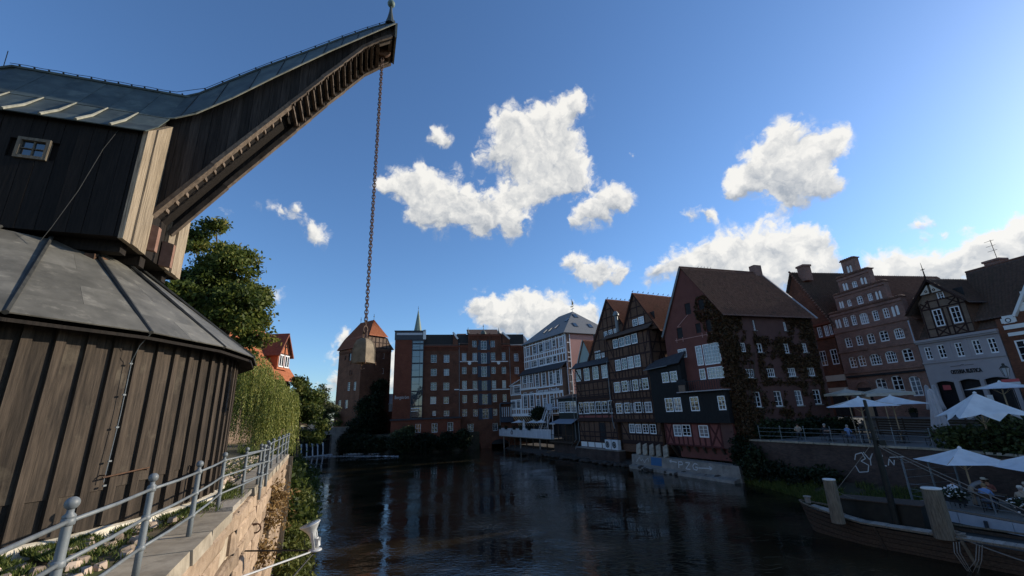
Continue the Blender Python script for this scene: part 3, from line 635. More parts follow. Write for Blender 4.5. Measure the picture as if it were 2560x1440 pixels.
for uu, zz in ((15.6, 3.9), (15.2, 2.6), (11.0, 4.3), (16.8, 4.2)):
    m = MB(); m.torus(WQ.P(uu, zz, .09), WQ.t, .11, .02, 12, 6); m.bar(WQ.P(uu, zz + .1, -.1), WQ.P(uu, zz + .1, .1), .05, .05); build('mooring_ring', m, 'rust_iron', qw)
# timber fenders at the end of the wall
for k, uu in enumerate((-.25, .9)):
    m = MB(); m.bar(WQ.P(uu, -.6, .14), WQ.P(uu, 5.25 - .3 * k, .12), .24, .22, WQ.t); o = build('fender_post', m, 'pile_wood', qw)

# ------------------------------------------------------------------ cobbled path pieces beside the crane
CC = Vector((-11.75, 8.0, 0)); RC = 5.4
path = thing('cobbled_path', 'strip of uneven cobbles between the capstones and the crane', 'path', (-5.6, 7.5, 5.38)); path['kind'] = 'structure'; del path['category']
protos = []
for k in range(5):
    m = MB(); r = random.Random(k); n = 6; a0 = r.uniform(0, 1)
    lo = [(.11 * math.cos(a0 + 2 * PI * i / n) * r.uniform(.8, 1.15), .075 * math.sin(a0 + 2 * PI * i / n) * r.uniform(.8, 1.15), -.03) for i in range(n)]
    hi = [(x * .72, y * .72, .045 + r.uniform(-.008, .012)) for x, y, _ in lo]; md = [(x * .97, y * .97, .022) for x, y, _ in lo]
    m.add(lo + md + hi, [(i, (i + 1) % n, (i + 1) % n + n, i + n) for i in range(n)] + [(i + n, (i + 1) % n + n, (i + 1) % n + 2 * n, i + 2 * n) for i in range(n)] + [tuple(range(2 * n, 3 * n))])
    m.v = [(x - 5.6, y + 7.5, z + 5.38) for x, y, z in m.v]; protos.append((m, build('cobble', m, 'cobble', path)))
cand = []
for i in range(9000):
    y = rw.uniform(2.2, 22); x = rw.uniform(-13, -1.5); p = Vector((x, y, 0)); w_ = (p - WQ.p0).dot(WQ.n); dc = (p - CC).length
    if w_ > -.72 or w_ < -3.2 or dc < RC + .22: continue
    if 11.6 < (p - WQ.p0).dot(WQ.t) < 14.7 and w_ > -1.6: continue
    cand.append((p, w_, dc))
kept = []; cell = {}
for p, w_, dc in cand:
    key = (int(p.x / .21), int(p.y / .18)); bad = False
    for dx in (-1, 0, 1):
        for dy in (-1, 0, 1):
            for q in cell.get((key[0] + dx, key[1] + dy), []):
                if abs(q.x - p.x) < .19 and abs(q.y - p.y) < .145: bad = True
    if bad: continue
    cell.setdefault(key, []).append(p); kept.append((p, w_, dc))
kept.sort(key=lambda k: k[0].length)
kept = [k for k in kept if not (k[2] < RC + .75 and k[0].y < 6.2)]
far = MB()
for i, (p, w_, dc) in enumerate(kept):
    zz = 5.372 + .10 * max(0, 1 - (dc - RC) / 1.6); rot = rw.uniform(-.5, .5) + 1.9
    if i < 290:
        o = clone(protos[i % 5][1], path, (p.x + 5.6, p.y - 7.5, zz - 5.38 + rw.uniform(-.015, .01)), (rw.uniform(-.1, .1), rw.uniform(-.1, .1), rot))
    else:
        c_, s_ = math.cos(rot), math.sin(rot); pm_ = protos[i % 5][0]
        far.add([(p.x + (x + 5.6) * c_ - (y - 7.5) * s_, p.y + (x + 5.6) * s_ + (y - 7.5) * c_, zz + (z_ - 5.38)) for x, y, z_ in pm_.v], pm_.f)
for _, o in protos: bpy.data.objects.remove(o)
if far.v: o = build('far_cobbles', far, 'cobble', path); o['kind'] = 'stuff'
def grass(name, pts, h, label, mat='grass_blade', lean=.5, w=.012, kind='stuff', parent=None, per=1):
    n = len(pts); pts = np.asarray(pts); a = RNG.uniform(0, 2 * PI, n); hh = h * RNG.uniform(.45, 1.3, n)
    side = np.stack([np.cos(a), np.sin(a), np.zeros(n)], 1) * w; tip = np.stack([RNG.normal(0, lean, n) * hh, RNG.normal(0, lean, n) * hh, hh], 1)
    v = np.stack([pts - side, pts + side, pts + tip * .55 + side * .7, pts + tip], 1)
    o = fast(name, v.reshape(-1, 3), np.arange(4 * n).reshape(-1, 4), mat, parent, np.repeat(np.clip(RNG.normal(.5, .25, n), 0, 1), 4), kind)
    if label: o['label'] = label
    return o
gp = []
for i in range(30000):
    ang = R(rw.uniform(-62, 40)); rr = RC + .14 + abs(rw.gauss(0, .16 if ang > R(-13) else .42)); x, y = CC.x + rr * math.cos(ang), CC.y + rr * math.sin(ang)
    if ang > R(-10) and rw.random() < .75: continue
    if math.sin(ang * 17) + math.sin(ang * 41) < -.5: continue
    gp.append((x, y, 5.37 + .09 * max(0, 1 - (rr - RC) / 1.5)))
for i in range(9000):
    p = rw.choice(kept)[0]; gp.append((p.x + rw.uniform(-.14, .14), p.y + rw.uniform(-.14, .14), 5.37))
grass('grass', gp, .085, 'short grass growing along the foot of the crane')

# ------------------------------------------------------------------ the crane
JD = Vector((math.cos(R(20)), math.sin(R(20)), 0)); NS = Vector((JD.y, -JD.x, 0))       # jib direction, side facing the viewer
def K(L, o, z): return CC + JD * L + NS * o + Vector((0, 0, z))
crane = thing('harbour_crane', 'historic dark timber treadwheel crane with round base and long copper roofed jib', 'crane', (CC.x, CC.y, 5.36))
def cyl(a, r, z): return Vector((CC.x + r * math.cos(a), CC.y + r * math.sin(a), z))
nb = 96; rc = random.Random(5)
mb = MB()
for k in range(64):
    a0, a1 = 2 * PI * k / 64, 2 * PI * (k + 1) / 64; mb.poly([cyl(a0, RC - .08, 5.3), cyl(a1, RC - .08, 5.3), cyl(a1, RC - .08, 8.62), cyl(a0, RC - .08, 8.62)])
build('base_wall', mb, 'crane_black', crane)
for k in range(nb):
    a = 2 * PI * k / nb
    if not (-2.3 < ((a + PI) % (2 * PI)) - PI < 1.7): continue
    hw = PI / nb - .0015; zj = 6.16 + .10 * math.sin(a * 5)
    for z0, z1, ro in ((5.545, zj, .0), (zj + .006, 8.6, .018)):
        j = rc.uniform(-.006, .006); m = MB(); r0, r1 = RC - .05, RC + ro + j
        m.hexa([cyl(a - hw, r0, z0), cyl(a + hw, r0, z0), cyl(a + hw, r1, z0), cyl(a - hw, r1, z0), cyl(a - hw, r0, z1), cyl(a + hw, r0, z1), cyl(a + hw, r1, z1), cyl(a - hw, r1, z1)])
        build('board', m, 'crane_board', crane)
    b = a + PI / nb; hb = .0105; zz0 = 5.56 + rc.uniform(0, .03); m = MB()
    m.hexa([cyl(b - hb, RC - .01, zz0), cyl(b + hb, RC - .01, zz0), cyl(b + hb, RC + .075, zz0), cyl(b - hb, RC + .075, zz0), cyl(b - hb, RC - .01, 8.58), cyl(b + hb, RC - .01, 8.58), cyl(b + hb, RC + .075, 8.58), cyl(b - hb, RC + .075, 8.58)])
    build('batten', m, 'crane_batten', crane)
mb = MB(); n = 120
for k in range(n):
    a0, a1 = 2 * PI * k / n, 2 * PI * (k + 1) / n; w0 = .10 + .035 * math.sin(a0 * 23) + .02 * math.sin(a0 * 61); w1 = .10 + .035 * math.sin(a1 * 23) + .02 * math.sin(a1 * 61)
    h0 = 5.555 + .012 * math.sin(a0 * 31); h1 = 5.555 + .012 * math.sin(a1 * 31)
    mb.poly([cyl(a0, RC - .06, h0), cyl(a1, RC - .06, h1), cyl(a1, RC + w1, h1 - .03), cyl(a0, RC + w0, h0 - .03)]); mb.poly([cyl(a0, RC + w0, h0 - .03), cyl(a1, RC + w1, h1 - .03), cyl(a1, RC + w1 + .03, 5.3), cyl(a0, RC + w0 + .03, 5.3)])
build('plinth', mb, 'plinth', crane)
# conical roof: 22 facets, three courses of sheets, rolled seams
nf = 22; a00 = R(-28); RE, ZE, RT, ZT = 5.86, 8.44, 2.35, 11.02
AP = Vector((-10.74, 9.18, 12.03))
def cone(a, t): e = cyl(a, RE, ZE); return e.lerp(AP, t * .61)
for k in range(nf):
    a0, a1 = a00 + 2 * PI * k / nf, a00 + 2 * PI * (k + 1) / nf; am = (a0 + a1) / 2
    nrm = Vector((math.cos(am), math.sin(am), 1.35)).normalized(); off = rc.uniform(-.1, .1)
    cuts = [0, .17 + off * .1, .38 + off * .1, .60 + off * .1, .82, 1.0]
    for i in range(5):
        t0, t1 = cuts[i], cuts[i + 1] + (.015 if i < 4 else 0); up = .012 + .012 * (4 - i)
        A, B, C2, D = cone(a0, t0), cone(a1, t0), cone(a1, t1), cone(a0, t1); m1, m2 = (A + B) / 2, (C2 + D) / 2
        for q in (((A, m1, m2, D), (m1, B, C2, m2)) if (i + k) % 2 else ((A, B, C2, D),)): m = MB(); cq = sum(q, Vector()) / 4; m.prism([x.lerp(cq, .006) + nrm * (up + (0 if x is q[0] or x is q[1] else -.010)) for x in q], -nrm * .02); build('roof_sheet', m, 'lead_roof', crane)
    m = MB(); m.tube([cone(a0, t) + Vector((math.cos(a0), math.sin(a0), 1.2)).normalized() * .05 for t in (0, .33, .66, 1)], .036, 6); build('roof_seam', m, 'lead_dark', crane)
    m = MB(); m.prism([cyl(a0, RC - .1, 8.47), cyl(a1, RC - .1, 8.47), cyl(a1, RE - .03, 8.37), cyl(a0, RE - .03, 8.37)], (0, 0, .05)); build('soffit', m, 'crane_black', crane)
m = MB(); m.lathe([(1.7, 9.4), (1.7, 10.35), (1.5, 10.40), (1.5, 10.8)], (CC.x + .6, CC.y + .7, 0), 28); build('turntable', m, 'crane_black', crane)
# upper house
FL, HW = 3.55, 1.5; ZB, ZEV = 10.70, 13.15
m = MB(); m.hexa([K(-3.6, -1.42, ZB + .03), K(FL - .03, -1.42, ZB + .03), K(FL - .03, 1.42, ZB + .03), K(-3.6, 1.42, ZB + .03), K(-3.6, -1.42, 13.2), K(FL - .03, -1.42, 13.2), K(FL - .03, 1.42, 13.2), K(-3.6, 1.42, 13.2)]); build('house_core', m, 'crane_black', crane)
m = MB(); m.prism([K(FL - .06, -1.42, 13.1), K(FL - .06, 1.42, 13.1), K(FL - .06, .75, 14.05), K(FL - .06, 0, 15.1), K(FL - .06, -.75, 14.05)], JD * -.1); build('gable_core', m, 'crane_black', crane)
L = -3.6
while L < FL - .02:
    w_ = rc.uniform(.20, .30); L2 = min(L + w_, FL); j = rc.uniform(-.008, .01)
    for sgn in (1, -1):
        hole_ = sgn > 0 and L < 2.06 and L2 > 1.64
        for z0, z1 in (((ZB, 12.20), (12.62, 13.2)) if hole_ else ((ZB, 13.2),)):
            m = MB(); m.hexa([K(L + .004, sgn * 1.43, z0), K(L2 - .004, sgn * 1.43, z0), K(L2 - .004, sgn * (HW + j), z0), K(L + .004, sgn * (HW + j), z0), K(L + .004, sgn * 1.43, z1), K(L2 - .004, sgn * 1.43, z1), K(L2 - .004, sgn * (HW + j), z1), K(L + .004, sgn * (HW + j), z1)]); build('house_board', m, 'crane_black', crane)
    L = L2
# small four-pane window in the near side
wn = MB(); wc = (1.85, 12.41)
for (l0, l1, z0, z1, d) in ((1.60, 1.66, 12.18, 12.64, .05), (2.04, 2.10, 12.18, 12.64, .05), (1.66, 2.04, 12.18, 12.24, .05), (1.66, 2.04, 12.58, 12.64, .05), (1.842, 1.858, 12.24, 12.58, .02), (1.66, 2.04, 12.402, 12.418, .02)):
    wn.hexa([K(l0, 1.46, z0), K(l1, 1.46, z0), K(l1, HW + d, z0), K(l0, HW + d, z0), K(l0, 1.46, z1), K(l1, 1.46, z1), K(l1, HW + d, z1), K(l0, HW + d, z1)])
wo = build('window', wn, 'pile_wood', crane, at=K(1.85, 1.5, 12.2)); m = MB(); m.poly([K(1.66, HW - .01, 12.24), K(2.04, HW - .01, 12.24), K(2.04, HW - .01, 12.58), K(1.66, HW - .01, 12.58)]); build('pane', m, 'pane_sky', wo)
# pale weathered boards on the sunlit front, either side of the jib
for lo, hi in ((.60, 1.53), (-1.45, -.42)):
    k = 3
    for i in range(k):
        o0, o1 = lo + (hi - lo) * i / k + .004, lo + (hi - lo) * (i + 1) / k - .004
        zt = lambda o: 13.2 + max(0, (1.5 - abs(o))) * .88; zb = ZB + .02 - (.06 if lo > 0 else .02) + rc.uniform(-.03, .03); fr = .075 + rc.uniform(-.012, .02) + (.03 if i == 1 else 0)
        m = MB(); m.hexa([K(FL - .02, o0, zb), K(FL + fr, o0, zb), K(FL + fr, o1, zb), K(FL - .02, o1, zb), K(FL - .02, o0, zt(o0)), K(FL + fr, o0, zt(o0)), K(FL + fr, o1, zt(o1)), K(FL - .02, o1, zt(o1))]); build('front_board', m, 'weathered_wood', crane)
for o0, o1, z0, z1 in ((.46, .60, 10.80, 11.42), (-.42, -.30, 10.72, 11.35)):
    m = MB(); m.hexa([K(FL, o0, z0), K(FL + .24, o0, z0 - .04), K(FL + .24, o1, z0 - .04), K(FL, o1, z0), K(FL, o0, z1), K(FL + .24, o0, z1 - .08), K(FL + .24, o1, z1 - .08), K(FL, o1, z1)]); build('cover_plate', m, 'rust_panel', crane)
for o in (-1.0, .2, 1.05):
    m = MB(); m.bar(K(-3.2, o, ZB - .10), K(FL - .1, o, ZB - .10), .24, .24); build('floor_beam', m, 'crane_black', crane)
for i in range(5):
    m = MB(); m.bar(K(2.0 + .25 * i, .7, 10.35), K(2.0 + .25 * i, 1.2, 10.3), .16, .2); build('bearing_block', m, 'rust_iron', crane)
# house roof: ridge, bend, flared eave
def sheet(pts, mat='copper_roof', th=.02, name='roof_sheet'): return slab(crane, name, pts, th, mat)
cols = [-3.6, -2.8, -2.0, -1.2, -.4] + [.15, .72, 1.29, 1.86, 2.43, 3.0, 3.62]
prof = [(0, 15.32), (.42, 14.66), (.80, 14.06), (1.22, 13.52), (1.64, 13.12)]
def rp(L, i, sgn):
    o, z = prof[i]
    if L < .05: z = z - max(0, (.05 - L)) * (.55 if i == 0 else .55 * (1 - i / 4))     # hipped end slopes away
    return K(L, sgn * o, z)
for sgn in (1, -1):
    for c in range(len(cols) - 1):
        for i in range(4):
            up = Vector((0, 0, .012 * (i % 2) + .005 * (c % 2)))
            sheet([rp(cols[c], i, sgn) + up, rp(cols[c + 1] - .006, i, sgn) + up, rp(cols[c + 1] - .006, i + 1, sgn) + up, rp(cols[c], i + 1, sgn) + up])
        if sgn > 0 and c > 0:
            m = MB(); m.tube([rp(cols[c], 2, sgn) + Vector((0, 0, .04)), rp(cols[c], 3, sgn) + Vector((0, 0, .05)), rp(cols[c], 4, sgn) + NS * .01 + Vector((0, 0, .03))], [.012, .028, .03], 6); build('roof_seam', m, 'copper_seam', crane)
m = MB(); m.tube([rp(x, 0, 1) + Vector((0, 0, .02)) for x in (-3.6, 0.05, 3.6)], .045, 6); build('ridge_cap', m, 'copper_roof', crane)
for i in range(13):
    m = MB(); m.sphere(K(.2 + .27 * i, .05, 15.37), .022, 6, 4); build('ridge_clip', m, 'lead_dark', crane)
# jib
RIDGE = [(3.5, 15.32), (3.8, 15.50), (4.4, 16.06), (5.11, 16.71), (6.24, 17.66), (7.2, 18.50), (8.03, 19.18), (8.69, 19.66)]
EDGE = [(3.5, 14.08), (3.71, 14.14), (4.1, 14.36), (4.8, 15.0), (5.6, 15.83), (6.94, 17.16), (7.9, 18.05), (8.69, 18.77)]
BOT = [(3.5, 11.45), (4.6, 13.10), (6.05, 15.2), (6.4, 15.70), (6.8, 16.30), (7.27, 16.95), (7.78, 17.67), (8.2, 18.08), (8.69, 18.45)]
def ip(tab, L): return float(np.interp(L, [p[0] for p in tab], [p[1] for p in tab]))
JN, JF = .60, -.50
ls = [3.56 + .205 * i for i in range(26)]
for i in range(len(ls) - 1):
    l0, l1 = ls[i] + .003, ls[i + 1] - .003; j = rc.uniform(-.008, .012)
    b0, b1 = ip(BOT, l0) + .03, ip(BOT, l1) + .03; t0, t1 = ip(EDGE, l0) + .12, ip(EDGE, l1) + .12
    for oo, io in ((JN + j, JN - .04), (JF - j, JF + .04)):
        if oo < 0 and i % 2: continue
        l1b = l1 if oo > 0 else ls[min(i + 2, len(ls) - 1)] - .003; b1b, t1b = ip(BOT, l1b) + .03, ip(EDGE, l1b) + .12
        m = MB(); m.hexa([K(l0, io, b0), K(l1b, io, b1b), K(l1b, oo, b1b), K(l0, oo, b0), K(l0, io, t0), K(l1b, io, t1b), K(l1b, oo, t1b), K(l0, oo, t0)]); build('jib_plank', m, 'jib_board', crane)
m = MB()                                             # closed lining so no daylight shows through the jib
for a, b in zip(BOT[:-1], BOT[1:]): m.poly([K(a[0], JN - .05, a[1] + .30), K(b[0], JN - .05, b[1] + .30), K(b[0], JF + .05, b[1] + .30), K(a[0], JF + .05, a[1] + .30)])
build('jib_lining', m, 'crane_black', crane)
br = [3.5, 3.8, 4.4, 5.11, 5.68, 6.24, 6.75, 7.2, 7.62, 8.03, 8.40, 8.69]
for c in range(len(br) - 1):
    l0, l1 = br[c], br[c + 1] - .006; up = Vector((0, 0, .006 * (c % 2)))
    for sgn in (1, -1): sheet([K(l0, 0, ip(RIDGE, l0)) + up, K(l1, 0, ip(RIDGE, l1)) + up, K(l1, sgn * .77, ip(EDGE, l1)) + up, K(l0, sgn * .77, ip(EDGE, l0)) + up])
    if c:
        m = MB(); m.tube([K(l0, 0, ip(RIDGE, l0) + .02), K(l0, .77, ip(EDGE, l0) + .015)], .012, 5); build('roof_seam', m, 'lead_dark', crane)
m = MB(); m.tube([K(l, 0, z + .02) for l, z in RIDGE], .04, 6); build('ridge_cap', m, 'copper_roof', crane)
m = MB(); m.tube([K(l, .775, z - .01) for l, z in EDGE], .022, 6); build('eave_roll', m, 'copper_seam', crane)
for i in range(14):
    l = 3.9 + .36 * i; m = MB(); m.sphere(K(l, .04, ip(RIDGE, l) + .07), .026, 6, 4); build('ridge_clip', m, 'lead_dark', crane)
# underside: two rails with blocks, then a curved ladder of slats
def rail(o, l0, l1, w_, h, mat, name, dz=0):
    pts = [l0] + [p[0] for p in BOT if l0 < p[0] < l1] + [l1]
    for a, b in zip(pts[:-1], pts[1:]): m = MB(); m.bar(K(a - .01, o, ip(BOT, a) + dz), K(b + .01, o, ip(BOT, b) + dz), w_, h, NS); build(name, m, mat, crane)
rail(JN - .02, 3.6, 6.08, .17, .10, 'beam_wood', 'near_rail'); rail(JF + .02, 3.6, 8.62, .13, .13, 'slat_wood', 'far_rail'); rail(JN + .01, 6.08, 8.60, .07, .09, 'slat_wood', 'upper_rail', .02)
for i in range(15):
    l = 3.78 + .158 * i; m = MB(); m.box(K(l, JN - .17, ip(BOT, l) - .035), JD * .035, NS * .085, Vector((0, 0, .045))); build('rail_block', m, 'beam_wood', crane)
for i in range(14):
    l = 6.10 + .150 * i; z_ = ip(BOT, l); m = MB(); m.bar(K(l, JN - .02, z_ + .03), K(l, JF + .06, z_ + .03), .072, .09, JD); s_ = build('slat', m, 'slat_wood', crane)
    m = MB(); m.box(K(l + .03, JN - .05, z_ + .055), JD * .05, NS * .05, Vector((0, 0, .05))); m.box(K(l + .03, JF + .1, z_ + .055), JD * .05, NS * .05, Vector((0, 0, .05))); build('slat_end', m, 'slat_wood', s_)
for a, b in (((8.22, .5), (8.22, -.42)), ((8.58, .5), (8.58, -.42)), ((8.22, .46), (8.58, .46)), ((8.22, -.40), (8.58, -.40))):
    m = MB(); m.bar(K(a[0], a[1], ip(BOT, a[0]) + .02), K(b[0], b[1], ip(BOT, b[0]) + .02), .10, .12); build('pulley_frame', m, 'slat_wood', crane)
m = MB(); m.lathe([(.26, -.05), (.26, -.03), (.22, 0), (.26, .03), (.26, .05)], K(8.36, .02, 18.36), 20, NS); build('pulley', m, 'rust_iron', crane, smooth=False)
m = MB(); m.prism([K(8.66, JF, 18.43), K(8.66, JN, 18.43), K(8.66, .74, 18.80), K(8.66, 0, 19.60), K(8.66, -.74, 18.80)], JD * .05); build('tip_board', m, 'jib_board', crane)
m = MB(); m.bar(K(8.73, JN, 18.40), K(8.73, .75, 18.80), .06, .05); m.bar(K(8.73, JF, 18.42), K(8.73, JN, 18.42), .05, .05); build('tip_edge', m, 'copper_seam', crane)
fin = MB(); fin.lathe([(.17, -.12), (.11, .10), (.055, .42), (.04, .62), (.03, .70)], K(8.55, 0, 19.62), 10); fo = build('finial_spike', fin, 'copper_roof', crane, at=K(8.55, 0, 19.6)); m = MB(); m.sphere(K(8.55, 0, 20.40), .125, 14, 10); build('finial_ball', m, 'spire_green', fo, smooth=True)
# lightning cable down the near side, cone and base wall
m = MB(); m.tube([K(3.1, 1.53, 13.1), K(2.95, 1.55, 12.6), K(2.75, 1.56, 11.6), K(2.52, 1.58, 10.75), K(2.6, 1.9, 10.32)], .006, 5); build('lightning_cable', m, 'lead_dark', crane)
aa = R(-11.4); m = MB(); m.tube([cone(aa, .9) + Vector((0, 0, .07)), cone(aa, .5) + Vector((0, 0, .07)), cone(aa, 0) + Vector((.03, 0, .06)), cyl(aa, RC + .28, 8.28), cyl(aa + .01, RC + .11, 8.05), cyl(aa + .012, RC + .1, 7.2), cyl(aa + .006, RC + .1, 6.2)], .006, 5); build('lightning_cable', m, 'rail_steel', crane)
for z_ in (8.0, 7.5, 7.0, 6.5, 6.15): m = MB(); m.box(cyl(aa + .01, RC + .1, z_), (.01, 0, 0), (0, .026, 0), (0, 0, .012)); build('cable_clip', m, 'rail_steel', crane)
m = MB(); m.tube([K(-.1, 0, 15.3), K(-.12, 0, 15.75)], .008, 4); build('lightning_rod', m, 'lead_dark', crane)
m = MB(); m.tube([K(0 + .3 * i, .02, 15.41 + (.015 if i % 2 else 0)) for i in range(12)] + [K(l, .02, ip(RIDGE, l) + .11) for l in (3.9, 4.6, 5.4, 6.2, 7, 7.8, 8.4)], .007, 4); build('ridge_wire', m, 'lead_dark', crane)

# chain and lifting bell
cx, cy = K(8.36, .02, 0).x + .02, K(8.36, .02, 0).y
CHX, CHY = -3.885, 10.865
chain = thing('hoist_chain', 'long rusty iron chain hanging from the crane jib', 'chain', (CHX, CHY, 9.34))
m = MB(); m.torus((CHX, CHY, 9.40), (1, 0, 0), .045, .0135, 14, 6, e=(0, 0, 1), stretch=1.75); lk = build('link', m, 'chain_iron', chain, at=(CHX, CHY, 9.40))
nl = 92
for i in range(1, nl): clone(lk, chain, (0, 0, .06 + i * (18.1 - 9.40) / nl), (0, 0, (PI / 2 if i % 2 else 0) + rc.uniform(-.15, .15)))
bell = thing('lifting_bell', 'bronze coloured dome shaped lifting weight on the chain end', 'weight', (CHX, CHY, 8.3))
def dome(o, z): return o
pr = [(.275, 8.36), (.275, 8.40), (.272, 8.60), (.262, 8.72), (.235, 8.83), (.19, 8.915), (.12, 8.965), (.03, 8.985)]
rot = R(-62)
m = MB(); corners = []
for r_, z_ in pr: corners.append([Vector((CHX + r_ * math.cos(rot + PI / 2 * k), CHY + r_ * math.sin(rot + PI / 2 * k), z_)) for k in range(4)])
for i in range(len(pr) - 1):
    for k in range(4): m.poly([corners[i][k], corners[i][(k + 1) % 4], corners[i + 1][(k + 1) % 4], corners[i + 1][k]])
m.poly(corners[0][::-1]); build('bell_body', m, 'bell_metal', bell)
for k in range(4):
    m = MB(); m.tube([corners[i][k] for i in range(len(pr))], .014, 6); build('corner_rib', m, 'bell_metal', bell)
    a, b = corners[0][k], corners[0][(k + 1) % 4]; m = MB(); m.bar(a, b, .03, .035); build('bottom_rim', m, 'bell_metal', bell)
    m = MB(); m.tube([a + (a - Vector((CHX, CHY, a.z))) * .08 + Vector((0, 0, .02)), a + (a - Vector((CHX, CHY, a.z))) * .12 + Vector((0, 0, -.06))], .014, 5); build('bolt', m, 'rust_iron', bell)
m = MB(); m.torus((CHX, CHY, 9.05), (.5, .87, 0), .055, .017, 14, 6, e=(0, 0, 1), stretch=1.8); build('shackle', m, 'chain_iron', bell)
m = MB(); m.torus((CHX, CHY, 9.22), (.9, -.4, 0), .075, .018, 14, 6, e=(0, 0, 1), stretch=1.2); m.tube([(CHX - .05, CHY, 9.2), (CHX - .06, CHY, 9.05), (CHX - .05, CHY, 8.98)], .014, 5); m.tube([(CHX + .05, CHY, 9.2), (CHX + .055, CHY, 9.05), (CHX + .04, CHY, 8.98)], .014, 5); build('hook_ring', m, 'chain_iron', bell)
m = MB(); m.tube([(CHX - .02, CHY, 8.36), (CHX - .02, CHY, 8.28), (CHX - .07, CHY, 8.22), (CHX - .03, CHY, 8.18), (CHX + .03, CHY, 8.21)], .015, 6); build('hook', m, 'chain_iron', bell)

# ------------------------------------------------------------------ quay railing
rl = thing('quay_railing', 'grey painted iron railing with ball topped posts on the quay edge', 'railing', (-5.84, 8.93, 5.40))
posts = [(-3.62, 3.72), (-4.31, 5.35), (-4.95, 7.0), (-5.84, 8.93), (-6.55, 11.55), (-6.98, 12.15), (-8.01, 14.3), (-8.80, 16.05), (-9.6, 17.9), (-10.3, 19.5), (-11.0, 21.1), (-11.5, 22.3)]
def post(x, y, zb, zt):
    m = MB(); m.lathe([(.036, zb), (.036, zb + .3), (.034, zt - .17), (.034, zt - .165), (.044, zt - .15), (.044, zt - .135), (.024, zt - .115), (.024, zt - .09)], (x, y, 0), 14); po = build('post', m, 'rail_steel', rl, at=(x, y, zb), smooth=True)
    m = MB(); m.sphere((x, y, zt - .045), .05, 14, 10); build('ball_finial', m, 'rail_steel', po, smooth=True)
    m = MB()
    for h in (.30, .61, .91): m.lathe([(.034, zb + h - .03), (.046, zb + h - .022), (.046, zb + h + .022), (.034, zb + h + .03)], (x, y, 0), 12)
    build('collar', m, 'rail_steel', po, smooth=True)
for i, (x, y) in enumerate(posts):
    dz = .0 if i != 4 else -.25; post(x, y, 5.38 + dz, 6.47 - .01 * i if i < 8 else 6.40)
post(-6.42, 10.6, 5.38, 6.43); post(-6.62, 11.9, 5.38, 6.46)
for h in (.30, .61, .91):
    for (a, b) in list(zip(posts[:-1], posts[1:])) + [((-2.6, 1.6), posts[0])]:
        va, vb = Vector((a[0], a[1], 5.38 + h)), Vector((b[0], b[1], 5.38 + h)); mid = (va + vb) / 2 + Vector((0, 0, -.012))
        m = MB(); m.tube([va, mid, vb], .0185, 8); build('rail', m, 'rail_steel', rl, smooth=True)
    m = MB(); va, vb = Vector((-6.42, 10.6, 5.38 + h)), Vector((-6.62, 11.9, 5.38 + h)); m.tube([va, vb], .02, 8); build('gate_rail', m, 'rail_steel', rl)
m = MB(); m.tube([(-5.3, 6.6, 6.20), (-4.45, 5.75, 6.22)], .012, 6); 
hb = thing('hand_bar', 'short rusty iron bar fixed to the crane boards behind the railing', 'bar', cyl(R(-8), RC + .06, 6.30))
m = MB(); m.tube([cyl(R(-11.5), RC + .12, 6.27), cyl(R(-4.0), RC + .12, 6.33)], .012, 6); 
for a in (-11.2, -4.3): m.tube([cyl(R(a), RC, 6.30), cyl(R(a), RC + .125, 6.30)], .01, 5)
build('bar', m, 'rust_iron', hb)

# floodlight on its bracket
fl = thing('floodlight', 'grey floodlight pointing up on a bracket over the water', 'lamp', (-5.02, 11.55, 3.95))
FP = Vector((-5.02, 11.55, 3.98))
for nm, a, mt in (('bracket_arm', WQ.P(11.95, 4.02, -.05), 'black_metal'), ('stay_rod', WQ.P(14.1, 3.98, -.05), 'lamp_metal'), ('stay_strut', WQ.P(14.6, 2.7, -.05), 'black_metal')):
    m = MB(); m.tube([a, FP + Vector((.02, 0, -.02))], .021, 6); build(nm, m, mt, fl)
m = MB(); m.lathe([(.04, -.03), (.155, -.025), (.155, 0.0), (.12, .015), (.06, .03)], FP, 16); build('base_plate', m, 'lamp_metal', fl, smooth=True)
ax = Vector((-.18, -.30, .93)).normalized(); ax = Vector((-.28, -.1, .95)).normalized(); hc = FP + Vector((-.10, 0, .34))
m = MB(); m.lathe([(.075, -.16), (.08, -.02), (.09, 0), (.12, .07), (.215, .20), (.235, .215), (.235, .235), (.21, .235)], hc, 20, ax); build('reflector', m, 'lamp_metal', fl, smooth=True)
m = MB(); m.lathe([(.205, .225), (.19, .236), (.02, .24)], hc, 20, ax); build('lens', m, 'lamp_glass', fl, smooth=True)
for s_ in (-1, 1):
    m = MB(); m.bar(FP + Vector((.01, s_ * .10, .02)), hc + Vector((.03, s_ * .11, .05)), .025, .06); build('yoke', m, 'lamp_metal', fl)
m = MB(); m.lathe([(.085, -.30), (.085, -.10)], hc + Vector((.04, 0, 0)), 14, ax)
for k in range(6): m.box(hc + ax * -.2 + Vector((.09, -.075 + .03 * k, 0)), (.03, 0, 0), (0, .003, 0), (0, 0, .09))
build('housing', m, 'lamp_metal', fl)
m = MB(); m.tube([hc + Vector((-.06, -.05, .02)), hc + Vector((-.16, -.06, -.10)), hc + Vector((-.14, -.06, -.25)), FP + Vector((-.06, -.05, .02))], .009, 6); build('cable', m, 'black_metal', fl)

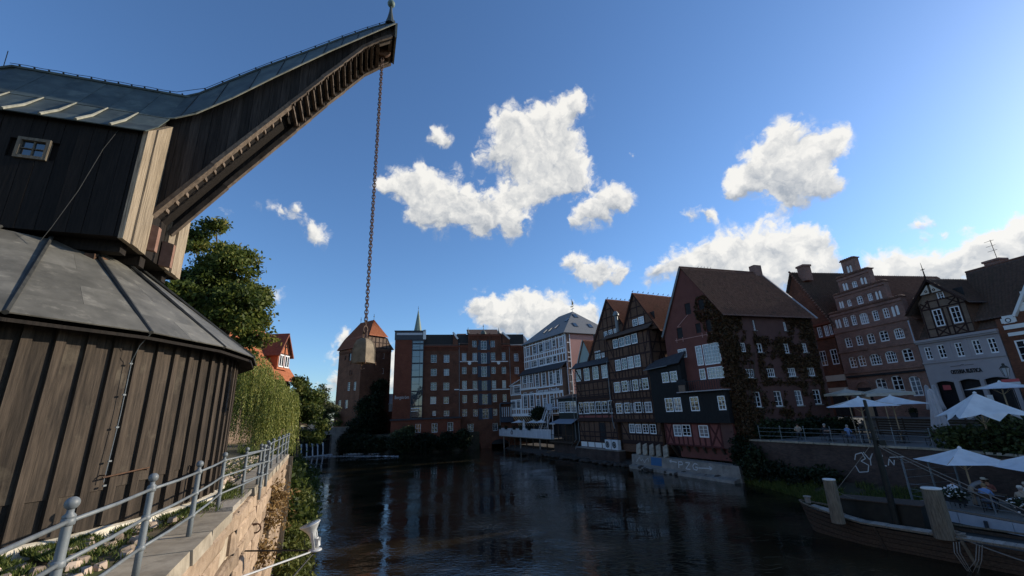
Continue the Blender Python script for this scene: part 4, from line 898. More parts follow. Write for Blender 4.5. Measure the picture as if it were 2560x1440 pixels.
# ================================================================== buildings
T = {
    'mill_l': [(-8, 18.67, 1.23, 1.72), (-5.29, 18.63, 1.2, 1.69), (-7.96, 15.77, 1.22, 1.51), (-5.27, 15.72, 1.12, 1.43), (-7.95, 12.84, 1.21, 1.66), (-5.3, 12.77, 1.22, 1.58), (-8, 9.98, 1.2, 1.5), (-5.28, 9.9, 1.06, 1.42), (-7.76, 7.36, 0.69, 1.01), (-5.22, 7.26, 1.09, 1.1)],
    'mill_c': [(-1.46, 18.94, 0.97, 1.73), (0.86, 18.96, 0.98, 1.73), (-1.47, 16.03, 0.96, 1.49), (0.82, 15.98, 0.97, 1.5), (-1.44, 12.98, 0.99, 1.73), (0.83, 12.92, 0.96, 1.74), (-1.39, 10.04, 0.94, 1.61), (0.86, 10.01, 0.95, 1.62), (-1.4, 7.23, 0.93, 1.41), (0.85, 7.15, 0.94, 1.42), (4.91, 18.97, 0.99, 1.75), (7.21, 18.99, 1, 1.76), (4.95, 15.95, 0.94, 1.51), (7.26, 15.9, 0.94, 1.52), (4.97, 12.91, 0.93, 1.68), (7.21, 12.9, 0.84, 1.69), (5.08, 10.01, 0.87, 1.59), (7.23, 9.99, 0.83, 1.55), (5.08, 7.12, 0.87, 1.34), (0.82, 21.8, 0.94, 1.46), (4.91, 21.77, 0.95, 1.47), (-0.21, 4.17, 1.22, 1.56), (5, 4.1, 1.02, 1.53)],
    'mill_big': [(2.89, 21.51, 1.3, 1.98), (2.88, 18.63, 1.22, 2.27), (2.85, 15.72, 1.21, 2.18), (2.89, 12.74, 1.2, 2.05), (2.95, 9.86, 1.23, 2.11), (3.01, 6.86, 1.4, 2.07)],
    'mill_r': [(10.13, 18.72, 1.01, 1.74), (10.15, 15.8, 0.96, 1.52)],
    'mill_an': [(-10.91, 4.57, 1.06, 1.65), (-7.65, 4.49, 1.12, 1.74), (-4.48, 4.61, 1.13, 1.67)],
    'mill_pts': [(-16.16, 23.03), (-16.22, 24.59), (-10.07, 24.58), (-10.32, 22.65), (-12.65, 22.67), (-9.67, 21.72), (-9.7, 23.41), (-3.88, 24.49), (-2.83, 22.95), (-2.84, 21.32), (-0.5, 24.01), (6.77, 23.98), (7.14, 24.46), (8.79, 22.89), (8.85, 21.21), (12.13, 21.18), (8.57, 23.49), (-16.22, 6.43), (-2.51, 6.53), (-0.01, 1.7), (5.99, 1.63), (-2.38, 17.97), (1.49, 17.91), (4.46, 17.86), (8.25, 17.81), (-3.56, 12.02), (-2.5, 12.08), (1.45, 11.75), (4.44, 11.8), (8.39, 11.83), (-0.31, 17.64), (6.1, 17.54), (-15.77, 10.8), (-13.01, 10.71), (6.2, 8.92), (8.75, 8.83), (6.12, 6.09), (-0.57, 24.25), (-0.56, 25.56), (2.88, 24.12), (2.93, 26.41), (6.36, 24.22), (6.4, 25.56), (3.89, 24.11)],
    'wup1': [(-11.05, 18.98, 1.3, 1.73), (-8.32, 19, 1.23, 1.58), (-5.77, 19.08, 1.49, 1.65), (-3.34, 19.16, 1.52, 1.61), (-0.88, 19.27, 1.15, 1.36), (1.46, 19.21, 1.18, 1.73)],
    'wup2': [(-9.41, 16.18, 0.91, 1.23), (-8.27, 16.22, 1.22, 1.22), (-5.86, 16.27, 1.27, 1.19), (-4.7, 16.25, 0.82, 1.18), (-3.36, 16.25, 1.2, 1.16), (-2.25, 16.33, 0.78, 1.2), (-0.87, 16.37, 1.14, 1.13)],
    'wlow1': [(-11.15, 13.29, 1.41, 1.67), (-9.81, 13.29, 0.8, 1.54), (-8.49, 13.35, 1.23, 1.63), (-6.13, 12.78, 1.17, 2.33), (-3.63, 12.79, 1.21, 2.37), (-1.06, 12.78, 1.14, 2.41), (0.07, 12.68, 0.74, 1.78), (1.28, 12.78, 1.17, 2.44)],
    'wlow2': [(-14.65, 11.41, 2.75, 1.31), (-16.42, 8.46, 1.54, 1.48), (-14.28, 8.39, 1.48, 1.45), (-11.27, 9.28, 1.4, 2.84), (-8.58, 9.28, 1.32, 2.87), (-6.15, 8.45, 1.15, 1.55), (-3.63, 8.46, 1.19, 1.71), (-1.18, 8.67, 1.22, 1.86), (-6.67, 7.95, 2.11, 0.52)],
    'wsign': [(-6.6, 10.56), (1.62, 10.48)],
    'wl_pts': [(-17.79, 12.55), (-12.96, 13.53), (-17.35, 6.42), (-7.9, 6.31), (2.6, 9.19), (-12.9, 11.48), (-6.51, 11.4)],
    'A_g': [(-19.05, 17.27, 0.8, 0.89), (-17.88, 17.28, 0.85, 0.92), (-16.74, 17.3, 0.78, 0.86)],
    'A_1': [(-21.37, 14.48, 1.32, 1.46), (-20.09, 14.52, 0.64, 0.77)],
    'A_2': [(-26.06, 12.07, 1.42, 1.8), (-23.86, 12.04, 1.45, 1.85), (-21.63, 12.04, 1.4, 1.85), (-19.47, 12.04, 1.35, 1.84)],
    'A_3': [(-26.12, 7.16, 1.28, 1.69), (-24.65, 7.18, 1.34, 1.71), (-23.22, 7.19, 1.29, 1.62), (-21.72, 7.18, 1.3, 1.64), (-20.21, 7.17, 1.28, 1.6), (-18.83, 7.18, 1.14, 1.71)],
    'B_g': [(-12.3, 17.64, 0.94, 0.94), (-11.14, 17.68, 1.01, 1.01)],
    'B_1': [(-16.12, 15.46, 1.11, 1.21), (-14.84, 15.47, 1.12, 1.23), (-13.61, 15.5, 1.11, 1.26), (-12.31, 15.52, 1.11, 1.27)],
    'B_2': [(-16.07, 12.53, 1.12, 1.46), (-14.77, 12.57, 1.08, 1.47), (-13.52, 12.61, 1.09, 1.49), (-12.22, 12.65, 1.12, 1.5)],
    'B_3': [(-16.81, 9.66, 1.13, 1.36), (-15.19, 9.7, 1.15, 1.37), (-13.11, 9.69, 1.02, 1.37), (-11.3, 9.74, 1.09, 1.38)],
    'B_3n': [(-16.02, 9.66, 0.24, 1.25), (-14.4, 9.67, 0.25, 1.27), (-13.93, 9.69, 0.25, 1.26), (-12.17, 9.71, 0.39, 1.27)],
    'B_4': [(-16.82, 6.95, 1.19, 1.33), (-15.16, 6.96, 1.13, 1.3), (-13.06, 6.97, 1.13, 1.3), (-11.27, 6.95, 1.17, 1.26)],
    'B_4n': [(-15.98, 6.93, 0.26, 1.23), (-14.32, 6.94, 0.25, 1.19), (-13.85, 6.95, 0.22, 1.18), (-12.14, 6.97, 0.31, 1.2)],
    'B_5': [(-15.06, 4.43, 1, 1.1), (-13.84, 4.42, 1.01, 1.08), (-12.57, 4.42, 1.02, 1.08), (-11.3, 4.41, 1.03, 1.11)],
    'C_g': [(-5.13, 12.64, 1.22, 1.01, 4, 3), (-2.85, 12.1, 0.83, 2.11, 2, 6), (-1.25, 12.08, 2.09, 2.17, 6, 6), (-2.84, 10.12, 0.75, 1.13, 2, 3), (-1.16, 10.12, 2.06, 1.19, 6, 3), (-2.86, 9.01, 0.47, 0.75, 2, 3), (-1.45, 8.97, 0.7, 0.76, 2, 3), (-0.57, 8.97, 0.6, 0.71, 2, 3)],
    'C_h': [(-3.41, 17.42, 0.8, 1.28), (-1.52, 17.48, 0.78, 1.14), (-5.05, 14.96, 0.83, 1.22), (-2.41, 15.03, 0.71, 1.06), (-1, 15.06, 0.75, 1.3)],
    'C_iron': [(-5.85, 14.22), (-0.64, 14.13), (-5.19, 15.7), (-3.5, 16.75), (-4.69, 14.21), (-2.02, 14.17), (-1.39, 14.14)],
    'C_a': [(-7.37, 10.15, 1.04, 1.15), (-6.09, 10.16, 1.04, 1.19), (-7.35, 7.11, 1.16, 1.5), (-6.09, 7.12, 1.07, 1.5), (-3.75, 7.12, 1.14, 1.47), (-0.4, 7.1, 0.85, 1.37)],
    'C_b': [(-7.06, 4.36, 1.13, 1.23), (-5.79, 4.39, 1.17, 1.2), (-3.51, 4.35, 1.19, 1.21)],
    'C_r': [(2.42, 7.3, 0.94, 1.47, 2, 3), (5.12, 7.3, 0.98, 1.5, 2, 3), (7.83, 7.3, 0.95, 1.49, 2, 3), (10.34, 7.34, 1.02, 1.48, 2, 3), (2.18, 9.82, 1.09, 0.9, 4, 2), (4.84, 9.87, 1.09, 0.87, 4, 2), (7.63, 9.89, 1.11, 0.89, 4, 2), (10.31, 9.9, 1.03, 0.9, 4, 2), (1.9, 12.43, 0.71, 0.95, 3, 3), (4, 12.39, 0.79, 0.95, 2, 2), (7.61, 12.36, 0.75, 1.04, 2, 3), (10.17, 12.43, 0.73, 0.99, 2, 3), (3.91, 14.76, 0.31, 1.08, 1, 3), (8.09, 14.73, 0.41, 0.96, 2, 3)],
    'Ca_pts': [(-9.84, 11.41), (-9.89, 8.2), (-9, 5.19), (-3.04, 11.73), (-2.62, 11.68), (0.16, 5.24), (-5.38, 8.33), (0.28, 8.41)],
    'Cg_pts': [(-3.59, 22.34), (-6.85, 16.22), (1.45, 15.74), (-7.97, 12.36)],
    'Cb_pts': [(-8.98, 5.08), (-9.02, 2.89), (-1.52, 2.86), (-0.36, 2.78)],
    'br': [(2.09, 19.92, 0.61, 0.79, 2, 3), (0.85, 17.99, 0.51, 0.8, 2, 3), (2.2, 18, 0.72, 0.95, 2, 3), (3.45, 18.02, 0.53, 0.85, 2, 3), (-0.21, 15.91, 0.6, 1.16, 2, 4), (0.84, 15.93, 0.63, 1.22, 2, 4), (2.09, 15.83, 0.98, 1.27, 4, 3), (3.47, 15.87, 0.67, 1.16, 2, 4), (4.66, 15.88, 0.64, 1.1, 2, 3), (-0.54, 13.48, 0.83, 1.15, 2, 3), (0.86, 13.49, 0.78, 1.12, 2, 3), (2.25, 13.48, 0.85, 1.14, 2, 3), (3.74, 13.5, 0.97, 1.16, 2, 3), (5.35, 13.48, 0.99, 1.12, 4, 3), (-0.64, 11.13, 0.89, 1.25, 2, 3), (0.5, 11.17, 0.86, 1.22, 2, 3), (2.1, 11.14, 1.28, 1.23, 4, 3), (3.84, 11.19, 1.16, 1.26, 4, 3), (5.58, 11.18, 1.04, 1.3, 2, 3), (1.98, 8.36, 1.16, 1.38, 2, 3), (3.75, 8.25, 1.14, 1.94, 2, 4), (5.47, 8.03, 1.04, 1.96, 2, 4)],
    'br_n': [(0.77, 20.01, 0.25, 0.87), (1.13, 19.97, 0.24, 0.87), (3.07, 20.05, 0.25, 0.78), (3.48, 19.98, 0.24, 0.77), (-0.3, 18.04, 0.23, 0.82), (0.01, 18.02, 0.23, 0.82), (4.25, 17.98, 0.23, 0.91), (4.65, 17.98, 0.23, 0.9), (-1.39, 15.91, 0.29, 1.06), (-0.99, 15.89, 0.28, 1.05), (5.46, 15.86, 0.28, 1.08), (5.9, 15.92, 0.27, 1.02), (1.84, 21.88, 0.24, 0.81), (2.21, 21.88, 0.24, 0.8)],
    'br_pts': [(1.15, 23.08), (2.87, 22.83), (1.16, 21.22), (2.79, 21.24), (0.12, 21.17), (4.11, 20.92), (0.05, 19.97), (4.03, 19.63), (-0.73, 19.43), (5.34, 18.99), (-0.92, 17.56), (5.11, 17.45), (-2.12, 17.34), (6.55, 17.07), (-2.13, 14.8), (6.82, 15.05), (-2.02, 12.31), (6.14, 9.68), (1.56, 12.28), (2.62, 9.61), (-0.13, 8.95)],
    'dk': [(-3.2, 15.38, 0.59, 1.34), (-2.47, 15.62, 0.41, 1.2), (-2.98, 12.14, 0.95, 1.84)],
    'dk_pts': [(-6.23, 24.04), (-2.47, 16.79), (-4.95, 24.08), (0.03, 20.28)],
    'os': [(7.52, 11.08, 0.59, 1.25), (8.72, 11.1, 0.61, 1.31), (10.18, 11.07, 0.59, 1.32), (11.57, 11.1, 0.59, 1.31), (12.71, 11.07, 0.58, 1.32)],
    'os_d': [(9.24, 14.33, 0.71, 1.67), (10.74, 14.29, 0.71, 1.58), (10, 16.36, 0.52, 0.72)],
    'os_pts': [(6.65, 12.41), (13.5, 12), (6.67, 10.17), (13.26, 10.12), (8.97, 9.15), (11.34, 9.09), (7.3, 8.6), (8.88, 8.47), (9.28, 8.59), (10.91, 8.51), (11.23, 8.54), (13, 8.5)],
    'os_dp': [(9.56, 18.09), (6.93, 15.36), (12.07, 15.4), (7.84, 12.83), (11.83, 12.79), (14.06, 14.87), (12.78, 16.87), (8.22, 15.51)],
    'wh': [(13.94, 13.09), (14.84, 13), (13.98, 12.28), (14.85, 12.19), (14.32, 12.67), (14.8, 13.14), (16.23, 17.77), (12.31, 17.73), (13.94, 11.31)]}
def text(parent, w, u, z, s, size, mat, o=.03, ext=.015, width=None, align='LEFT', bold=0.0):
    c = bpy.data.curves.new('lettering', 'FONT'); c.body = s; c.size = size; c.extrude = ext; c.align_x = align; c.offset = bold
    ob = bpy.data.objects.new('lettering', c); COL.objects.link(ob); c.materials.append(MATS[mat])
    base = origin(parent); p = w.P(u, z, o) - base; t, n = w.t, w.n
    sx = 1.0
    if width:
        bpy.context.view_layer.update(); sx = width / max(ob.dimensions.x, .01)
    ob.parent = parent; ob.location = p; ob.rotation_euler = Matrix((t, Vector((0, 0, 1)), n)).transposed().to_euler(); ob.scale = (sx, 1, 1)
    return ob
def part(name, mat, parent, w, *boxes):
    mb = MB()
    for b in boxes: w.box(mb, *b)
    return build(name, mb, mat, parent)
def beams(parent, w, segs, width=.17, o0=-.02, o1=.03, mat='dark_timber'):
    for i, (a, b) in enumerate(segs):
        mb = MB(); d = .003 * (i % 3) + (.006 if abs(a[0] - b[0]) < 1e-3 else 0); w.beam(mb, a, b, width, o0, o1 + d); build('beam', mb, mat, parent)
def frame_floor(w, parent, u0, u1, z0, z1, items, mat='dark_timber', width=.16, maxgap=1.15, brace=True, rails=True, mid=None):
    """timber framing of one storey: sills, posts beside the windows, rails under and over them, corner braces"""
    segs = [((u0, z0), (u1, z0)), ((u0, z1), (u1, z1))]; H = [hole(i, .03) for i in items]
    zb = min([h[1] for h in H]) if H else (z0 + z1) / 2; zt = max([h[3] for h in H]) if H else None
    if rails and zb - z0 > .45: segs.append(((u0, zb - .09), (u1, zb - .09)))
    if zt and z1 - zt > .5: segs.append(((u0, zt + .09), (u1, zt + .09)))
    if mid: segs.append(((u0, mid), (u1, mid)))
    us = [u0 + width / 2, u1 - width / 2]
    for h in H: us += [h[0] - width / 2, h[2] + width / 2]
    us = sorted(us); clean = []
    for u in us:
        if any(h[0] + .02 < u < h[2] - .02 for h in H): continue
        if clean and u - clean[-1] < width * 1.15: continue
        clean.append(u)
    full = list(clean)
    for a, b in zip(clean[:-1], clean[1:]):
        if b - a > maxgap * 1.25 and not any(h[0] > a - .1 and h[2] < b + .1 for h in H):
            n = int((b - a) / maxgap + .5); full += [a + (b - a) * k / n for k in range(1, n)]
    for u in sorted(full): segs.append(((u, z0 + width / 2), (u, z1 - width / 2)))
    for h in H:
        if h[1] - z0 > .7 and h[2] - h[0] > .7: segs.append((((h[0] + h[2]) / 2, z0 + width / 2), ((h[0] + h[2]) / 2, h[1] - .12)))
    if brace:
        f = sorted(full)
        for a, b, s in ((f[0], f[1], 1), (f[-2], f[-1], -1)):
            if b - a > .45: segs.append(((a + .1, z1 - .2) if s > 0 else (b - .1, z1 - .2), (b - .1, z0 + .2) if s > 0 else (a + .1, z0 + .2)))
    beams(parent, w, segs, width, mat=mat)
def shell(parent, w, u0, u1, z0, z1, depth, mat, o=0.0):
    """the other three walls of a house behind its front"""
    mb = MB(); a, b, c, d = w.P(u0, 0, o), w.P(u1, 0, o), w.P(u1, 0, -depth), w.P(u0, 0, -depth); up0, up1 = Vector((0, 0, z0)), Vector((0, 0, z1))
    for p, q in ((b, c), (c, d), (d, a)): mb.poly([p + up0, q + up0, q + up1, p + up1])
    return build('rear_walls', mb, mat, parent)
def backing(parent, w, u0, u1, z0, z1, o=-.5):
    mb = MB(); mb.poly([w.P(u0, z0, o), w.P(u1, z0, o), w.P(u1, z1, o), w.P(u0, z1, o)]); return build('room_dark', mb, 'black_metal', parent)
def pipe(parent, pts, r=.055, mat='rail_steel', name='downpipe'):
    mb = MB(); mb.tube(pts, r, 7); return build(name, mb, mat, parent)
def skylight(parent, A, ex, ey, nrm, w_, h, mat='grey_panel'):
    A = Vector(A); mb = MB(); mb.box(A + nrm * .06, ex * w_ / 2, ey * h / 2, nrm * .05); f = build('skylight', mb, 'frame_dark', parent, at=A)
    mb = MB(); mb.box(A + nrm * .118, ex * (w_ / 2 - .06), ey * (h / 2 - .06), nrm * .004); build('pane', mb, 'pane_sky', f)

# ------------------------------------------------------------------ brick mill
wm = Wall((-9.6, 92.9), 11.1)
mill = thing('brick_mill', 'large dark red brick mill with glazed stair tower and shuttered loading bays', 'mill', wm.P(0, 2))
H = [hole(i) for k in ('mill_l', 'mill_c', 'mill_big', 'mill_r') for i in T[k]] + [(-1.85, -1, 1.85, .75), (4.2, -1, 7.8, .75)]
mb = MB(); wall_sheet(mb, wm, [(-10.3, -1), (12.2, -1), (12.2, 21.3), (-10.3, 21.3)], H, .3)
wall_sheet(mb, wm, [(-.5, 21.3), (6.77, 21.3), (6.77, 24.0), (-.5, 24.0)], H, .3)
mb.poly([wm.P(-.5, 21.3), wm.P(-.5, 24), wm.P(-.5, 24, -.5), wm.P(-.5, 21.3, -.5)]); mb.poly([wm.P(6.77, 21.3), wm.P(6.77, 24), wm.P(6.77, 24, -.5), wm.P(6.77, 21.3, -.5)]); mb.poly([wm.P(-.5, 24), wm.P(6.77, 24), wm.P(6.77, 24, -.5), wm.P(-.5, 24, -.5)])
for (c, r, t_) in ((0, 1.85, 1.68), (6.0, 1.8, 1.62)):
    n = 12; top = []
    for k in range(n):
        a0, a1 = PI * k / n, PI * (k + 1) / n
        mb.poly([wm.P(c + r * math.cos(a0), .75), wm.P(c + r * math.cos(a1), .75), wm.P(c + r * math.cos(a1), .75), wm.P(c + r * math.cos(a0), .75)]) if False else None
build('wall', mb, 'mill_brick', mill); backing(mill, wm, -10.2, 12.1, 2.6, 24, -.45); shell(mill, wm, -10.3, 12.2, -1, 21.3, 14, 'mill_brick')
for c in (0, 6.0):
    mb = MB(); n = 10; r = 1.85
    for k in range(n):
        a0, a1 = PI * k / n, PI * (k + 1) / n; p = lambda a, rr, o: wm.P(c + rr * math.cos(a), .72 + .95 * math.sin(a) * rr / r, o)
        mb.hexa([p(a0, r, -.02), p(a1, r, -.02), p(a1, r, .05), p(a0, r, .05), p(a0, r + .3, -.02), p(a1, r + .3, -.02), p(a1, r + .3, .05), p(a0, r + .3, .05)])
    build('arch_ring', mb, 'mill_red', mill)
    mb = MB(); mb.poly([wm.P(c + r * math.cos(PI * k / n), .72 + .95 * math.sin(PI * k / n), .012) for k in range(n + 1)]); build('arch_shade', mb, 'black_metal', mill)  # black sheet paints the shade inside the water arch
windows(mill, wm, T['mill_l'], 2, 4, o=-.16, fw=.055, mw=.024, arch=.22, sill='mill_red'); windows(mill, wm, T['mill_c'], 2, 4, o=-.16, fw=.055, mw=.024, arch=.2, sill='mill_red'); windows(mill, wm, T['mill_r'], 2, 4, o=-.16, arch=.2, sill='mill_red')
for it in T['mill_big']:
    window(mill, wm, it, 2, 3, o=-.12, arch=.3, frame='frame_white' if it[1] > 15 else 'shutter_grey')
    for s_ in (-1, 1):
        u = it[0] + s_ * (it[2] / 2 + .40); part('shutter', 'shutter', mill, wm, (u - .37, u + .37, it[1] - it[3] / 2 - .1, it[1] + it[3] / 2 + .12, .004, .06))
    part('lintel', 'mill_red', mill, wm, (it[0] - it[2] / 2 - .15, it[0] + it[2] / 2 + .15, it[1] + it[3] / 2 + .02, it[1] + it[3] / 2 + .25, .003, .045))
for (a, b, z) in ((-2.4, 1.5, 17.95), (4.46, 8.25, 17.85), (-2.5, 1.45, 11.9), (4.44, 8.39, 11.82), (-3.6, -2.5, 12.04)): part('white_band', 'white_band', mill, wm, (a, b, z - .1, z + .1, .003, .06))
for u in (-.31, 6.1):
    mb = MB(); mb.lathe([(.36, 0), (.36, .09)], wm.P(u, 17.55, .0), 20, wm.n); build('white_roundel', mb, 'white_band', mill)
# corbelled eaves: course with dentils
for (a, b, z) in ((-10.3, -2.84, 21.15), (-2.8, -.6, 21.15), (6.85, 8.8, 21.15), (8.9, 12.2, 21.05), (-.5, 6.77, 23.55)):
    part('cornice', 'mill_red', mill, wm, (a, b, z, z + .3, .003, .22), (a, b, z - .75, z - .62, .003, .09))
    mb = MB(); n = int((b - a) / .42)
    for k in range(n): u = a + (k + .5) * (b - a) / n; wm.box(mb, u - .1, u + .1, z - .55, z - .003, .003, .16)
    o = build('dentils', mb, 'mill_red', mill); o['kind'] = 'stuff'
for u in (-.45, 1.55, 4.2, 6.72): part('pilaster', 'mill_brick', mill, wm, (u - .16, u + .16, 21.6 if 0 < u < 5 else 18.2, 24.15, .003, .14))
for pg in ([(-3.9, 21.3), (-2.84, 21.3), (-2.84, 22.9), (-3.9, 24.45)], [(7.1, 21.3), (8.8, 21.3), (8.8, 22.85), (7.1, 24.4)]):
    mb = MB(); mb.prism([wm.P(u, z, .01) for u, z in pg], wm.n * -.3); build('gable_shoulder', mb, 'mill_brick', mill); mb = MB(); wm.beam(mb, pg[3], pg[2], .36, -.32, .16); build('coping', mb, 'white_band', mill)
# gable copings and roofs of the mill
def mroof(pts, mat='tile_dark', nm='roof'): return slab(mill, nm, pts, .18, mat)
mroof([wm.P(-10.3, 21.5, .25), wm.P(-2.9, 21.5, .25), wm.P(-2.9, 24.7, -6), wm.P(-10.3, 24.7, -6)]); mroof([wm.P(-2.7, 21.8, .1), wm.P(-.55, 21.8, .1), wm.P(-.55, 25.2, -6), wm.P(-2.7, 25.2, -6)]); mroof([wm.P(6.85, 21.8, .1), wm.P(8.7, 21.8, .1), wm.P(8.7, 25.2, -6), wm.P(6.85, 25.2, -6)])
mroof([wm.P(8.9, 21.4, .25), wm.P(13.5, 21.4, .25), wm.P(13.5, 24.6, -6), wm.P(8.9, 24.6, -6)], 'slate'); mroof([wm.P(-.5, 23.6, -.5), wm.P(6.77, 23.6, -.5), wm.P(6.77, 26, -5), wm.P(-.5, 26, -5)], 'tile_dark')
for k in range(3): skylight(mill, wm.P(9.9 + .95 * k, 22.75, -2.4), wm.t, Vector((0, 0, .45)) - wm.n * .89, (wm.n * .45 + Vector((0, 0, .89))).normalized(), .7, .9)
for (u, z0, z1) in ((-.56, 24.15, 25.56), (6.38, 24.15, 25.56)):
    mb = MB(); mb.lathe([(.34, 0), (.22, .25), (.12, .7), (.03, z1 - z0 - .25), (.07, z1 - z0 - .2), (.01, z1 - z0)], wm.P(u, z0, -.2), 8); build('finial', mb, 'copper_roof', mill)
mb = MB(); mb.lathe([(.62, 0), (.60, .35), (.45, .65), (.20, .85), (.06, 1.05), (.05, 1.75), (.13, 1.82), (.13, 1.95), (.02, 2.05), (.02, 2.4)], wm.P(2.9, 24.0, -.3), 14); build('cupola', mb, 'copper_roof', mill)
# stair tower: brick side, dark cap, glass strip with floors behind
wt = Wall((-9.6, 92.9), 11.1, o=.5)
mb = MB(); wall_sheet(mb, wt, [(-16.2, 3.4), (-12.62, 3.4), (-12.62, 22.7), (-16.2, 22.7)], []); build('tower_front', mb, 'mill_red', mill); shell(mill, wt, -16.2, -10.2, 3.4, 24.5, 24, 'mill_red')  # unseen rear walls lengthened so they shade the brick tower
for k in range(13): part('brick_course', 'mill_brick', mill, wt, (-16.2, -12.7, 6.7 + .40 * k, 6.76 + .40 * k, .002, .05))
part('tower_cap', 'frame_dark', mill, wt, (-16.3, -10.05, 22.7, 24.55, -.3, .1)); part('cap_light', 'curtain', mill, wt, (-15.9, -10.5, 23.75, 24.2, .105, .14)); part('cap_slab', 'tar_roof', mill, wt, (-16.4, -9.95, 24.56, 24.72, -24, .2)); part('white_pier', 'white_band', mill, wt, (-10.35, -9.75, 22.8, 24.9, -.2, .12))
mb = MB(); mb.poly([wt.P(-12.62, 4.4, -.12), wt.P(-10.2, 4.4, -.12), wt.P(-10.2, 22.7, -.12), wt.P(-12.62, 22.7, -.12)])
fz = [22.65, 21.9, 20.5, 17.7, 14.85, 11.9, 8.9, 6.6, 4.5]
for a, b in zip(fz[1:], fz[:-1]):
    mb = MB(); g_ = .12; mb.poly([wt.P(-12.5, a + g_, -.1), wt.P(-10.95, a + g_, -.1), wt.P(-10.95, b - g_, -.1), wt.P(-12.5, b - g_, -.1)]); fo = part('glazing_frame', 'frame_dark', mill, wt, (-12.62, -10.2, b - .16, b + .0, -.2, .03), (-12.62, -12.5, a, b - .16, -.2, .03), (-11.0, -10.93, a, b - .16, -.2, .01), (-10.3, -10.2, a, b - .16, -.2, .03), (-12.5, -11.0, (a + b) / 2 - .03, (a + b) / 2 + .03, -.12, -.05)); build('pane', mb, 'pane_sky', fo)
    mb = MB(); mb.poly([wt.P(-10.93, a + g_, -.1), wt.P(-10.3, a + g_, -.1), wt.P(-10.3, b - g_, -.1), wt.P(-10.93, b - g_, -.1)]); build('pane', mb, 'pane_sky', fo)
part('white_strip', 'white_band', mill, wt, (-12.5, -10.7, 8.35, 8.5, -.08, .04), (-12.5, -11.0, 7.85, 7.95, -.08, .04))
text(mill, wt, -15.85, 10.45, 'Bergström', .95, 'paint_white', o=.07, width=2.85)
# low annex in front of the mill
wa = Wall((-9.6, 92.9), 11.1, o=1.6); HA = [hole(i) for i in T['mill_an']]
mb = MB(); wall_sheet(mb, wa, [(-16.3, 2.4), (-2.4, 2.4), (-2.4, 6.0), (-16.3, 6.0)], HA, .25); mb.poly([wa.P(-2.4, 2.4), wa.P(-2.4, 2.4, -1.6), wa.P(-2.4, 6, -1.6), wa.P(-2.4, 6)]); mb.poly([wa.P(-16.3, 2.4), wa.P(-16.3, 2.4, -6), wa.P(-16.3, 6, -6), wa.P(-16.3, 6)]); build('annex_wall', mb, 'mill_red', mill)
part('annex_cornice', 'mill_red', mill, wa, (-16.4, -2.3, 6.0, 6.2, -1.59, .1)); part('annex_roof_edge', 'tar_roof', mill, wa, (-16.5, -2.2, 6.2, 6.5, -1.59, .25)); windows(mill, wa, T['mill_an'], 2, 2, o=-.1)
for k in range(4): u = -15.5 + 3.35 * k; part('recessed_panel', 'mill_brick', mill, wa, (u, u + 2.7, 5.45, 5.6, .003, .03))
backing(mill, wa, -16.2, -2.5, 2.5, 5.9, -.4)
pipe(mill, [wm.P(-2.55, 22.0, .12), wm.P(-2.55, 6.4, .12)]); pipe(mill, [wm.P(8.6, 21.2, .12), wm.P(8.65, 9.2, .12)]); pipe(mill, [wm.P(6.2, 9.0, .5), wm.P(6.0, 8.6, .6), wm.P(6.0, 3.6, .6)])
wl_ = Wall((-9.6, 92.9), 11.1, o=.9); lk_ = part('link_bay', 'shutter', mill, wl_, (6.15, 8.8, 5.0, 6.0, -.85, .0), (6.15, 8.8, 8.75, 9.0, -.85, .05), (6.15, 6.25, 6, 8.75, -.85, 0))
for k in range(5):
    part('curtain', 'curtain', mill, wl_, (6.4 + .46 * k, 6.62 + .46 * k, 6.1, 8.1, -.35, -.3))
part('link_rail', 'frame_dark', mill, wl_, (6.15, 8.8, 6.65, 6.7, .0, .04))
# church spire far behind
sp = thing('church_spire', 'slender green copper church spire rising behind the mill', 'spire', (-30.2, 131, 20))
mb = MB(); mb.lathe([(1.25, 0), (1.25, 12), (1.32, 12.2), (.05, 19.5), (.05, 19.9)], (-30.2, 131, 20), 8); build('spire', mb, 'spire_green', sp); mb = MB(); mb.sphere((-30.2, 131, 40.0), .14, 8, 6); mb.tube([(-30.2, 131, 39.8), (-30.2, 131, 40.7)], .04, 5); build('ball_and_vane', mb, 'lead_dark', sp)
# small sunlit house seen through the gap beside the mill
sh_ = thing('garden_house', 'small red and white house with glazed gable in the gap beside the tower', 'house', (-28.6, 104, 3.4)); ws = Wall((-28.6, 104), 11)
part('wall', 'mill_red', sh_, ws, (-2.5, 3.5, 3.4, 8.2, -4, 0)); part('glazed_band', 'white_band', sh_, ws, (-2.5, 3.5, 8.2, 9.9, -4, .02)); slab(sh_, 'roof', [ws.P(-2.8, 9.9, .3), ws.P(3.8, 9.9, .3), ws.P(3.8, 12.4, -3), ws.P(-2.8, 12.4, -3)], .15, 'white_band')
for k in range(6): part('glazing_bar', 'frame_dark', sh_, ws, (-2.2 + k, -2.14 + k, 8.3, 9.8, .02, .05))
sh2 = thing('far_house', 'pale house with orange roof far behind in the gap beside the tower', 'house', (-33, 125, 3.4)); ws = Wall((-33, 125), 11)
part('wall', 'white_band', sh2, ws, (-2, 6, 3.4, 15, -6, 0)); slab(sh2, 'roof', [ws.P(-2.4, 14.9, .3), ws.P(1.6, 14.9, .3), ws.P(1.6, 18, -3), ws.P(-2.4, 18, -3)], .2, 'tile_orange')

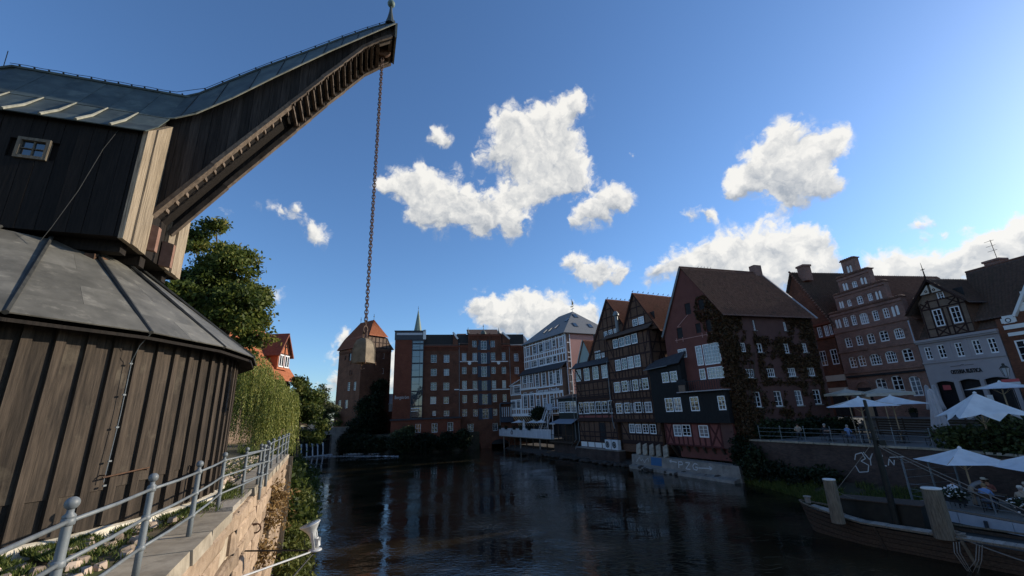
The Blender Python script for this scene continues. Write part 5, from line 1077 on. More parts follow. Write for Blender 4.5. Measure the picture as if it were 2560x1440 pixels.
# ------------------------------------------------------------------ brick water tower
C0, LT, RT_ = Vector((-35.2, 97, 0)), Vector((-42.6, 102.3, 0)), Vector((-30.3, 103.6, 0))
tow = thing('brick_tower', 'tall square brick water tower with steep hipped tile roof behind the ivy', 'tower', (-35.2, 97, 2))
dL, dR = (C0 - LT), (RT_ - C0); lenL, lenR = dL.length, dR.length
wL = Wall((LT.x, LT.y), math.degrees(math.atan2(dL.y, dL.x))); wR = Wall((C0.x, C0.y), math.degrees(math.atan2(dR.y, dR.x)))
fl_ = lambda lst: [(lenL - u, z, w_, h) for u, z, w_, h in lst]
WLw = fl_([(4.2, 14.05, .95, 1.9), (1.82, 14.0, .95, 1.9), (7.35, 10.2, 1.1, 1.8), (4.66, 10.15, 1.15, 1.8), (6.36, 20.8, .5, .9), (4.56, 20.9, 1.0, 1.8), (4.11, 17.2, .42, 1.0), (3.38, 17.2, .42, 1.0)])
WRw = [(3.77, 21.0, .75, 1.9), (6.0, 21.1, .6, 1.3), (3.91, 17.6, .45, 1.2), (6.04, 17.5, .5, 1.3), (5.73, 14.0, 1.0, 1.9)]
for w, Ln, it in ((wL, lenL, WLw), (wR, lenR, WRw)):
    mb = MB(); wall_sheet(mb, w, [(0, 1.5), (Ln, 1.5), (Ln, 22.9), (0, 22.9)], [hole(i) for i in it], .3); build('wall', mb, 'tower_brick', tow)
    windows(tow, w, it[:4], 2, 4, o=-.15, sill='tower_brick'); windows(tow, w, it[4:], 1, 2, o=-.2, frame='frame_dark', sill='tower_brick')
    part('string_course', 'tower_brick', tow, w, (0, Ln, 22.2, 22.5, .003, .12), (0, Ln, 7.3, 7.6, .003, .1))
    mb = MB(); n = int(Ln / .45)
    for k in range(n): u = (k + .5) * Ln / n; w.box(mb, u - .12, u + .12, 21.75, 22.19, .003, .1)
    o = build('dentils', mb, 'tower_brick', tow); o['kind'] = 'stuff'
backing(tow, wL, .1, lenL - .1, 3, 22.5, -.5); backing(tow, wR, .5, lenR - .1, 3, 22.5, -.5); shell(tow, wL, 0, lenL, 1.5, 22.9, lenR, 'tower_brick')
ov = .45; zE = 22.75; mR = (C0 + RT_) / 2; bk = -dL.normalized(); rt = dR.normalized()
def tp(a, b, z): return C0 + bk * a + rt * b + Vector((0, 0, z))       # a along the left face from the corner, b along the right face
rz = 30.0; hz, hb = 25.55, 1.55
# ridge along a (parallel to the left face) at b = lenR/2; the right-hand gable is half hipped
ra, rb_, mid = 1.9, lenL - 1.9, lenR / 2
slope = lambda b: zE + (rz - zE) * (b + ov) / (mid + ov)
bh = (25.6 - zE) / (rz - zE) * (mid + ov) - ov
tiles(tow, tp(lenL + ov, -ov, zE), tp(-ov, -ov, zE), tp(-ov, bh, 25.6), tp(lenL + ov, bh, 25.6), 'tile_red', .32, .42)
tiles(tow, tp(lenL + ov, bh, 25.6), tp(-ov, bh, 25.6), tp(ra, mid, rz), tp(rb_, mid, rz), 'tile_red', .32, .42)
tiles(tow, tp(-ov, bh, 25.6), tp(-ov, lenR - bh, 25.6), tp(ra, mid + .05, rz), tp(ra, mid - .05, rz), 'tile_orange', .32, .42)  # hip facing the sun gets brighter tiles, sunlight put into the colour
tiles(tow, tp(-ov, lenR + ov, zE), tp(lenL + ov, lenR + ov, zE), tp(rb_, mid, rz), tp(ra, mid, rz), 'tile_red', .32, .42)
tiles(tow, tp(lenL + ov, lenR - bh, 25.6), tp(lenL + ov, bh, 25.6), tp(rb_, mid - .05, rz), tp(rb_, mid + .05, rz), 'tile_red', .32, .42)
mb = MB(); mb.poly([tp(-.02, -ov, zE), tp(-.02, lenR + ov, zE), tp(-.02, lenR - bh, 25.6), tp(-.02, bh, 25.6)]); mb.poly([tp(lenL, -ov, zE), tp(lenL, lenR + ov, zE), tp(lenL, lenR - bh, 25.6), tp(lenL, bh, 25.6)]); build('gable_infill', mb, 'tan_brick', tow)
sg = [((0.2, 22.95), (lenR - .2, 22.95)), ((.9, 24.2), (lenR - .9, 24.2)), ((bh + .1, 25.5), (lenR - bh - .1, 25.5))] + [((u, 23.0), (u, 25.45)) for u in np.linspace(bh + .15, lenR - bh - .15, 6)] + [((bh - .1, 25.3), (.2, 23.1)), ((lenR - bh + .1, 25.3), (lenR - .2, 23.1))]
beams(tow, wR, sg, .16, .02, .07)
for a in (ra, rb_): mb = MB(); mb.tube([tp(a, mid, rz), tp(a, mid, rz + 1.5)], .05, 5); mb.sphere(tp(a, mid, rz + .9), .14, 8, 6); build('finial', mb, 'copper_roof', tow)

# ------------------------------------------------------------------ white timbered house with slate hip roof
wl0, wu = Wall((7.1, 78.9), -62.1), Wall((8.0, 79.4), -62.1)
wh = thing('white_timbered_house', 'pink brick house with white timber frame, grey slate hip roof and gilded ship vane', 'house', wl0.P(-5, 2.5))
I1 = T['wlow1']; I2 = T['wlow2'][3:8]; HL = [hole(i) for i in I1 + I2]
mb = MB(); wall_sheet(mb, wl0, [(-12.9, 6.3), (2.62, 6.3), (2.62, 14.45), (-12.9, 14.45)], HL, .15); wall_sheet(mb, wl0, [(-17.8, 6.3), (-12.9, 6.3), (-12.9, 13.5), (-17.8, 12.5)], [hole(i) for i in T['wlow2'][:3]], .15)
HU = [hole(i) for i in T['wup1'] + T['wup2']]
wall_sheet(mb, wu, [(-12.7, 14.4), (2.85, 14.4), (2.85, 20.8), (-12.7, 20.8)], HU, .15); build('wall', mb, 'white_house_brick', wh)
backing(wh, wl0, -17.7, 2.5, 6.4, 12.4, -.4); backing(wh, wu, -12.6, 2.7, 14.5, 20.6, -.4)
windows(wh, wu, T['wup1'], 2, 2, fw=.09, o=-.05); windows(wh, wu, T['wup2'], 2, 2, fw=.08, o=-.05); windows(wh, wl0, I1, 2, 4, fw=.08, o=-.05); windows(wh, wl0, T['wlow2'][:1], 5, 2, fw=.08, o=-.05); windows(wh, wl0, T['wlow2'][1:3], 3, 2, fw=.08, o=-.05); windows(wh, wl0, I2, 2, 4, fw=.08, o=-.05)
kw = dict(mat='white_timber', width=.24, brace=False)
frame_floor(wu, wh, -12.7, 2.85, 17.1, 20.65, T['wup1'], maxgap=1.0, mid=19.35 if False else None, **kw); frame_floor(wu, wh, -12.7, 2.85, 15.55, 17.05, T['wup2'], maxgap=.9, **kw)
frame_floor(wl0, wh, -12.9, 2.62, 11.35, 14.3, I1, maxgap=.95, **kw); frame_floor(wl0, wh, -12.9, 2.62, 6.5, 10.3, I2, maxgap=.95, **kw); frame_floor(wl0, wh, -17.75, -12.95, 6.5, 9.4, T['wlow2'][1:3], maxgap=.9, **kw); frame_floor(wl0, wh, -17.75, -12.95, 10.5, 12.4, T['wlow2'][:1], maxgap=.9, **kw)
for s_ in ((-7.3, 19.08), (-4.55, 19.1), (-2.2, 19.1), (-10.2, 16.2), (-6.9, 16.25)): part('shutter', 'shutter_grey', wh, wu, (s_[0] - .28, s_[0] + .28, s_[1] - .8, s_[1] + .8, .05, .09))
part('floor_band', 'white_timber', wh, wu, (-12.75, 2.9, 16.98, 17.2, .012, .09)); part('floor_band', 'white_timber', wh, wl0, (-12.95, -6.9, 11.3, 11.6, .012, .1), (-6.8, 2.65, 9.95, 10.25, .012, .1)); part('bottom_beam', 'white_timber', wh, wl0, (-17.6, -7.8, 6.1, 6.5, -.1, .12))
segs = [((-12.8, 17.9 - 3.0), (2.6, 17.9 - 3.0))]
# painted name on the beam
text(wh, wl0, -6.45, 10.33, 'Georg von Lösecke', 1.02, 'fence_white', o=.14, ext=.03, width=8.0, bold=.015)
# pent roof between the storeys, slate main roof
slab(wh, 'pent_roof', [wl0.P(-13.3, 14.25, .45), wl0.P(2.75, 14.25, .45), wu.P(2.9, 15.5, .02), wu.P(-12.8, 15.5, .02)], .14, 'tar_roof')
slab(wh, 'annex_roof', [wl0.P(-18.1, 12.4, .3), wl0.P(-18.1, 12.4, -3), wl0.P(-12.95, 13.5, -3), wl0.P(-12.95, 13.5, .3)], .12, 'white_timber')
cr_ = wu.P(2.85, 0); bd = -wu.n                                       # back direction
wsd = Wall((cr_.x, cr_.y), 27.9); DP = 12.0
mb = MB(); wall_sheet(mb, wsd, [(0, 6), (1.08, 6), (1.08, 20.8), (0, 20.8)], []); build('side_wall', mb, 'white_house_brick', wh); mb = MB(); wall_sheet(mb, wsd, [(1.08, 6), (DP, 6), (DP, 20.8), (1.08, 20.8)], []); build('side_wall', mb, 'pink_plaster', wh)
beams(wh, wsd, [((.1, 6.5), (.1, 20.7)), ((1.02, 6.5), (1.02, 20.7))] + [((.1, z), (1.02, z)) for z in (20.6, 18.9, 17.1, 16.2, 15.5, 14.2, 13.1, 11.8, 10.2)], .16, .0, .05, 'white_timber')
wsl = Wall((wl0.P(2.62, 0).x, wl0.P(2.62, 0).y), 27.9); mb = MB(); wall_sheet(mb, wsl, [(0, 2), (1.2, 2), (1.2, 14.4), (0, 14.4)], []); build('side_wall', mb, 'white_house_brick', wh)
mb = MB()
for a, b in ((wu.P(-12.7, 0), wu.P(-12.7, 0, -DP)), (wu.P(-12.7, 0, -DP), wu.P(2.85, 0, -DP))): mb.poly([a + Vector((0, 0, 6)), b + Vector((0, 0, 6)), b + Vector((0, 0, 20.8)), a + Vector((0, 0, 20.8))])
build('rear_walls', mb, 'pink_plaster', wh)
e = .5; q = lambda u, o, z: wu.P(u, z, o)
zr = 26.3; r1, r0_ = q(2.85 - 5.2, -DP / 2, zr), q(-12.7 + 5.2, -DP / 2, zr)
slab(wh, 'roof', [q(-12.7 - e, e, 20.65), q(2.85 + e, e, 20.65), r1, r0_], .15, 'slate'); slab(wh, 'roof', [q(2.85 + e, e, 20.65), q(2.85 + e, -DP - e, 20.65), r1], .15, 'slate'); slab(wh, 'roof', [q(-12.7 - e, e, 20.65), r0_, q(-12.7 - e, -DP - e, 20.65)], .15, 'slate'); slab(wh, 'roof', [q(-12.7 - e, -DP - e, 20.65), q(2.85 + e, -DP - e, 20.65), r1, r0_], .15, 'slate')
nr = (wu.n * .66 + Vector((0, 0, .75))).normalized(); ey = (Vector((0, 0, .66)) - wu.n * .75).normalized()
for u, z in ((-4.4, 22.6), (-2.6, 22.9), (-6.3, 22.6), (-.6, 24.0)): skylight(wh, q(u, e - (z - 20.65) / (zr - 20.65) * (DP / 2 + e), z), wu.t, ey, nr, .8, 1.2)
ns = (wu.t * .73 + Vector((0, 0, .68))).normalized(); ey2 = (Vector((0, 0, .73)) - wu.t * .68).normalized()
for o_, z in ((-3.6, 22.6), (-7.2, 22.6), (-5.6, 25.0)): skylight(wh, q(2.85 + e - (z - 20.65) / (zr - 20.65) * (5.2 + e), o_, z), -wu.n, ey2, ns, .9, 1.2)
pipe(wh, [wsd.P(.25, 20.6, .1), wsd.P(.35, 9.5, .1)], mat='frame_dark')
vn = r1 + Vector((0, 0, 0)); mb = MB(); mb.tube([vn, vn + Vector((0, 0, 2.6))], .035, 6); vo = build('weather_vane', mb, 'lead_dark', wh, at=vn)
mb = MB(); hv = [(-.75, 1.2), (-.5, .95), (.4, .95), (.75, 1.25), (.45, 1.12), (-.4, 1.12)]; mb.prism([vn + wu.t * x * .9 + Vector((0, 0, z)) for x, z in hv], wu.n * .04); build('gilded_ship', mb, 'gold', vo)
mb = MB(); mb.prism([vn + wu.t * x + Vector((0, 0, z)) for x, z in ((-.1, 1.3), (.55, 1.4), (.4, 1.9), (.05, 2.45))], wu.n * .03); build('sail', mb, 'gold', vo)
mb = MB(); mb.bar(vn + wu.t * -.6 + Vector((0, 0, .5)), vn + wu.t * .6 + Vector((0, 0, .55)), .03, .12); build('arrow', mb, 'white_band', vo)
# slanting struts under the overhang and dark undercroft
for k in range(11): mb = MB(); u = -16.8 + .92 * k; mb.bar(wl0.P(u, 6.1, .05), wl0.P(u + .5, 4.2, -1.1), .16, .16); build('strut', mb, 'wood_light', wh)
part('undercroft', 'black_boards', wh, wl0, (-17.6, 2.62, 1.0, 6.1, -1.6, -1.3))

# ------------------------------------------------------------------ river terrace of that house
wtr = Wall((3.9, 78.0), -62.1)
ter = thing('river_terrace', 'white lattice fenced cafe terrace on stilts over the stony bank', 'terrace', wtr.P(-6, 2.4))
part('deck', 'boat_plank', ter, wtr, (-16.4, 4.6, 2.3, 2.46, -4.4, .0))
for k in range(11):
    u0 = -16.4 + 21.0 * k / 11; u1 = -16.4 + 21.0 * (k + 1) / 11 - .03
    p_ = part('fence_panel', 'grey_panel', ter, wtr, (u0 + .05, u1 - .05, 2.5, 3.72, .02, .045)); mb = MB()
    for b in ((u0, u0 + .05, 2.45, 3.80, .0, .07), (u1 - .05, u1, 2.45, 3.80, .0, .07), (u0 + .05, u1 - .05, 2.45, 2.52, .0, .07), (u0 + .05, u1 - .05, 3.72, 3.80, .0, .07)): wtr.box(mb, *b)
    build('panel_frame', mb, 'fence_white', p_)
    mb = MB()
    for j in range(1, 7): x = u0 + (u1 - u0) * j / 7; wtr.box(mb, x - .012, x + .012, 2.52, 3.72, .046, .06)
    for j in range(1, 5): z = 2.52 + 1.2 * j / 5; wtr.box(mb, u0 + .05, u1 - .05, z - .012, z + .012, .0465, .056)
    o = build('lattice', mb, 'fence_white', p_); o['kind'] = 'stuff'
for k, u in enumerate((-16.35, -10.4, -3, 4.55)): part('handrail', 'fence_white', ter, wtr, (-16.4 + 5.25 * k, -16.4 + 5.25 * k + 5.22, 3.84, 3.93, .0, .08))
text(ter, wtr, -14.6, 2.95, 'ILMENAU', .62, 'fence_white', o=.065, ext=.006, width=3.2)
mb = MB(); c_ = wtr.P(-10.6, 3.15, .075); mb.torus(c_, wtr.n, .32, .07, 20, 6); mb.tube([c_ + wtr.t * .05 + Vector((0, 0, .3)), c_ + wtr.t * .05 + Vector((0, 0, .75))], .05, 5); build('emblem', mb, 'frame_dark', ter)
for k in range(9): u = -15.4 + 2.4 * k; mb = MB(); mb.bar(wtr.P(u, -.4, -.5), wtr.P(u, 2.3, -.5), .22, .22); mb2 = build('stilt', mb, 'concrete' if k % 3 == 0 else 'boat_wood', ter)
def planter(name, p, r, h, label, leaf='leaf_dark', fl=None):
    t_ = thing(name, label, 'planter', p); mb = MB(); mb.lathe([(r * .75, 0), (r, h), (r * 1.05, h), (r * .9, h - .01)], p, 12); build('pot', mb, 'pot_dark', t_)
    c = Vector(p) + Vector((0, 0, h + r * .55)); pts = np.array(c) + RNG.normal(0, 1, (240, 3)) * np.array([r * .5, r * .5, r * .42]); v, q_ = leaves(pts, np.full(240, r * .30)); fast('leaves', v, q_, leaf, t_, np.repeat(RNG.uniform(0, 1, 240), 4))
    return t_
for k, u in enumerate((-15.6, -12.7, -9.2, -6.5, -3.3)):
    planter('fence_planter', wtr.P(u, 3.72, .28), .34, .28, ['leftmost dark planter hung on the white terrace fence, at its corner', 'dark planter on the white fence just left of the round emblem', 'dark planter on the white fence right of the round emblem', 'dark planter on the white fence beneath the middle open umbrella', 'dark planter on the white fence nearest its stairs'][k])['group'] = 'planters on the white terrace fence'
# outdoor stair
st_ = thing('outdoor_stair', 'white railed wooden stair climbing the white timbered house to its door', 'stair', wtr.P(0, 2.5, -2))
for k in range(14): mb = MB(); mb.box(wtr.P(-3.4 + .24 * k, 2.75 + .33 * k, -2.4), wtr.t * .14, wtr.n * .55, Vector((0, 0, .03))); build('tread', mb, 'grey_panel', st_)
for o_ in (-1.83, -2.97):
    mb = MB(); mb.bar(wtr.P(-3.6, 2.5, o_), wtr.P(-.1, 7.2, o_), .07, .22, wtr.n); build('stringer', mb, 'fence_white', st_); mb = MB(); mb.bar(wtr.P(-3.6, 3.5, o_), wtr.P(-.1, 8.2, o_), .06, .08, wtr.n); build('handrail', mb, 'fence_white', st_)
    for k in range(9): mb = MB(); x = -3.4 + .4 * k; z = 2.75 + .55 * k; mb.bar(wtr.P(x, z, o_), wtr.P(x, z + 1.0, o_), .035, .035); build('baluster', mb, 'fence_white', st_)
part('landing', 'grey_panel', st_, wtr, (-.1, 1.7, 7.1, 7.22, -3.2, -1.7)); part('landing_panel', 'shutter_grey', st_, wtr, (-.1, 1.7, 7.22, 8.2, -1.74, -1.7))
for u in (-.05, 1.65): mb = MB(); mb.bar(wtr.P(u, 2.4, -1.75), wtr.P(u, 7.1, -1.75), .12, .12); build('support_post', mb, 'fence_white', st_)

# ------------------------------------------------------------------ small green gabled house and the pavilion
wg = Wall((11.83, 73.0), -62.1)
gh = thing('green_gabled_house', 'narrow pale green gable with red roof squeezed between the timbered houses', 'house', wg.P(0, 8))
mb = MB(); wall_sheet(mb, wg, [(-1.7, 7), (2.4, 7), (2.4, 14.6), (.35, 18.3), (-1.7, 14.3)], [(.1, 13.0, .5, 13.8), (.75, 13.1, 1.15, 13.9)], .1); build('wall', mb, 'green_plaster', gh); windows(gh, wg, [(.3, 13.4, .4, .8), (.95, 13.5, .4, .8)], 1, 2, o=-.05, frame='frame_dark'); backing(gh, wg, -1.5, 2.2, 7.5, 14.2, -.3)
tiles(gh, wg.P(2.8, 14.2, .2), wg.P(2.8, 14.2, -6), wg.P(.35, 18.5, -6), wg.P(.35, 18.5, .2), 'tile_red'); slab(gh, 'roof', [wg.P(-2.0, 14.0, .2), wg.P(-2.0, 14.0, -6), wg.P(.35, 18.45, -6), wg.P(.35, 18.45, .2)], .1, 'tile_red'); mb = MB(); mb.bar(wg.P(-2.0, 14.0, .22), wg.P(.35, 18.5, .22), .05, .2); build('verge_board', mb, 'green_plaster', gh)
wp = Wall((8.5, 71.0), -62.1); PI_ = [(-2.2, 7.45, 1.55, 1.75), (-.46, 7.45, 1.6, 1.75), (1.2, 7.42, 1.55, 1.75)]
pv = thing('river_pavilion', 'dark green timber pavilion with three white windows over an awning porch', 'pavilion', wp.P(-.5, 2.2))
mb = MB(); wall_sheet(mb, wp, [(-3.1, 5.6), (2.15, 5.6), (2.15, 8.95), (-3.1, 8.95)], [hole(i) for i in PI_], .1); mb.poly([wp.P(-3.1, 5.6), wp.P(-3.1, 5.6, -3), wp.P(-3.1, 8.95, -3), wp.P(-3.1, 8.95)]); build('wall', mb, 'boat_black', pv); windows(pv, wp, PI_, 2, 4, fw=.1, o=-.04); backing(pv, wp, -3, 2.1, 5.7, 8.8, -.35)
slab(pv, 'roof', [wp.P(-4.4, 8.9, .4), wp.P(2.2, 8.9, .4), wp.P(2.2, 9.6, -3), wp.P(-4.4, 9.6, -3)], .14, 'tar_roof')
for k in range(4): mb = MB(); wp.box(mb, -2.2 + .0 * k, 1.9, 10.2 + .55 * k, 10.32 + .55 * k, -3.0, -2.9); build('rear_slat', mb, 'black_boards', pv)
slab(pv, 'awning', [wp.P(-4.2, 4.95, 1.5), wp.P(2.4, 4.95, 1.5), wp.P(2.2, 5.6, .02), wp.P(-3.2, 5.6, .02)], .05, 'awning_grey'); part('awning_edge', 'white_band', pv, wp, (-4.0, -2.2, 4.84, 4.92, 1.5, 1.54))
for u in (-3.9, -1.8, .3, 2.2): mb = MB(); mb.bar(wp.P(u, 2.2, 1.2), wp.P(u, 5.0, 1.2), .12, .12); build('porch_post', mb, 'boat_wood', pv)
part('porch_floor', 'boat_wood', pv, wp, (-4.3, 2.4, 2.0, 2.2, -1, 1.4)); part('porch_back', 'black_boards', pv, wp, (-4.2, 2.3, 2.2, 5.5, -1.2, -1.1)); part('porch_base', 'bank_brick', pv, wp, (-4.2, 2.3, -.3, 2.0, -1.2, .6))
for k in range(16): u = -3.9 + .4 * k; mb = MB(); mb.bar(wp.P(u, 2.25, 1.25), wp.P(u, 3.15, 1.25), .04, .04); build('baluster', mb, 'boat_wood', pv)
part('porch_rail', 'boat_wood', pv, wp, (-4.0, 2.25, 3.15, 3.22, 1.2, 1.3))
pipe(pv, [wp.P(1.7, 13.0, .5), wp.P(1.95, 9.0, .5), wp.P(2.1, 5.6, .6), wp.P(2.3, 2.6, .7), wp.P(.9, 1.6, .7)])

# ------------------------------------------------------------------ half timbered house A, with its pent roof storey
Q0 = (20.9, 43.2)
qA = (Q0[0] + .25 * .901, Q0[1] + .25 * .4337); wA = Wall(qA, -64.3); wB = Wall(Q0, -64.3)
hA = thing('half_timbered_house', 'half timbered house with pent roof and single sharp gable, second row of open windows', 'house', wA.P(-22, 2), 'half timbered houses along the water')
mb = MB(); wall_sheet(mb, wA, [(-26.95, 1.6), (-17.9, 1.6), (-17.9, 13.2), (-26.95, 13.2)], [hole(i) for i in T['A_2'] + T['A_3']], .14)
build('wall', mb, 'dark_infill', hA)
mb = MB(); wall_sheet(mb, wA, [(-23.9, 13.2), (-12.6, 13.2), (-12.6, 14.6), (-18.0, 22.1), (-23.9, 13.6)], [hole(i) for i in T['A_1'] + T['A_g']], .14, o=-.5); build('gable_wall', mb, 'dark_infill', hA)
part('red_infill', 'red_infill', hA, wA, (-26.9, -17.95, 5.75, 6.25, .001, .006))
windows(hA, wA, T['A_2'], 2, 3, fw=.09, o=-.03); windows(hA, wA, T['A_3'], 2, 3, fw=.09, o=-.03); wA5 = Wall(qA, -64.3, o=-.5); windows(hA, wA5, T['A_1'] + T['A_g'], 2, 3, fw=.08, o=-.03)
backing(hA, wA, -26.8, -18, 2.2, 13, -.4); backing(hA, wA5, -22.6, -13, 13.3, 17.9, -.4); shell(hA, wA, -26.95, -17.9, .5, 13.2, 12, 'dark_infill')
frame_floor(wA, hA, -26.95, -17.95, 2.55, 5.3, [], maxgap=1.25, mid=3.2); frame_floor(wA, hA, -26.95, -17.95, 5.72, 8.25, T['A_3'], brace=True); frame_floor(wA, hA, -26.95, -17.95, 8.75, 10.75, [], maxgap=1.15, mid=9.0, brace=True); frame_floor(wA, hA, -26.95, -17.95, 10.95, 13.12, T['A_2'], maxgap=1.0)
part('jetty_beam', 'dark_timber', hA, wA, (-27.0, -17.95, 5.3, 5.68, -.05, .28), (-27.0, -17.95, 8.38, 8.66, -.05, .1))
for k, (a, b) in enumerate(((-26.7, -25.2), (-24.9, -23.4), (-23.2, -21.7), (-21.5, -20.4))): part('white_plinth_panel', 'white_band', hA, wA, (a, b, 1.75, 2.4, .005, .02))
part('doorway', 'hatch_dark', hA, wA, (-22.0, -20.4, 2.6, 5.1, .008, .02))
zg = lambda u: 22.1 - abs(u + 18.0) * (8.5 / 5.9 if u < -18 else 7.5 / 5.4)
sg = []
for z in (14.9, 16.7, 18.2, 19.6, 20.8): a, b = -18 - (22.1 - z) * 5.9 / 8.5, -18 + (22.1 - z) * 5.4 / 7.5; sg.append(((a, z), (b, z)))
for u in (-22.4, -20.75, -19.5, -18.45, -17.35, -16.2, -15.0, -13.9):
    zt = zg(u) - .05; z = 13.3
    for h in [hole(i, .05) for i in T['A_1'] + T['A_g']]:
        if h[0] < u < h[2]: z = h[3] + .05 if u > -19 or True else z
    if zt > z + .3: sg.append(((u, z), (u, zt)))
beams(hA, wA5, sg, .15, -.02, .035)
beams(hA, wA5, [((-23.9, 13.6), (-18.0, 22.1)), ((-18.0, 22.1), (-12.6, 14.6))], .22, -.1, .12)
slab(hA, 'pent_roof', [wA.P(-27.4, 13.15, .5), wA.P(-17.9, 13.15, .5), wA.P(-17.9, 14.05, -.48), wA.P(-27.4, 14.05, -.48)], .1, 'tar_roof')
tiles(hA, wA.P(-11.9, 13.9, -.3), wA.P(-11.9, 13.9, -12), wA.P(-18, 22.3, -12), wA.P(-18, 22.3, -.3), 'tile_red'); tiles(hA, wA.P(-24.4, 13.2, -12), wA.P(-24.4, 13.2, -.3), wA.P(-18, 22.3, -.3), wA.P(-18, 22.3, -12), 'tile_red')
mb = MB()
for k in range(14): p = wA.P(-18, 22.42, -.6 - .8 * k); mb.add([p + wA.n * .12, p - wA.n * .12, p + Vector((0, 0, .3)) - wA.n * .25], [(0, 1, 2), (2, 1, 0)])
o = build('ridge_points', mb, 'lead_dark', hA); o['kind'] = 'stuff'
pipe(hA, [wA.P(-27.1, 13.0, .45), wA.P(-27.05, 12.5, .12), wA.P(-26.9, 2.6, .15), wA.P(-28.2, 1.2, .2)])
ch = MB(); p = wA.P(-15.6, 17.6, .1); ch.tube([p - Vector((0, 0, .6)), p + Vector((0, 0, 1.6))], .22, 10); ch.lathe([(.3, 1.6), (.42, 1.7), (.42, 1.9), (.2, 2.3)], p, 10); build('chimney_pipe', ch, 'rail_steel', hA)
# ------------------------------------------------------------------ half timbered house B
hB = thing('half_timbered_house', 'tall dark half timbered house with broad gable between the red house and its twin', 'house', wB.P(-14, 2), 'half timbered houses along the water')
BI = T['B_1'] + T['B_2'] + T['B_3'] + T['B_3n'] + T['B_4'] + T['B_4n']
mb = MB(); wall_sheet(mb, wB, [(-18.15, 5.45), (-9.6, 5.45), (-9.6, 16.5), (-18.15, 16.5)], [hole(i) for i in BI], .14); build('wall', mb, 'dark_infill', hB)
wB4 = Wall(Q0, -64.3, o=-.35); wBg = Wall(Q0, -64.3, o=-.45)
mb = MB(); wall_sheet(mb, wB4, [(-17.2, 1.6), (-9.6, 1.6), (-9.6, 5.45), (-17.2, 5.45)], [hole(i) for i in T['B_5']], .14); build('wall', mb, 'dark_infill', hB)
mb = MB(); wall_sheet(mb, wBg, [(-15.0, 16.5), (-8.4, 16.2), (-12.0, 21.4)], [hole(i) for i in T['B_g']], .14); build('gable_wall', mb, 'dark_infill', hB)
windows(hB, wB, T['B_1'], 2, 2, fw=.09, o=-.02); windows(hB, wB, T['B_2'], 2, 3, fw=.09, o=-.02); windows(hB, wB, T['B_3'] + T['B_4'], 2, 3, fw=.09, o=-.02); windows(hB, wB, T['B_3n'] + T['B_4n'], 1, 3, fw=.04, o=-.03); windows(hB, wB4, T['B_5'], 2, 3, fw=.09, o=.01); windows(hB, wBg, T['B_g'], 2, 3, fw=.08, o=-.02)
backing(hB, wB, -18, -9.7, 5.6, 16.4, -.35); backing(hB, wB4, -17, -9.7, 2, 5.4, -.3); backing(hB, wBg, -14, -9, 16.3, 18.5, -.3)
frame_floor(wB, hB, -18.15, -9.6, 13.55, 16.3, T['B_1'], maxgap=1.1); frame_floor(wB, hB, -18.15, -9.6, 10.75, 13.45, T['B_2'], maxgap=1.1); frame_floor(wB, hB, -18.15, -9.6, 8.1, 10.6, T['B_3'] + T['B_3n'], maxgap=1.0); frame_floor(wB, hB, -18.15, -9.6, 5.55, 8.0, T['B_4'] + T['B_4n'], maxgap=1.0)
frame_floor(wB4, hB, -17.2, -9.6, 2.95, 5.35, T['B_5'], maxgap=1.0); part('jetty_beam', 'dark_timber', hB, wB, (-18.2, -9.55, 5.2, 5.48, -.3, .05)); part('base_beam', 'dark_timber', hB, wB4, (-17.3, -9.5, 2.55, 2.9, -.3, .12))
sg = [((-15.2, 16.7), (-8.5, 16.7))]
for z in (17.15, 18.45, 19.6, 20.5): sg.append(((-12 - (21.4 - z) * 3 / 4.9, z), (-12 + (21.4 - z) * 3.6 / 5.2, z)))
for u, z0 in ((-13.6, 16.7), (-12.95, 18.2), (-11.7, 18.3), (-10.5, 16.7), (-9.6, 16.7), (-14.3, 16.7)): sg.append(((u, z0), (u, 21.2 - abs(u + 12) * 1.6)))
beams(hB, wBg, sg, .15, -.02, .035); beams(hB, wBg, [((-15.0, 16.5), (-12.0, 21.45)), ((-12.0, 21.45), (-8.3, 16.2))], .22, -.1, .12)
slab(hB, 'pent_roof', [wB.P(-18.5, 16.35, .55), wB.P(-9.2, 16.35, .55), wB.P(-9.2, 17.05, -.43), wB.P(-18.5, 17.05, -.43)], .1, 'tile_dark')
tiles(hB, wB.P(-7.9, 15.7, -.2), wB.P(-7.9, 15.7, -12), wB.P(-12, 21.6, -12), wB.P(-12, 21.6, -.2), 'tile_red'); tiles(hB, wB.P(-15.5, 15.8, -12), wB.P(-15.5, 15.8, -.2), wB.P(-12, 21.6, -.2), wB.P(-12, 21.6, -12), 'tile_red')
mb = MB()
for k in range(9): p = wB.P(-12, 21.74, -.3 - .9 * k); mb.add([p + wB.n * .12, p - wB.n * .12, p + Vector((0, 0, .3)) - wB.n * .25], [(0, 1, 2), (2, 1, 0)])
o = build('ridge_points', mb, 'lead_dark', hB); o['kind'] = 'stuff'
rB = wB.P(-9.6, 0); wBs = Wall((rB.x, rB.y), 25.7); mb = MB(); wall_sheet(mb, wBs, [(0, 1.6), (9, 1.6), (9, 16.5), (0, 16.5)], []); build('side_wall', mb, 'dark_infill', hB)
beams(hB, wBs, [((.1, 5), (.1, 16.3)), ((1.6, 5), (1.6, 16.3)), ((3.2, 5), (3.2, 16.3)), ((4.8, 5), (4.8, 16.3)), ((0, 16.2), (6, 16.2)), ((0, 14.7), (6, 14.7)), ((0, 13.5), (6, 13.5)), ((0, 12), (6, 12)), ((0, 10.7), (6, 10.7)), ((.2, 13.6), (1.5, 16.1)), ((3.1, 13.6), (1.8, 16.1)), ((.2, 10.8), (1.5, 13.4)), ((3.1, 10.8), (1.8, 13.4))], .16, -.02, .035)
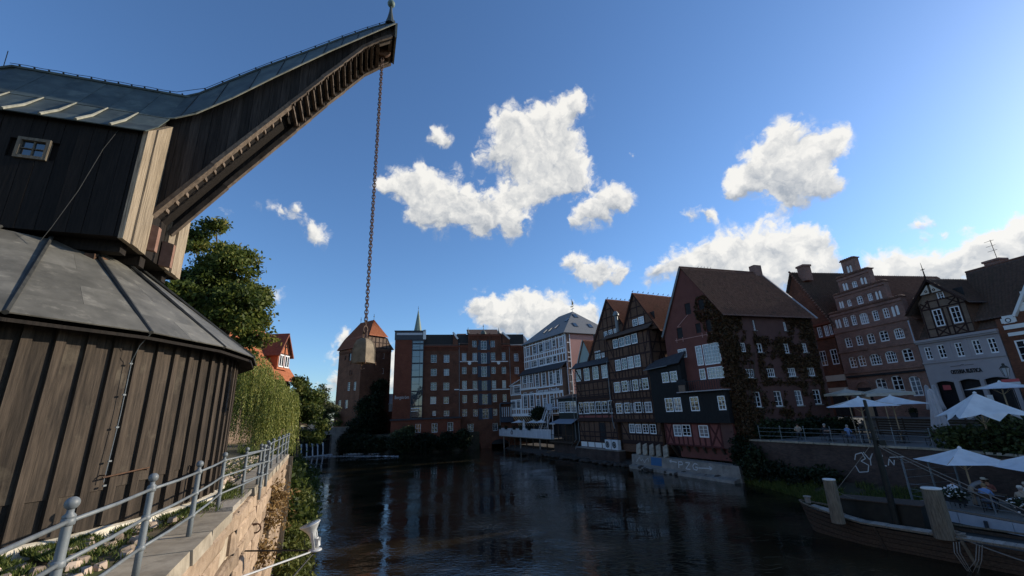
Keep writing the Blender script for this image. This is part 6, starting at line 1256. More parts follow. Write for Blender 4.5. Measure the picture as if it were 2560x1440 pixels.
mb = MB(); mb.poly([wB.P(-18.15, 1.6, -9), wB.P(-9.6, 1.6, -9), wB.P(-9.6, 16.5, -9), wB.P(-18.15, 16.5, -9)]); build('rear_walls', mb, 'dark_infill', hB)
pipe(hB, [wB.P(-18.2, 13.3, .2), wB.P(-18.2, 5.4, .2), wB.P(-17.9, 4.4, .2)])
pipe(hB, [wBs.P(3.7, 16.0, .15), wBs.P(3.5, 15.5, .25), wBs.P(3.6, 12.2, .25)])
# ------------------------------------------------------------------ red house with black boarded annex
off = lambda d: (Q0[0] + d * .901, Q0[1] + d * .4337)
wCg, wCa, wCb, wCr = Wall(off(.3), -64.3), Wall(off(-.5), -64.3), Wall(off(-.05), -64.3), Wall((21.4, 42.4), 17.4)
hC = thing('red_warehouse', 'big dark red gabled warehouse with creeper, tall tiled roof and black boarded annex', 'warehouse', wCg.P(-3, 2))
GI = [i for i in T['C_g'] if i[1] > 9.5]; 
mb = MB(); wall_sheet(mb, wCg, [(-7.4, 1.6), (.98, 1.6), (.98, 15.95), (-3.6, 22.3), (-7.4, 15.2)], [hole(i) for i in GI + T['C_h']], .16); build('gable_wall', mb, 'red_plaster', hC)
windows(hC, wCg, GI, fw=.08, mw=.03, o=-.05); backing(hC, wCg, -7.3, .9, 5, 15.5, -.4)
for it in T['C_h']: u0, z0, u1, z1 = hole(it); part('loading_hatch', 'hatch_dark', hC, wCg, (u0, u1, z0, z1, -.14, -.08))
for a, b in (((-5.85, 14.2), (-.65, 14.14)), ((-5.2, 15.7), (-3.5, 16.75)), ((-5.2, 15.68), (-4.75, 15.62))): mb = MB(); wCg.beam(mb, a, b, .06, .02, .06); build('wall_anchor', mb, 'pink_plaster', hC)
for u in (-4.7, -2.0, -1.4, -5.6): part('anchor_pin', 'pink_plaster', hC, wCg, (u - .03, u + .03, 13.92, 14.42, .02, .065))
RI = T['C_r']; mb = MB(); wall_sheet(mb, wCr, [(0, 1.6), (12.1, 1.6), (12.1, 15.85), (0, 15.85)], [hole(i) for i in RI], .22); build('side_wall', mb, 'wall_dark_red', hC)
windows(hC, wCr, RI, fw=.08, mw=.035, o=-.14, sill='concrete'); backing(hC, wCr, .2, 12, 2, 15.7, -.5)
part('string_course', 'wall_dark_red', hC, wCr, (2.0, 12.1, 8.95, 9.1, .003, .07))
e1 = wCr.P(0, 15.85); e2 = wCr.P(11.9, 15.85); mb = MB()
cB1 = wCg.P(-7.4, 0); bdir = wCr.t
for a, b in ((wCr.P(12.1, 0), wCr.P(12.1, 0) - wCr.n * 9), (wCr.P(12.1, 0) - wCr.n * 9, cB1), ): mb.poly([a + Vector((0, 0, 1.6)), b + Vector((0, 0, 1.6)), b + Vector((0, 0, 15.5)), a + Vector((0, 0, 15.5))])
mb.poly([wCr.P(12.1, 15.8), wCr.P(12.1, 15.8) - wCr.n * 9, wCr.P(11.6, 22.2) - wCr.n * 4.4]); build('rear_walls', mb, 'wall_dark_red', hC)
ap = wCg.P(-3.55, 22.35, .15); apb = ap + bdir * 11.8
tiles(hC, wCr.P(-.35, 15.55, .5), wCr.P(12.2, 15.55, .5), apb, ap, 'tile_brown', .26, .34)
lf = wCg.P(-7.9, 14.6, .15); tiles(hC, lf + bdir * 11.8, lf, ap, apb, 'tile_brown', .26, .34)
mb = MB(); mb.bar(wCr.P(12.3, 15.6, .5), apb + Vector((0, 0, .1)), .3, .18); build('verge_coping', mb, 'grey_plaster', hC); mb = MB(); mb.tube([ap + Vector((0, 0, .08)), apb + Vector((0, 0, .08))], .12, 7); build('ridge_cap', mb, 'tile_brown', hC)
p = apb - bdir * .5 + Vector((0, 0, .2)); mb = MB(); mb.box(p, bdir * .55, wCr.n * .4, Vector((0, 0, .75))); build('chimney', mb, 'gable_brick', hC)
mb = MB(); mb.bar(wCg.P(-7.6, 14.9, .2), ap, .06, .25); build('verge_board', mb, 'slate', hC)
mb = MB()
for k in range(5): p = ap + bdir * (4.2 * .6 + .45 * k) + Vector((0, 0, .15)); mb.add([p, p + bdir * .12, p + Vector((0, 0, .3)) + bdir * .3], [(0, 1, 2), (2, 1, 0)])
o = build('ridge_points', mb, 'lead_dark', hC); o['kind'] = 'stuff'
# annex: upper box under a lean-to roof, lower box, balcony
AI = T['C_a']
mb = MB(); wall_sheet(mb, wCa, [(-9.85, 5.2), (.15, 5.2), (.15, 8.3), (-9.85, 8.3)], [hole(i) for i in AI[2:]], .12); wall_sheet(mb, wCa, [(-9.85, 8.3), (-5.0, 8.3), (-5.0, 11.45), (-9.85, 11.45)], [hole(i) for i in AI[:2]], .12)
for u in (-9.85,): mb.poly([wCa.P(u, 5.2), wCa.P(u, 5.2, -.9), wCa.P(u, 11.4, -.9), wCa.P(u, 11.4)])
mb.poly([wCa.P(-5.0, 8.3), wCa.P(-5.0, 8.3, -1.0), wCa.P(-5.0, 11.6, -1.0), wCa.P(-5.0, 11.45)]); mb.poly([wCa.P(.15, 5.2), wCa.P(.15, 5.2, -1.0), wCa.P(.15, 8.3, -1.0), wCa.P(.15, 8.3)]); mb.poly([wCa.P(-5.0, 8.3), wCa.P(.15, 8.3), wCa.P(.15, 8.3, -.9), wCa.P(-5.0, 8.3, -.9)]); build('annex_wall', mb, 'black_boards', hC)
mb = MB(); n = 62
for k in range(n):
    u = -9.85 + 10.0 * k / n; zt = 11.4 if u < -5.02 else 8.28; blk = [hole(i, .02) for i in AI]; zs = [(5.2, zt)]
    for h in blk:
        if h[0] < u < h[2]: zs = [s for a, b in zs for s in ((a, min(b, h[1])), (max(a, h[3]), b)) if s[1] - s[0] > .05]
    for a, b in zs: wCa.box(mb, u - .012, u + .012, a, b, .002, .02)
o = build('cover_strips', mb, 'black_boards', hC); o['kind'] = 'stuff'
windows(hC, wCa, AI, 2, 3, fw=.09, o=-.03); backing(hC, wCa, -9.7, .05, 5.3, 8.2, -.3); backing(hC, wCa, -9.7, -5.1, 8.3, 11.3, -.3)
slab(hC, 'annex_roof', [wCa.P(-10.3, 11.3, .4), wCa.P(-4.85, 11.55, .4), wCa.P(-4.6, 12.9, -.78), wCa.P(-9.9, 12.3, -.78)], .1, 'tar_roof'); mb = MB(); mb.tube([wCa.P(-10.3, 11.25, .46), wCa.P(-6.5, 11.4, .46)], .05, 6); build('gutter', mb, 'rail_steel', hC)
mb = MB(); mb.poly([wCa.P(-4.98, 8.35, -.05), wCa.P(-4.98, 8.35, -.79), wCa.P(-4.98, 12.4, -.79), wCa.P(-4.98, 11.5, -.05)]); build('annex_side', mb, 'black_boards', hC)
bal = part('balcony_floor', 'grey_plaster', hC, wCa, (-5.5, .3, 8.32, 8.42, -.8, .55))
for k in range(15): part('balcony_post', 'black_metal', hC, wCa, (-4.1 + .3 * k, -4.06 + .3 * k, 8.42, 9.4, .46, .50))
part('balcony_rail', 'black_metal', hC, wCa, (-4.2, .3, 9.4, 9.46, .44, .52)); part('balcony_screen', 'hatch_dark', hC, wCa, (-5.4, -4.2, 8.42, 9.7, .40, .45))
bx = thing('balcony_chest', 'pale wooden chest standing on the balcony of the red warehouse', 'chest', wCa.P(-4.6, 8.45, .0)); part('chest', 'tan_brick', bx, wCa, (-5.1, -4.25, 8.43, 9.1, .46, .56))
# bottom storey in red panels, braced
mb = MB(); wall_sheet(mb, wCb, [(-9.0, 2.8), (.0, 2.8), (.0, 5.2), (-9.0, 5.2)], [hole(i) for i in T['C_b']], .12); mb.poly([wCb.P(0, 2.8), wCb.P(0, 2.8, -1.4), wCb.P(0, 5.2, -1.4), wCb.P(0, 5.2)]); build('base_wall', mb, 'red_infill', hC); windows(hC, wCb, T['C_b'], 2, 3, fw=.09, o=.0); backing(hC, wCb, -8.9, -.1, 2.9, 5.1, -.3)
sg = [((-9.0, 2.9), (-1.4, 2.86)), ((-9.0, 5.12), (-1.4, 5.12))] + [((u, 2.9), (u, 5.1)) for u in (-8.85, -7.75, -6.42, -5.1, -4.2, -2.8, -1.45)] + [((u, 2.9), (u, 3.7)) for u in (-7.06, -5.8, -3.5)] + [((-8.75, 3.0), (-7.85, 5.0)), ((-8.75, 5.0), (-7.85, 3.0)), ((-2.7, 3.0), (-1.55, 5.0)), ((-2.7, 5.0), (-1.55, 3.0))]
beams(hC, wCb, sg, .16, .0, .04, 'red_timber'); part('base_panel', 'wall_dark_red', hC, wCb, (-1.36, .02, 2.8, 5.2, .003, .02))
for k in range(8): mb = MB(); u = -8.3 + 1.1 * k; mb.bar(wCb.P(u, 2.75, -.05), wCb.P(u, 1.2, -1.2), .22, .24); build('strut', mb, 'boat_wood', hC)
part('undercroft', 'black_boards', hC, wCb, (-9.4, .4, .4, 2.8, -1.7, -1.4))
part('undercroft', 'black_boards', hB, wB4, (-17.2, -9.5, .4, 2.55, -1.7, -1.4)); part('base_block', 'bank_brick', hA, wA, (-26.9, -17.0, -.3, 1.6, -.2, .9)); part('base_slab', 'concrete', hA, wA, (-26.95, -16.9, 1.6, 1.7, -.3, 1.0))
# embankment wall with slanting buttresses and graffiti
wE = Wall(off(-.9), -64.3); em = thing('embankment_wall', 'low concrete embankment wall with white sprayed letters PZG and a blue patch', 'wall', wE.P(-6, 0))
mb = MB(); mb.hexa([wE.P(-14.2, -.6, .25), wE.P(.9, -.6, .25), wE.P(.9, -.6, -1.2), wE.P(-14.2, -.6, -1.2), wE.P(-14.2, 1.5, 0), wE.P(.6, 1.4, 0), wE.P(.6, 1.4, -1.2), wE.P(-14.2, 1.5, -1.2)]); build('wall_body', mb, 'concrete', em); mb = MB(); mb.hexa([wE.P(-14, -.6, .9), wE.P(.6, -.6, 1.1), wE.P(.6, -.6, .2), wE.P(-14, -.6, .2), wE.P(-14, .30, .75), wE.P(.6, .22, .95), wE.P(.6, .38, .15), wE.P(-14, .42, .15)]); build('footing', mb, 'concrete', em)
for k in range(5): mb = MB(); mb.bar(wE.P(-14.0 + 1.12 * k, 2.62, -1.1), wE.P(-13.2 + 1.12 * k, 1.48, -.25), .62, .2, wE.t); build('buttress', mb, 'capstone', em)
tl = lambda z: .05 + .18 * (1.5 - z) / 2
wEg = Wall(off(-.9), -64.3, o=.12)
class Tilt(Wall):
    def __init__(s, w): s.t, s.n, s.p0 = w.t, w.n, w.p0
    def P(s, u, z, o=0.0): return Wall.P(s, u, z, o + .25 * (1.45 - z) / 2.05 - .0)
wEt = Tilt(Wall(off(-.9), -64.3, o=.006))
G = lambda pts, dx: [(x * .82 + dx, .62 + y * .62) for x, y in pts]
stroke('sprayed_letters', em, wEt, [G([(0, 0), (0, 1), (.6, 1), (.65, .6), (0, .5)], -6.7), G([(0, 1), (.7, 1), (0, 0), (.75, 0)], -5.75), G([(.75, .9), (.3, 1), (0, .6), (.1, .1), (.6, 0), (.75, .45), (.4, .45)], -4.8), [(-8.0, 1.22), (-6.95, 1.15)], [(-8.0, 1.22), (-7.7, 1.34)], [(-8.0, 1.22), (-7.75, 1.06)], [(-4.1, .85), (-2.4, .95)], [(-2.4, .95), (-2.75, 1.1)], [(-2.4, .95), (-2.7, .8)]], .10, 'paint_white')
mb = MB(); mb.hexa([wEt.P(-10.9, .55, -.01), wEt.P(-9.2, .55, -.01), wEt.P(-9.2, .55, .004), wEt.P(-10.9, .55, .004), wEt.P(-10.9, 1.4, -.01), wEt.P(-9.2, 1.4, -.01), wEt.P(-9.2, 1.4, .004), wEt.P(-10.9, 1.4, .004)]); build('blue_patch', mb, 'paint_blue', em)
stroke('sprayed_scribble', em, wEt, [[(-13.4 + .28 * k + .1 * math.sin(k * 3), .7 + .55 * ((k * 7) % 5) / 4) for k in range(9)]], .05, 'paint_white')
for k, u in enumerate((-19.3, -17.85)):
    ac = thing('cooling_unit', ['white outdoor cooling unit on the ledge, beside the white plinth panels', 'white outdoor cooling unit on the ledge, nearer the buttresses'][k], 'cooling unit', wA.P(u, 1.72, .4), 'outdoor cooling units on the ledge'); part('casing', 'ac_white', ac, wA, (u - .62, u + .62, 1.74, 2.95, .25, .75)); mb = MB(); mb.lathe([(.44, 0), (.44, .02)], wA.P(u - .1, 2.35, .75), 20, wA.n); build('fan_grille', mb, 'lead_dark', ac); mb = MB(); mb.torus(wA.P(u - .1, 2.35, .775), wA.n, .44, .025, 20, 5); mb.torus(wA.P(u - .1, 2.35, .775), wA.n, .22, .015, 16, 5); build('grille_ring', mb, 'ac_white', ac)

# ================================================================== gabled houses along the street
ST = Wall((40.0, 50.0), -80.5)
bg_ = thing('brick_step_gable', 'ornate brick house with stepped gable, arched white windows and blind lancet niches', 'house', ST.P(2, 5))
BR = [tuple(i) for i in T['br']]; HB_ = [hole(i) for i in BR]; mb = MB()
steps = [(-2.05, 6.75, 5.0, 14.85), (-2.1, 6.6, 14.85, 17.2), (-.85, 5.35, 17.2, 19.3), (.1, 4.1, 19.3, 21.2), (1.15, 2.87, 21.2, 23.0)]
for a, b, z0, z1 in steps:
    wall_sheet(mb, ST, [(a, z0), (b, z0), (b, z1), (a, z1)], [h for h in HB_ if z0 - .6 < (h[1] + h[3]) / 2 < z1 + .6], .2)
    for u in (a, b): mb.poly([ST.P(u, z0), ST.P(u, z0, -.6), ST.P(u, z1, -.6), ST.P(u, z1)])
    mb.poly([ST.P(a, z1), ST.P(b, z1), ST.P(b, z1, -.6), ST.P(a, z1, -.6)]); mb.poly([ST.P(a, z0, -.6), ST.P(b, z0, -.6), ST.P(b, z1, -.6), ST.P(a, z1, -.6)])
build('gable_wall', mb, 'gable_brick', bg_)
for it in BR: window(bg_, ST, it, int(it[4]), int(it[5]), arch=min(.42, it[2] * .42), o=-.1, fw=.10, mw=.05, pane='pane_bright' if random.random() < .2 else 'pane')
backing(bg_, ST, -1.9, 6.6, 5.2, 17, -.55); backing(bg_, ST, .2, 4, 17, 20.5, -.58)
def arch_ring(parent, w, u, z, r, wd, mat, o=.05, n=8, flat=.7):
    mb = MB()
    for k in range(n):
        a0, a1 = PI * k / n, PI * (k + 1) / n; p = lambda a, rr, oo: w.P(u + rr * math.cos(a), z + rr * math.sin(a) * flat, oo)
        mb.hexa([p(a0, r, -.02), p(a1, r, -.02), p(a1, r, o), p(a0, r, o), p(a0, r + wd, -.02), p(a1, r + wd, -.02), p(a1, r + wd, o), p(a0, r + wd, o)])
    return build('arch_ring', mb, mat, parent)
for it in BR: arch_ring(bg_, ST, it[0], it[1] + it[3] / 2 - it[2] * .36, it[2] / 2 + .06, .2, 'gable_brick')
for it in T['br_n']:
    u, z, w_, h = it[:4]; mb = MB(); mb.poly([ST.P(u - w_ / 2, z - h / 2, .012), ST.P(u + w_ / 2, z - h / 2, .012), ST.P(u + w_ / 2, z + h / 2 - .1, .012), ST.P(u + w_ * .2, z + h / 2, .012), ST.P(u - w_ * .2, z + h / 2, .012), ST.P(u - w_ / 2, z + h / 2 - .1, .012)]); n_ = build('niche', mb, 'white_band', bg_)
    arch_ring(bg_, ST, u, z + h / 2 - .1, w_ / 2 + .02, .09, 'gable_brick', .045, 6, 1.1)
for (a, b, z) in ((.1, 4.1, 20.95), (-.85, 5.35, 19.1), (-2.1, 6.6, 16.95), (-2.1, 6.7, 14.85), (-2.05, 1.6, 12.45), (2.7, 6.75, 12.4), (.0, 4.1, 19.42), (-.85, 5.3, 17.35), (-2.05, 6.7, 10.0)): part('string_course', 'gable_brick', bg_, ST, (a, b, z - .12, z + .12, .004, .11))
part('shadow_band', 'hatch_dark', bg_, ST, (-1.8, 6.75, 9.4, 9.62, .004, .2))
for a, b, z0, z1 in steps[1:]:
    o = part('step_cap', 'tile_brown', bg_, ST, (a - .1, b + .1, z1 + .002, z1 + .12, -.7, .12)); mb = MB()
    for k in range(int((b - a) / .28)): u = a + .14 + .28 * k; mb.tube([ST.P(u, z1 + .14, .16), ST.P(u, z1 + .2, -.3), ST.P(u, z1 + .14, -.74)], .09, 6)
    o2 = build('cap_tiles', mb, 'tile_brown', o); o2['kind'] = 'stuff'
part('portal', 'hatch_dark', bg_, ST, (-.9, .7, 5.05, 8.2, .004, .02)); arch_ring(bg_, ST, -.1, 8.15, .82, .35, 'gable_brick', .12, 10, .8); part('door', 'wood_light', bg_, ST, (-.55, .35, 5.05, 7.4, .021, .06))
tiles(bg_, ST.P(7.0, 14.6, -.5), ST.P(7.0, 14.6, -12), ST.P(2.2, 21.0, -12), ST.P(2.2, 21.0, -.5), 'tile_brown', .3, .38, .05); tiles(bg_, ST.P(-2.6, 14.6, -12), ST.P(-2.6, 14.6, -.5), ST.P(2.2, 21.0, -.5), ST.P(2.2, 21.0, -12), 'tile_brown', .3, .38)
shell(bg_, ST, -2.05, 6.75, 5, 14.8, 12, 'gable_brick'); pipe(bg_, [ST.P(6.7, 14.6, .15), ST.P(6.72, 12.2, .15)], mat='grey_panel')
for u, o_ in ((5.2, -4), (4.6, -8)): skylight(bg_, ST.P(u, 14.6 + (7 - u) * 1.333 + .08, o_), -ST.n, (ST.t * -.6 + Vector((0, 0, .8))), (ST.t * .8 + Vector((0, 0, .6))), .7, .9)
# house with dark steep roof, left of it
dk = thing('dark_roofed_house', 'red brick house with very steep dark tiled gable behind the red warehouse', 'house', ST.P(-6, 5)); DW = [(-3.2, 15.4, .6, 1.35), (-2.5, 15.45, .5, 1.3), (-4.2, 15.4, .6, 1.35), (-2.98, 12.1, .95, 1.85), (-4.6, 12.1, .95, 1.85)]
mb = MB(); wall_sheet(mb, ST, [(-10.3, 5), (-2.1, 5), (-2.1, 16.4), (-6.23, 24.0), (-10.3, 16.4)], [hole(i) for i in DW], .2, o=-.15); build('gable_wall', mb, 'mill_brick', dk)
std = Wall((40.0, 50.0), -80.5, o=-.15); windows(dk, std, DW, 2, 3, fw=.08, o=-.08, arch=.12); backing(dk, std, -10, -2.2, 5, 17, -.5); part('bay_cornice', 'mill_red', dk, std, (-5, -2.1, 14.5, 14.7, .003, .25), (-5, -2.1, 16.2, 16.45, .003, .3)); part('stone_frieze', 'boat_cream', dk, std, (-4.8, -2.15, 9.2, 9.9, .003, .15), (-4.8, -2.15, 7.9, 8.4, .003, .2)); part('shop_front', 'hatch_dark', dk, std, (-4.6, -2.2, 5.1, 7.85, .003, .05))
for c in (-3.7, -2.7): mb = MB(); mb.sphere(std.P(c, 7.6, .6), .13, 8, 6); build('lamp_globe', mb, 'pile_top', dk)
tiles(dk, ST.P(-1.6, 15.6, .25), ST.P(-1.6, 15.6, -11), ST.P(-6.23, 24.2, -11), ST.P(-6.23, 24.2, .25), 'tile_dark', .3, .38, .05); tiles(dk, ST.P(-10.9, 15.6, -11), ST.P(-10.9, 15.6, .25), ST.P(-6.23, 24.2, .25), ST.P(-6.23, 24.2, -11), 'tile_dark', .3, .38)
mb = MB()
for k in range(26): t_ = k / 25; p = ST.P(-6.23 + 4.63 * t_, 24.25 - 8.6 * t_, .3); mb.sphere(p, .15, 6, 4)
o = build('verge_tiles', mb, 'tile_brown', dk); o['kind'] = 'stuff'; part('chimney', 'gable_brick', dk, ST, (-5.7, -4.6, 22.6, 24.6, -1.6, -.5), (-5.8, -4.5, 24.603, 24.85, -1.7, -.4)); shell(dk, ST, -10.3, -2.2, 5, 16, 11, 'mill_brick')
for o_ in (-3, -3.9): skylight(dk, ST.P(-3.0, 18.3, o_), -ST.n, (ST.t * -.47 + Vector((0, 0, .88))), (ST.t * .88 + Vector((0, 0, .47))), .7, 1.0)
# grey restaurant house with timbered dormer
os_ = thing('restaurant_house', 'grey plastered restaurant with black lettering, five white windows and timbered dormer gable', 'house', ST.P(10, 5))
OI = [tuple(i) for i in T['os']]; OA = [(7.3, 5.05, 8.88, 8.35), (9.28, 5.05, 10.91, 8.4), (11.22, 5.05, 13.0, 8.4)]
mb = MB(); wall_sheet(mb, ST, [(6.8, 5), (13.42, 5), (13.42, 12.2), (6.8, 12.2)], [hole(i) for i in OI] + OA, .22); build('front_wall', mb, 'grey_plaster', os_); windows(os_, ST, [(u, z, w_ * 1.12, h) for u, z, w_, h in OI], 2, 3, fw=.09, mw=.05, o=-.1); backing(os_, ST, 7, 13.3, 5, 12, -.55)
for it in OI: u0, z0, u1, z1 = hole(it, .14); part('window_surround', 'grey_plaster', os_, ST, (u0, u1, z1 - .05, z1 + .05, .003, .04), (u0, u1, z0 - .05, z0 + .05, .003, .06))
for u in (9.45, 10.85): part('pilaster_strip', 'grey_plaster', os_, ST, (u - .14, u + .14, 10.3, 12.0, .003, .035))
part('cornice', 'grey_plaster', os_, ST, (6.75, 13.5, 12.2, 12.42, -.2, .32), (6.78, 13.46, 12.05, 12.198, .003, .2)); part('sill_band', 'grey_plaster', os_, ST, (6.8, 13.45, 10.08, 10.24, .003, .1))
for (u0, z0, u1, z1) in OA: mb = MB(); n = 8; mb.poly([ST.P(u0, z1 - .01, .012)] + [ST.P(u0 + (u1 - u0) * k / n, z1 - .18 + .16 * math.sin(PI * k / n), .012) for k in range(n + 1)] + [ST.P(u1, z1 - .01, .012)]); build('arch_head', mb, 'grey_plaster', os_)
part('red_poster', 'sign_red', os_, ST, (7.65, 8.3, 7.5, 7.95, -.3, -.28)); part('menu_board', 'wood_light', os_, ST, (9.5, 9.75, 6.1, 6.7, -.2, -.15)); part('lit_panel', 'white_band', os_, ST, (11.25, 11.65, 5.6, 6.9, .25, .3))
text(os_, ST, 8.95, 8.93, 'OSTERIA RUSTICA', .50, 'hatch_dark', o=.05, ext=.02, width=2.42, bold=.012); part('sign_rule', 'hatch_dark', os_, ST, (9.05, 9.9, 9.60, 9.63, .02, .04), (10.2, 10.9, 9.62, 9.65, .02, .04), (9.92, 10.15, 9.66, 9.70, .02, .04))
OD = [tuple(i) for i in T['os_d']]; std2 = Wall((40.0, 50.0), -80.5, o=-.2)
mb = MB(); wall_sheet(mb, std2, [(7.84, 12.4), (11.86, 12.4), (11.86, 15.55), (9.56, 17.9), (7.84, 16.1)], [hole((u, z, w_ * 1.1, h)) for u, z, w_, h in OD], .12); build('dormer_wall', mb, 'tan_brick', os_); windows(os_, std2, [(u, z, w_ * 1.1, h) for u, z, w_, h in OD], 2, 3, fw=.08, o=-.03); backing(os_, std2, 8, 11.7, 12.5, 16.8, -.3)
sg = [((7.9, 12.55), (11.8, 12.55)), ((7.9, 13.35), (11.8, 13.35)), ((7.9, 15.3), (11.8, 15.3)), ((8.5, 16.05), (11.1, 16.05))] + [((u, 12.6), (u, zt)) for u, zt in ((7.95, 15.9), (8.75, 16.2), (9.78, 15.2), (10.22, 15.2), (11.25, 15.9), (11.78, 15.3))] + [((9.6, 15.35), (9.6, 16.0))]
for a, b in ((8.75, 9.78), (10.22, 11.25)): sg += [((a + .1, 12.65), (b - .1, 13.28)), ((a + .1, 13.28), (b - .1, 12.65))]
sg += [((8.0, 15.4), (8.7, 16.0)), ((8.0, 16.0), (8.7, 15.4)), ((10.4, 15.4), (11.2, 16.0)), ((10.4, 16.0), (11.2, 15.4))]
beams(os_, std2, sg, .12, -.02, .03)
for a, b in (((6.9, 15.3), (9.56, 18.15)), ((9.56, 18.15), (12.1, 15.35))): mb = MB(); std2.beam(mb, a, b, .22, .45, .55); build('bargeboard', mb, 'dark_timber', os_)
for s_ in (-1, 1): mb = MB(); mb.prism([std2.P(9.56 + s_ * .12, 17.6, .42), std2.P(9.56 + s_ * .12, 16.75, .42), std2.P(9.56 + s_ * .95, 16.75, .42)], ST.n * .05); build('carved_panel', mb, 'boat_cream', os_); mb = MB(); mb.torus(std2.P(9.56 + s_ * .35, 17.0, .49), ST.n, .1, .03, 10, 5); build('rosette', mb, 'dark_timber', os_)
mb = MB(); mb.tube([std2.P(9.56, 18.0, .5), std2.P(9.56, 18.8, .5), std2.P(9.56, 19.9, .5)], [.09, .06, .015], 6); mb.box(std2.P(9.56, 19.2, .5), ST.t * .18, ST.n * .03, Vector((0, 0, .03))); build('gable_spike', mb, 'dark_timber', os_)
tiles(os_, ST.P(12.4, 15.0, .4), ST.P(12.4, 15.0, -8), ST.P(9.56, 18.2, -8), ST.P(9.56, 18.2, .4), 'tile_dark', .3, .36); tiles(os_, ST.P(6.7, 15.0, -8), ST.P(6.7, 15.0, .4), ST.P(9.56, 18.2, .4), ST.P(9.56, 18.2, -8), 'tile_dark', .3, .36)
tiles(os_, ST.P(6.8, 12.5, -.3), ST.P(13.6, 12.5, -.3), ST.P(13.6, 17.6, -4.6), ST.P(6.8, 17.6, -4.6), 'tile_dark', .3, .36); mb = MB(); wall_sheet(mb, Wall((ST.P(11.86, 0).x, ST.P(11.86, 0).y), 9.5), [(0, 12.4), (5, 12.4), (5, 15.5), (0, 15.5)], []); build('dormer_side', mb, 'dark_infill', os_)
shell(os_, ST, 6.8, 13.42, 5, 12.2, 9, 'grey_plaster'); part('chimney', 'gable_brick', os_, ST, (11.0, 12.2, 17.4, 19.4, -6.2, -5.2), (10.9, 12.3, 19.4, 19.6, -6.3, -5.1)); mb = MB(); p = ST.P(11.9, 19.6, -5.6); mb.tube([p, p + Vector((0, 0, 2.0))], .03, 5)
for k in range(3): mb.tube([p + Vector((0, 0, 1.9 - .5 * k)) - ST.t * .5, p + Vector((0, 0, 1.9 - .5 * k)) + ST.t * .25], .02, 4)
build('aerial', mb, 'lead_dark', os_)
# white and brick banded house at the end
bh_ = thing('banded_house', 'brick house with white plaster bands and round ornament beside the restaurant', 'house', ST.P(15, 5)); BWn = [(15.1, 10.35, 1.7, 1.75), (17.6, 10.35, 1.7, 1.75)]
mb = MB(); wall_sheet(mb, ST, [(13.55, 5), (22, 5), (22, 13.2), (13.55, 13.2)], [hole(i) for i in BWn], .2, o=.1); wall_sheet(mb, ST, [(15.0, 13.2), (22, 13.2), (18.5, 18.6)], [], o=.1); build('front_wall', mb, 'mill_brick', bh_); stb = Wall((40.0, 50.0), -80.5, o=.1); windows(bh_, stb, BWn, 3, 3, fw=.1, o=-.08); backing(bh_, stb, 13.7, 21.9, 9, 12, -.4)
part('white_band', 'white_band', bh_, stb, (13.95, 14.95, 12.75, 13.15, .003, .08), (13.98, 22, 12.2, 12.55, .003, .09), (14.1, 22, 11.62, 11.9, .003, .09), (15.4, 21.6, 13.5, 14.2, .003, .08), (15.8, 21.2, 14.5, 15.1, .003, .08)); mb = MB(); mb.torus(stb.P(14.45, 12.95, .1), ST.n, .17, .035, 18, 6); build('round_ornament', mb, 'frame_dark', bh_); part('ornament_plate', 'white_band', bh_, stb, (14.1, 14.85, 12.7, 13.35, .082, .1))
tiles(bh_, ST.P(11.9, 13.3, -.2), ST.P(17.2, 13.3, -.2), ST.P(16.6, 18.9, -5), ST.P(9.5, 18.9, -5), 'tile_dark', .3, .36); tiles(bh_, ST.P(17.2, 13.2, -.2), ST.P(19.5, 13.2, -9), ST.P(16.6, 18.9, -5.1), ST.P(16.6, 18.9, -5), 'tile_dark', .3, .36); mb = MB(); mb.tube([ST.P(17.2, 13.4, -.2), ST.P(16.6, 19.0, -5), ST.P(9.5, 19.0, -5)], .12, 6); build('ridge_cap', mb, 'tile_brown', bh_); mb = MB(); stb.beam(mb, (15.0, 13.2), (18.5, 18.7), .2, .0, .3); build('verge_board', mb, 'white_band', bh_)
shell(bh_, ST, 13.55, 22, 5, 13.2, 9, 'mill_brick')

# ------------------------------------------------------------------ red tiled house behind the willow
rh = thing('red_roofed_house', 'house with bright orange red tiled roof and timbered dormer above the willow', 'house', (-27.8, 40, 5.3))
E0, E1, G0, G1 = Vector((-22.8, 45, 10.7)), Vector((-22.4, 34.5, 10.7)), Vector((-27.8, 45, 17.2)), Vector((-27.4, 34.5, 17.2)); W0, W1 = Vector((-32.8, 45, 10.7)), Vector((-32.4, 34.5, 10.7))
tiles(rh, E0, E1, G1, G0, 'tile_orange', .3, .38, .05); tiles(rh, W1, W0, G0, G1, 'tile_orange', .3, .38); mb = MB(); a, b, c, d = [Vector((x, y, 10.6)) for x, y in ((-23.5, 44.8), (-32.1, 44.8), (-23.1, 34.7), (-31.7, 34.7))]
for p, q in ((a, b), (c, d), (a, c), (b, d)): mb.poly([p, q, q - Vector((0, 0, 6)), p - Vector((0, 0, 6))])
for p, q, g_ in ((a, b, G0), (c, d, G1)): mb.poly([p, q, g_ + (p - q).normalized().cross(Vector((0, 0, 1))) * 0 - Vector((0, 0, .3))])
build('wall', mb, 'tan_brick', rh)
dn = Vector((1, 0, 0)); dt = Vector((0, 1, 0)); D0 = Vector((-23.3, 41.5, 0))
Dp = lambda a, b, z: D0 + dt * a - dn * b + Vector((0, 0, z))
mb = MB(); mb.poly([Dp(0, 0, 11.9), Dp(2.2, 0, 11.9), Dp(2.2, 0, 13.5), Dp(1.1, 0, 15.3), Dp(0, 0, 13.5)]); mb.poly([Dp(0, 0, 11.9), Dp(0, 0, 13.5), Dp(0, 2.6, 13.5), Dp(0, 2.6, 11.9)]); build('dormer_wall', mb, 'tile_orange', rh)
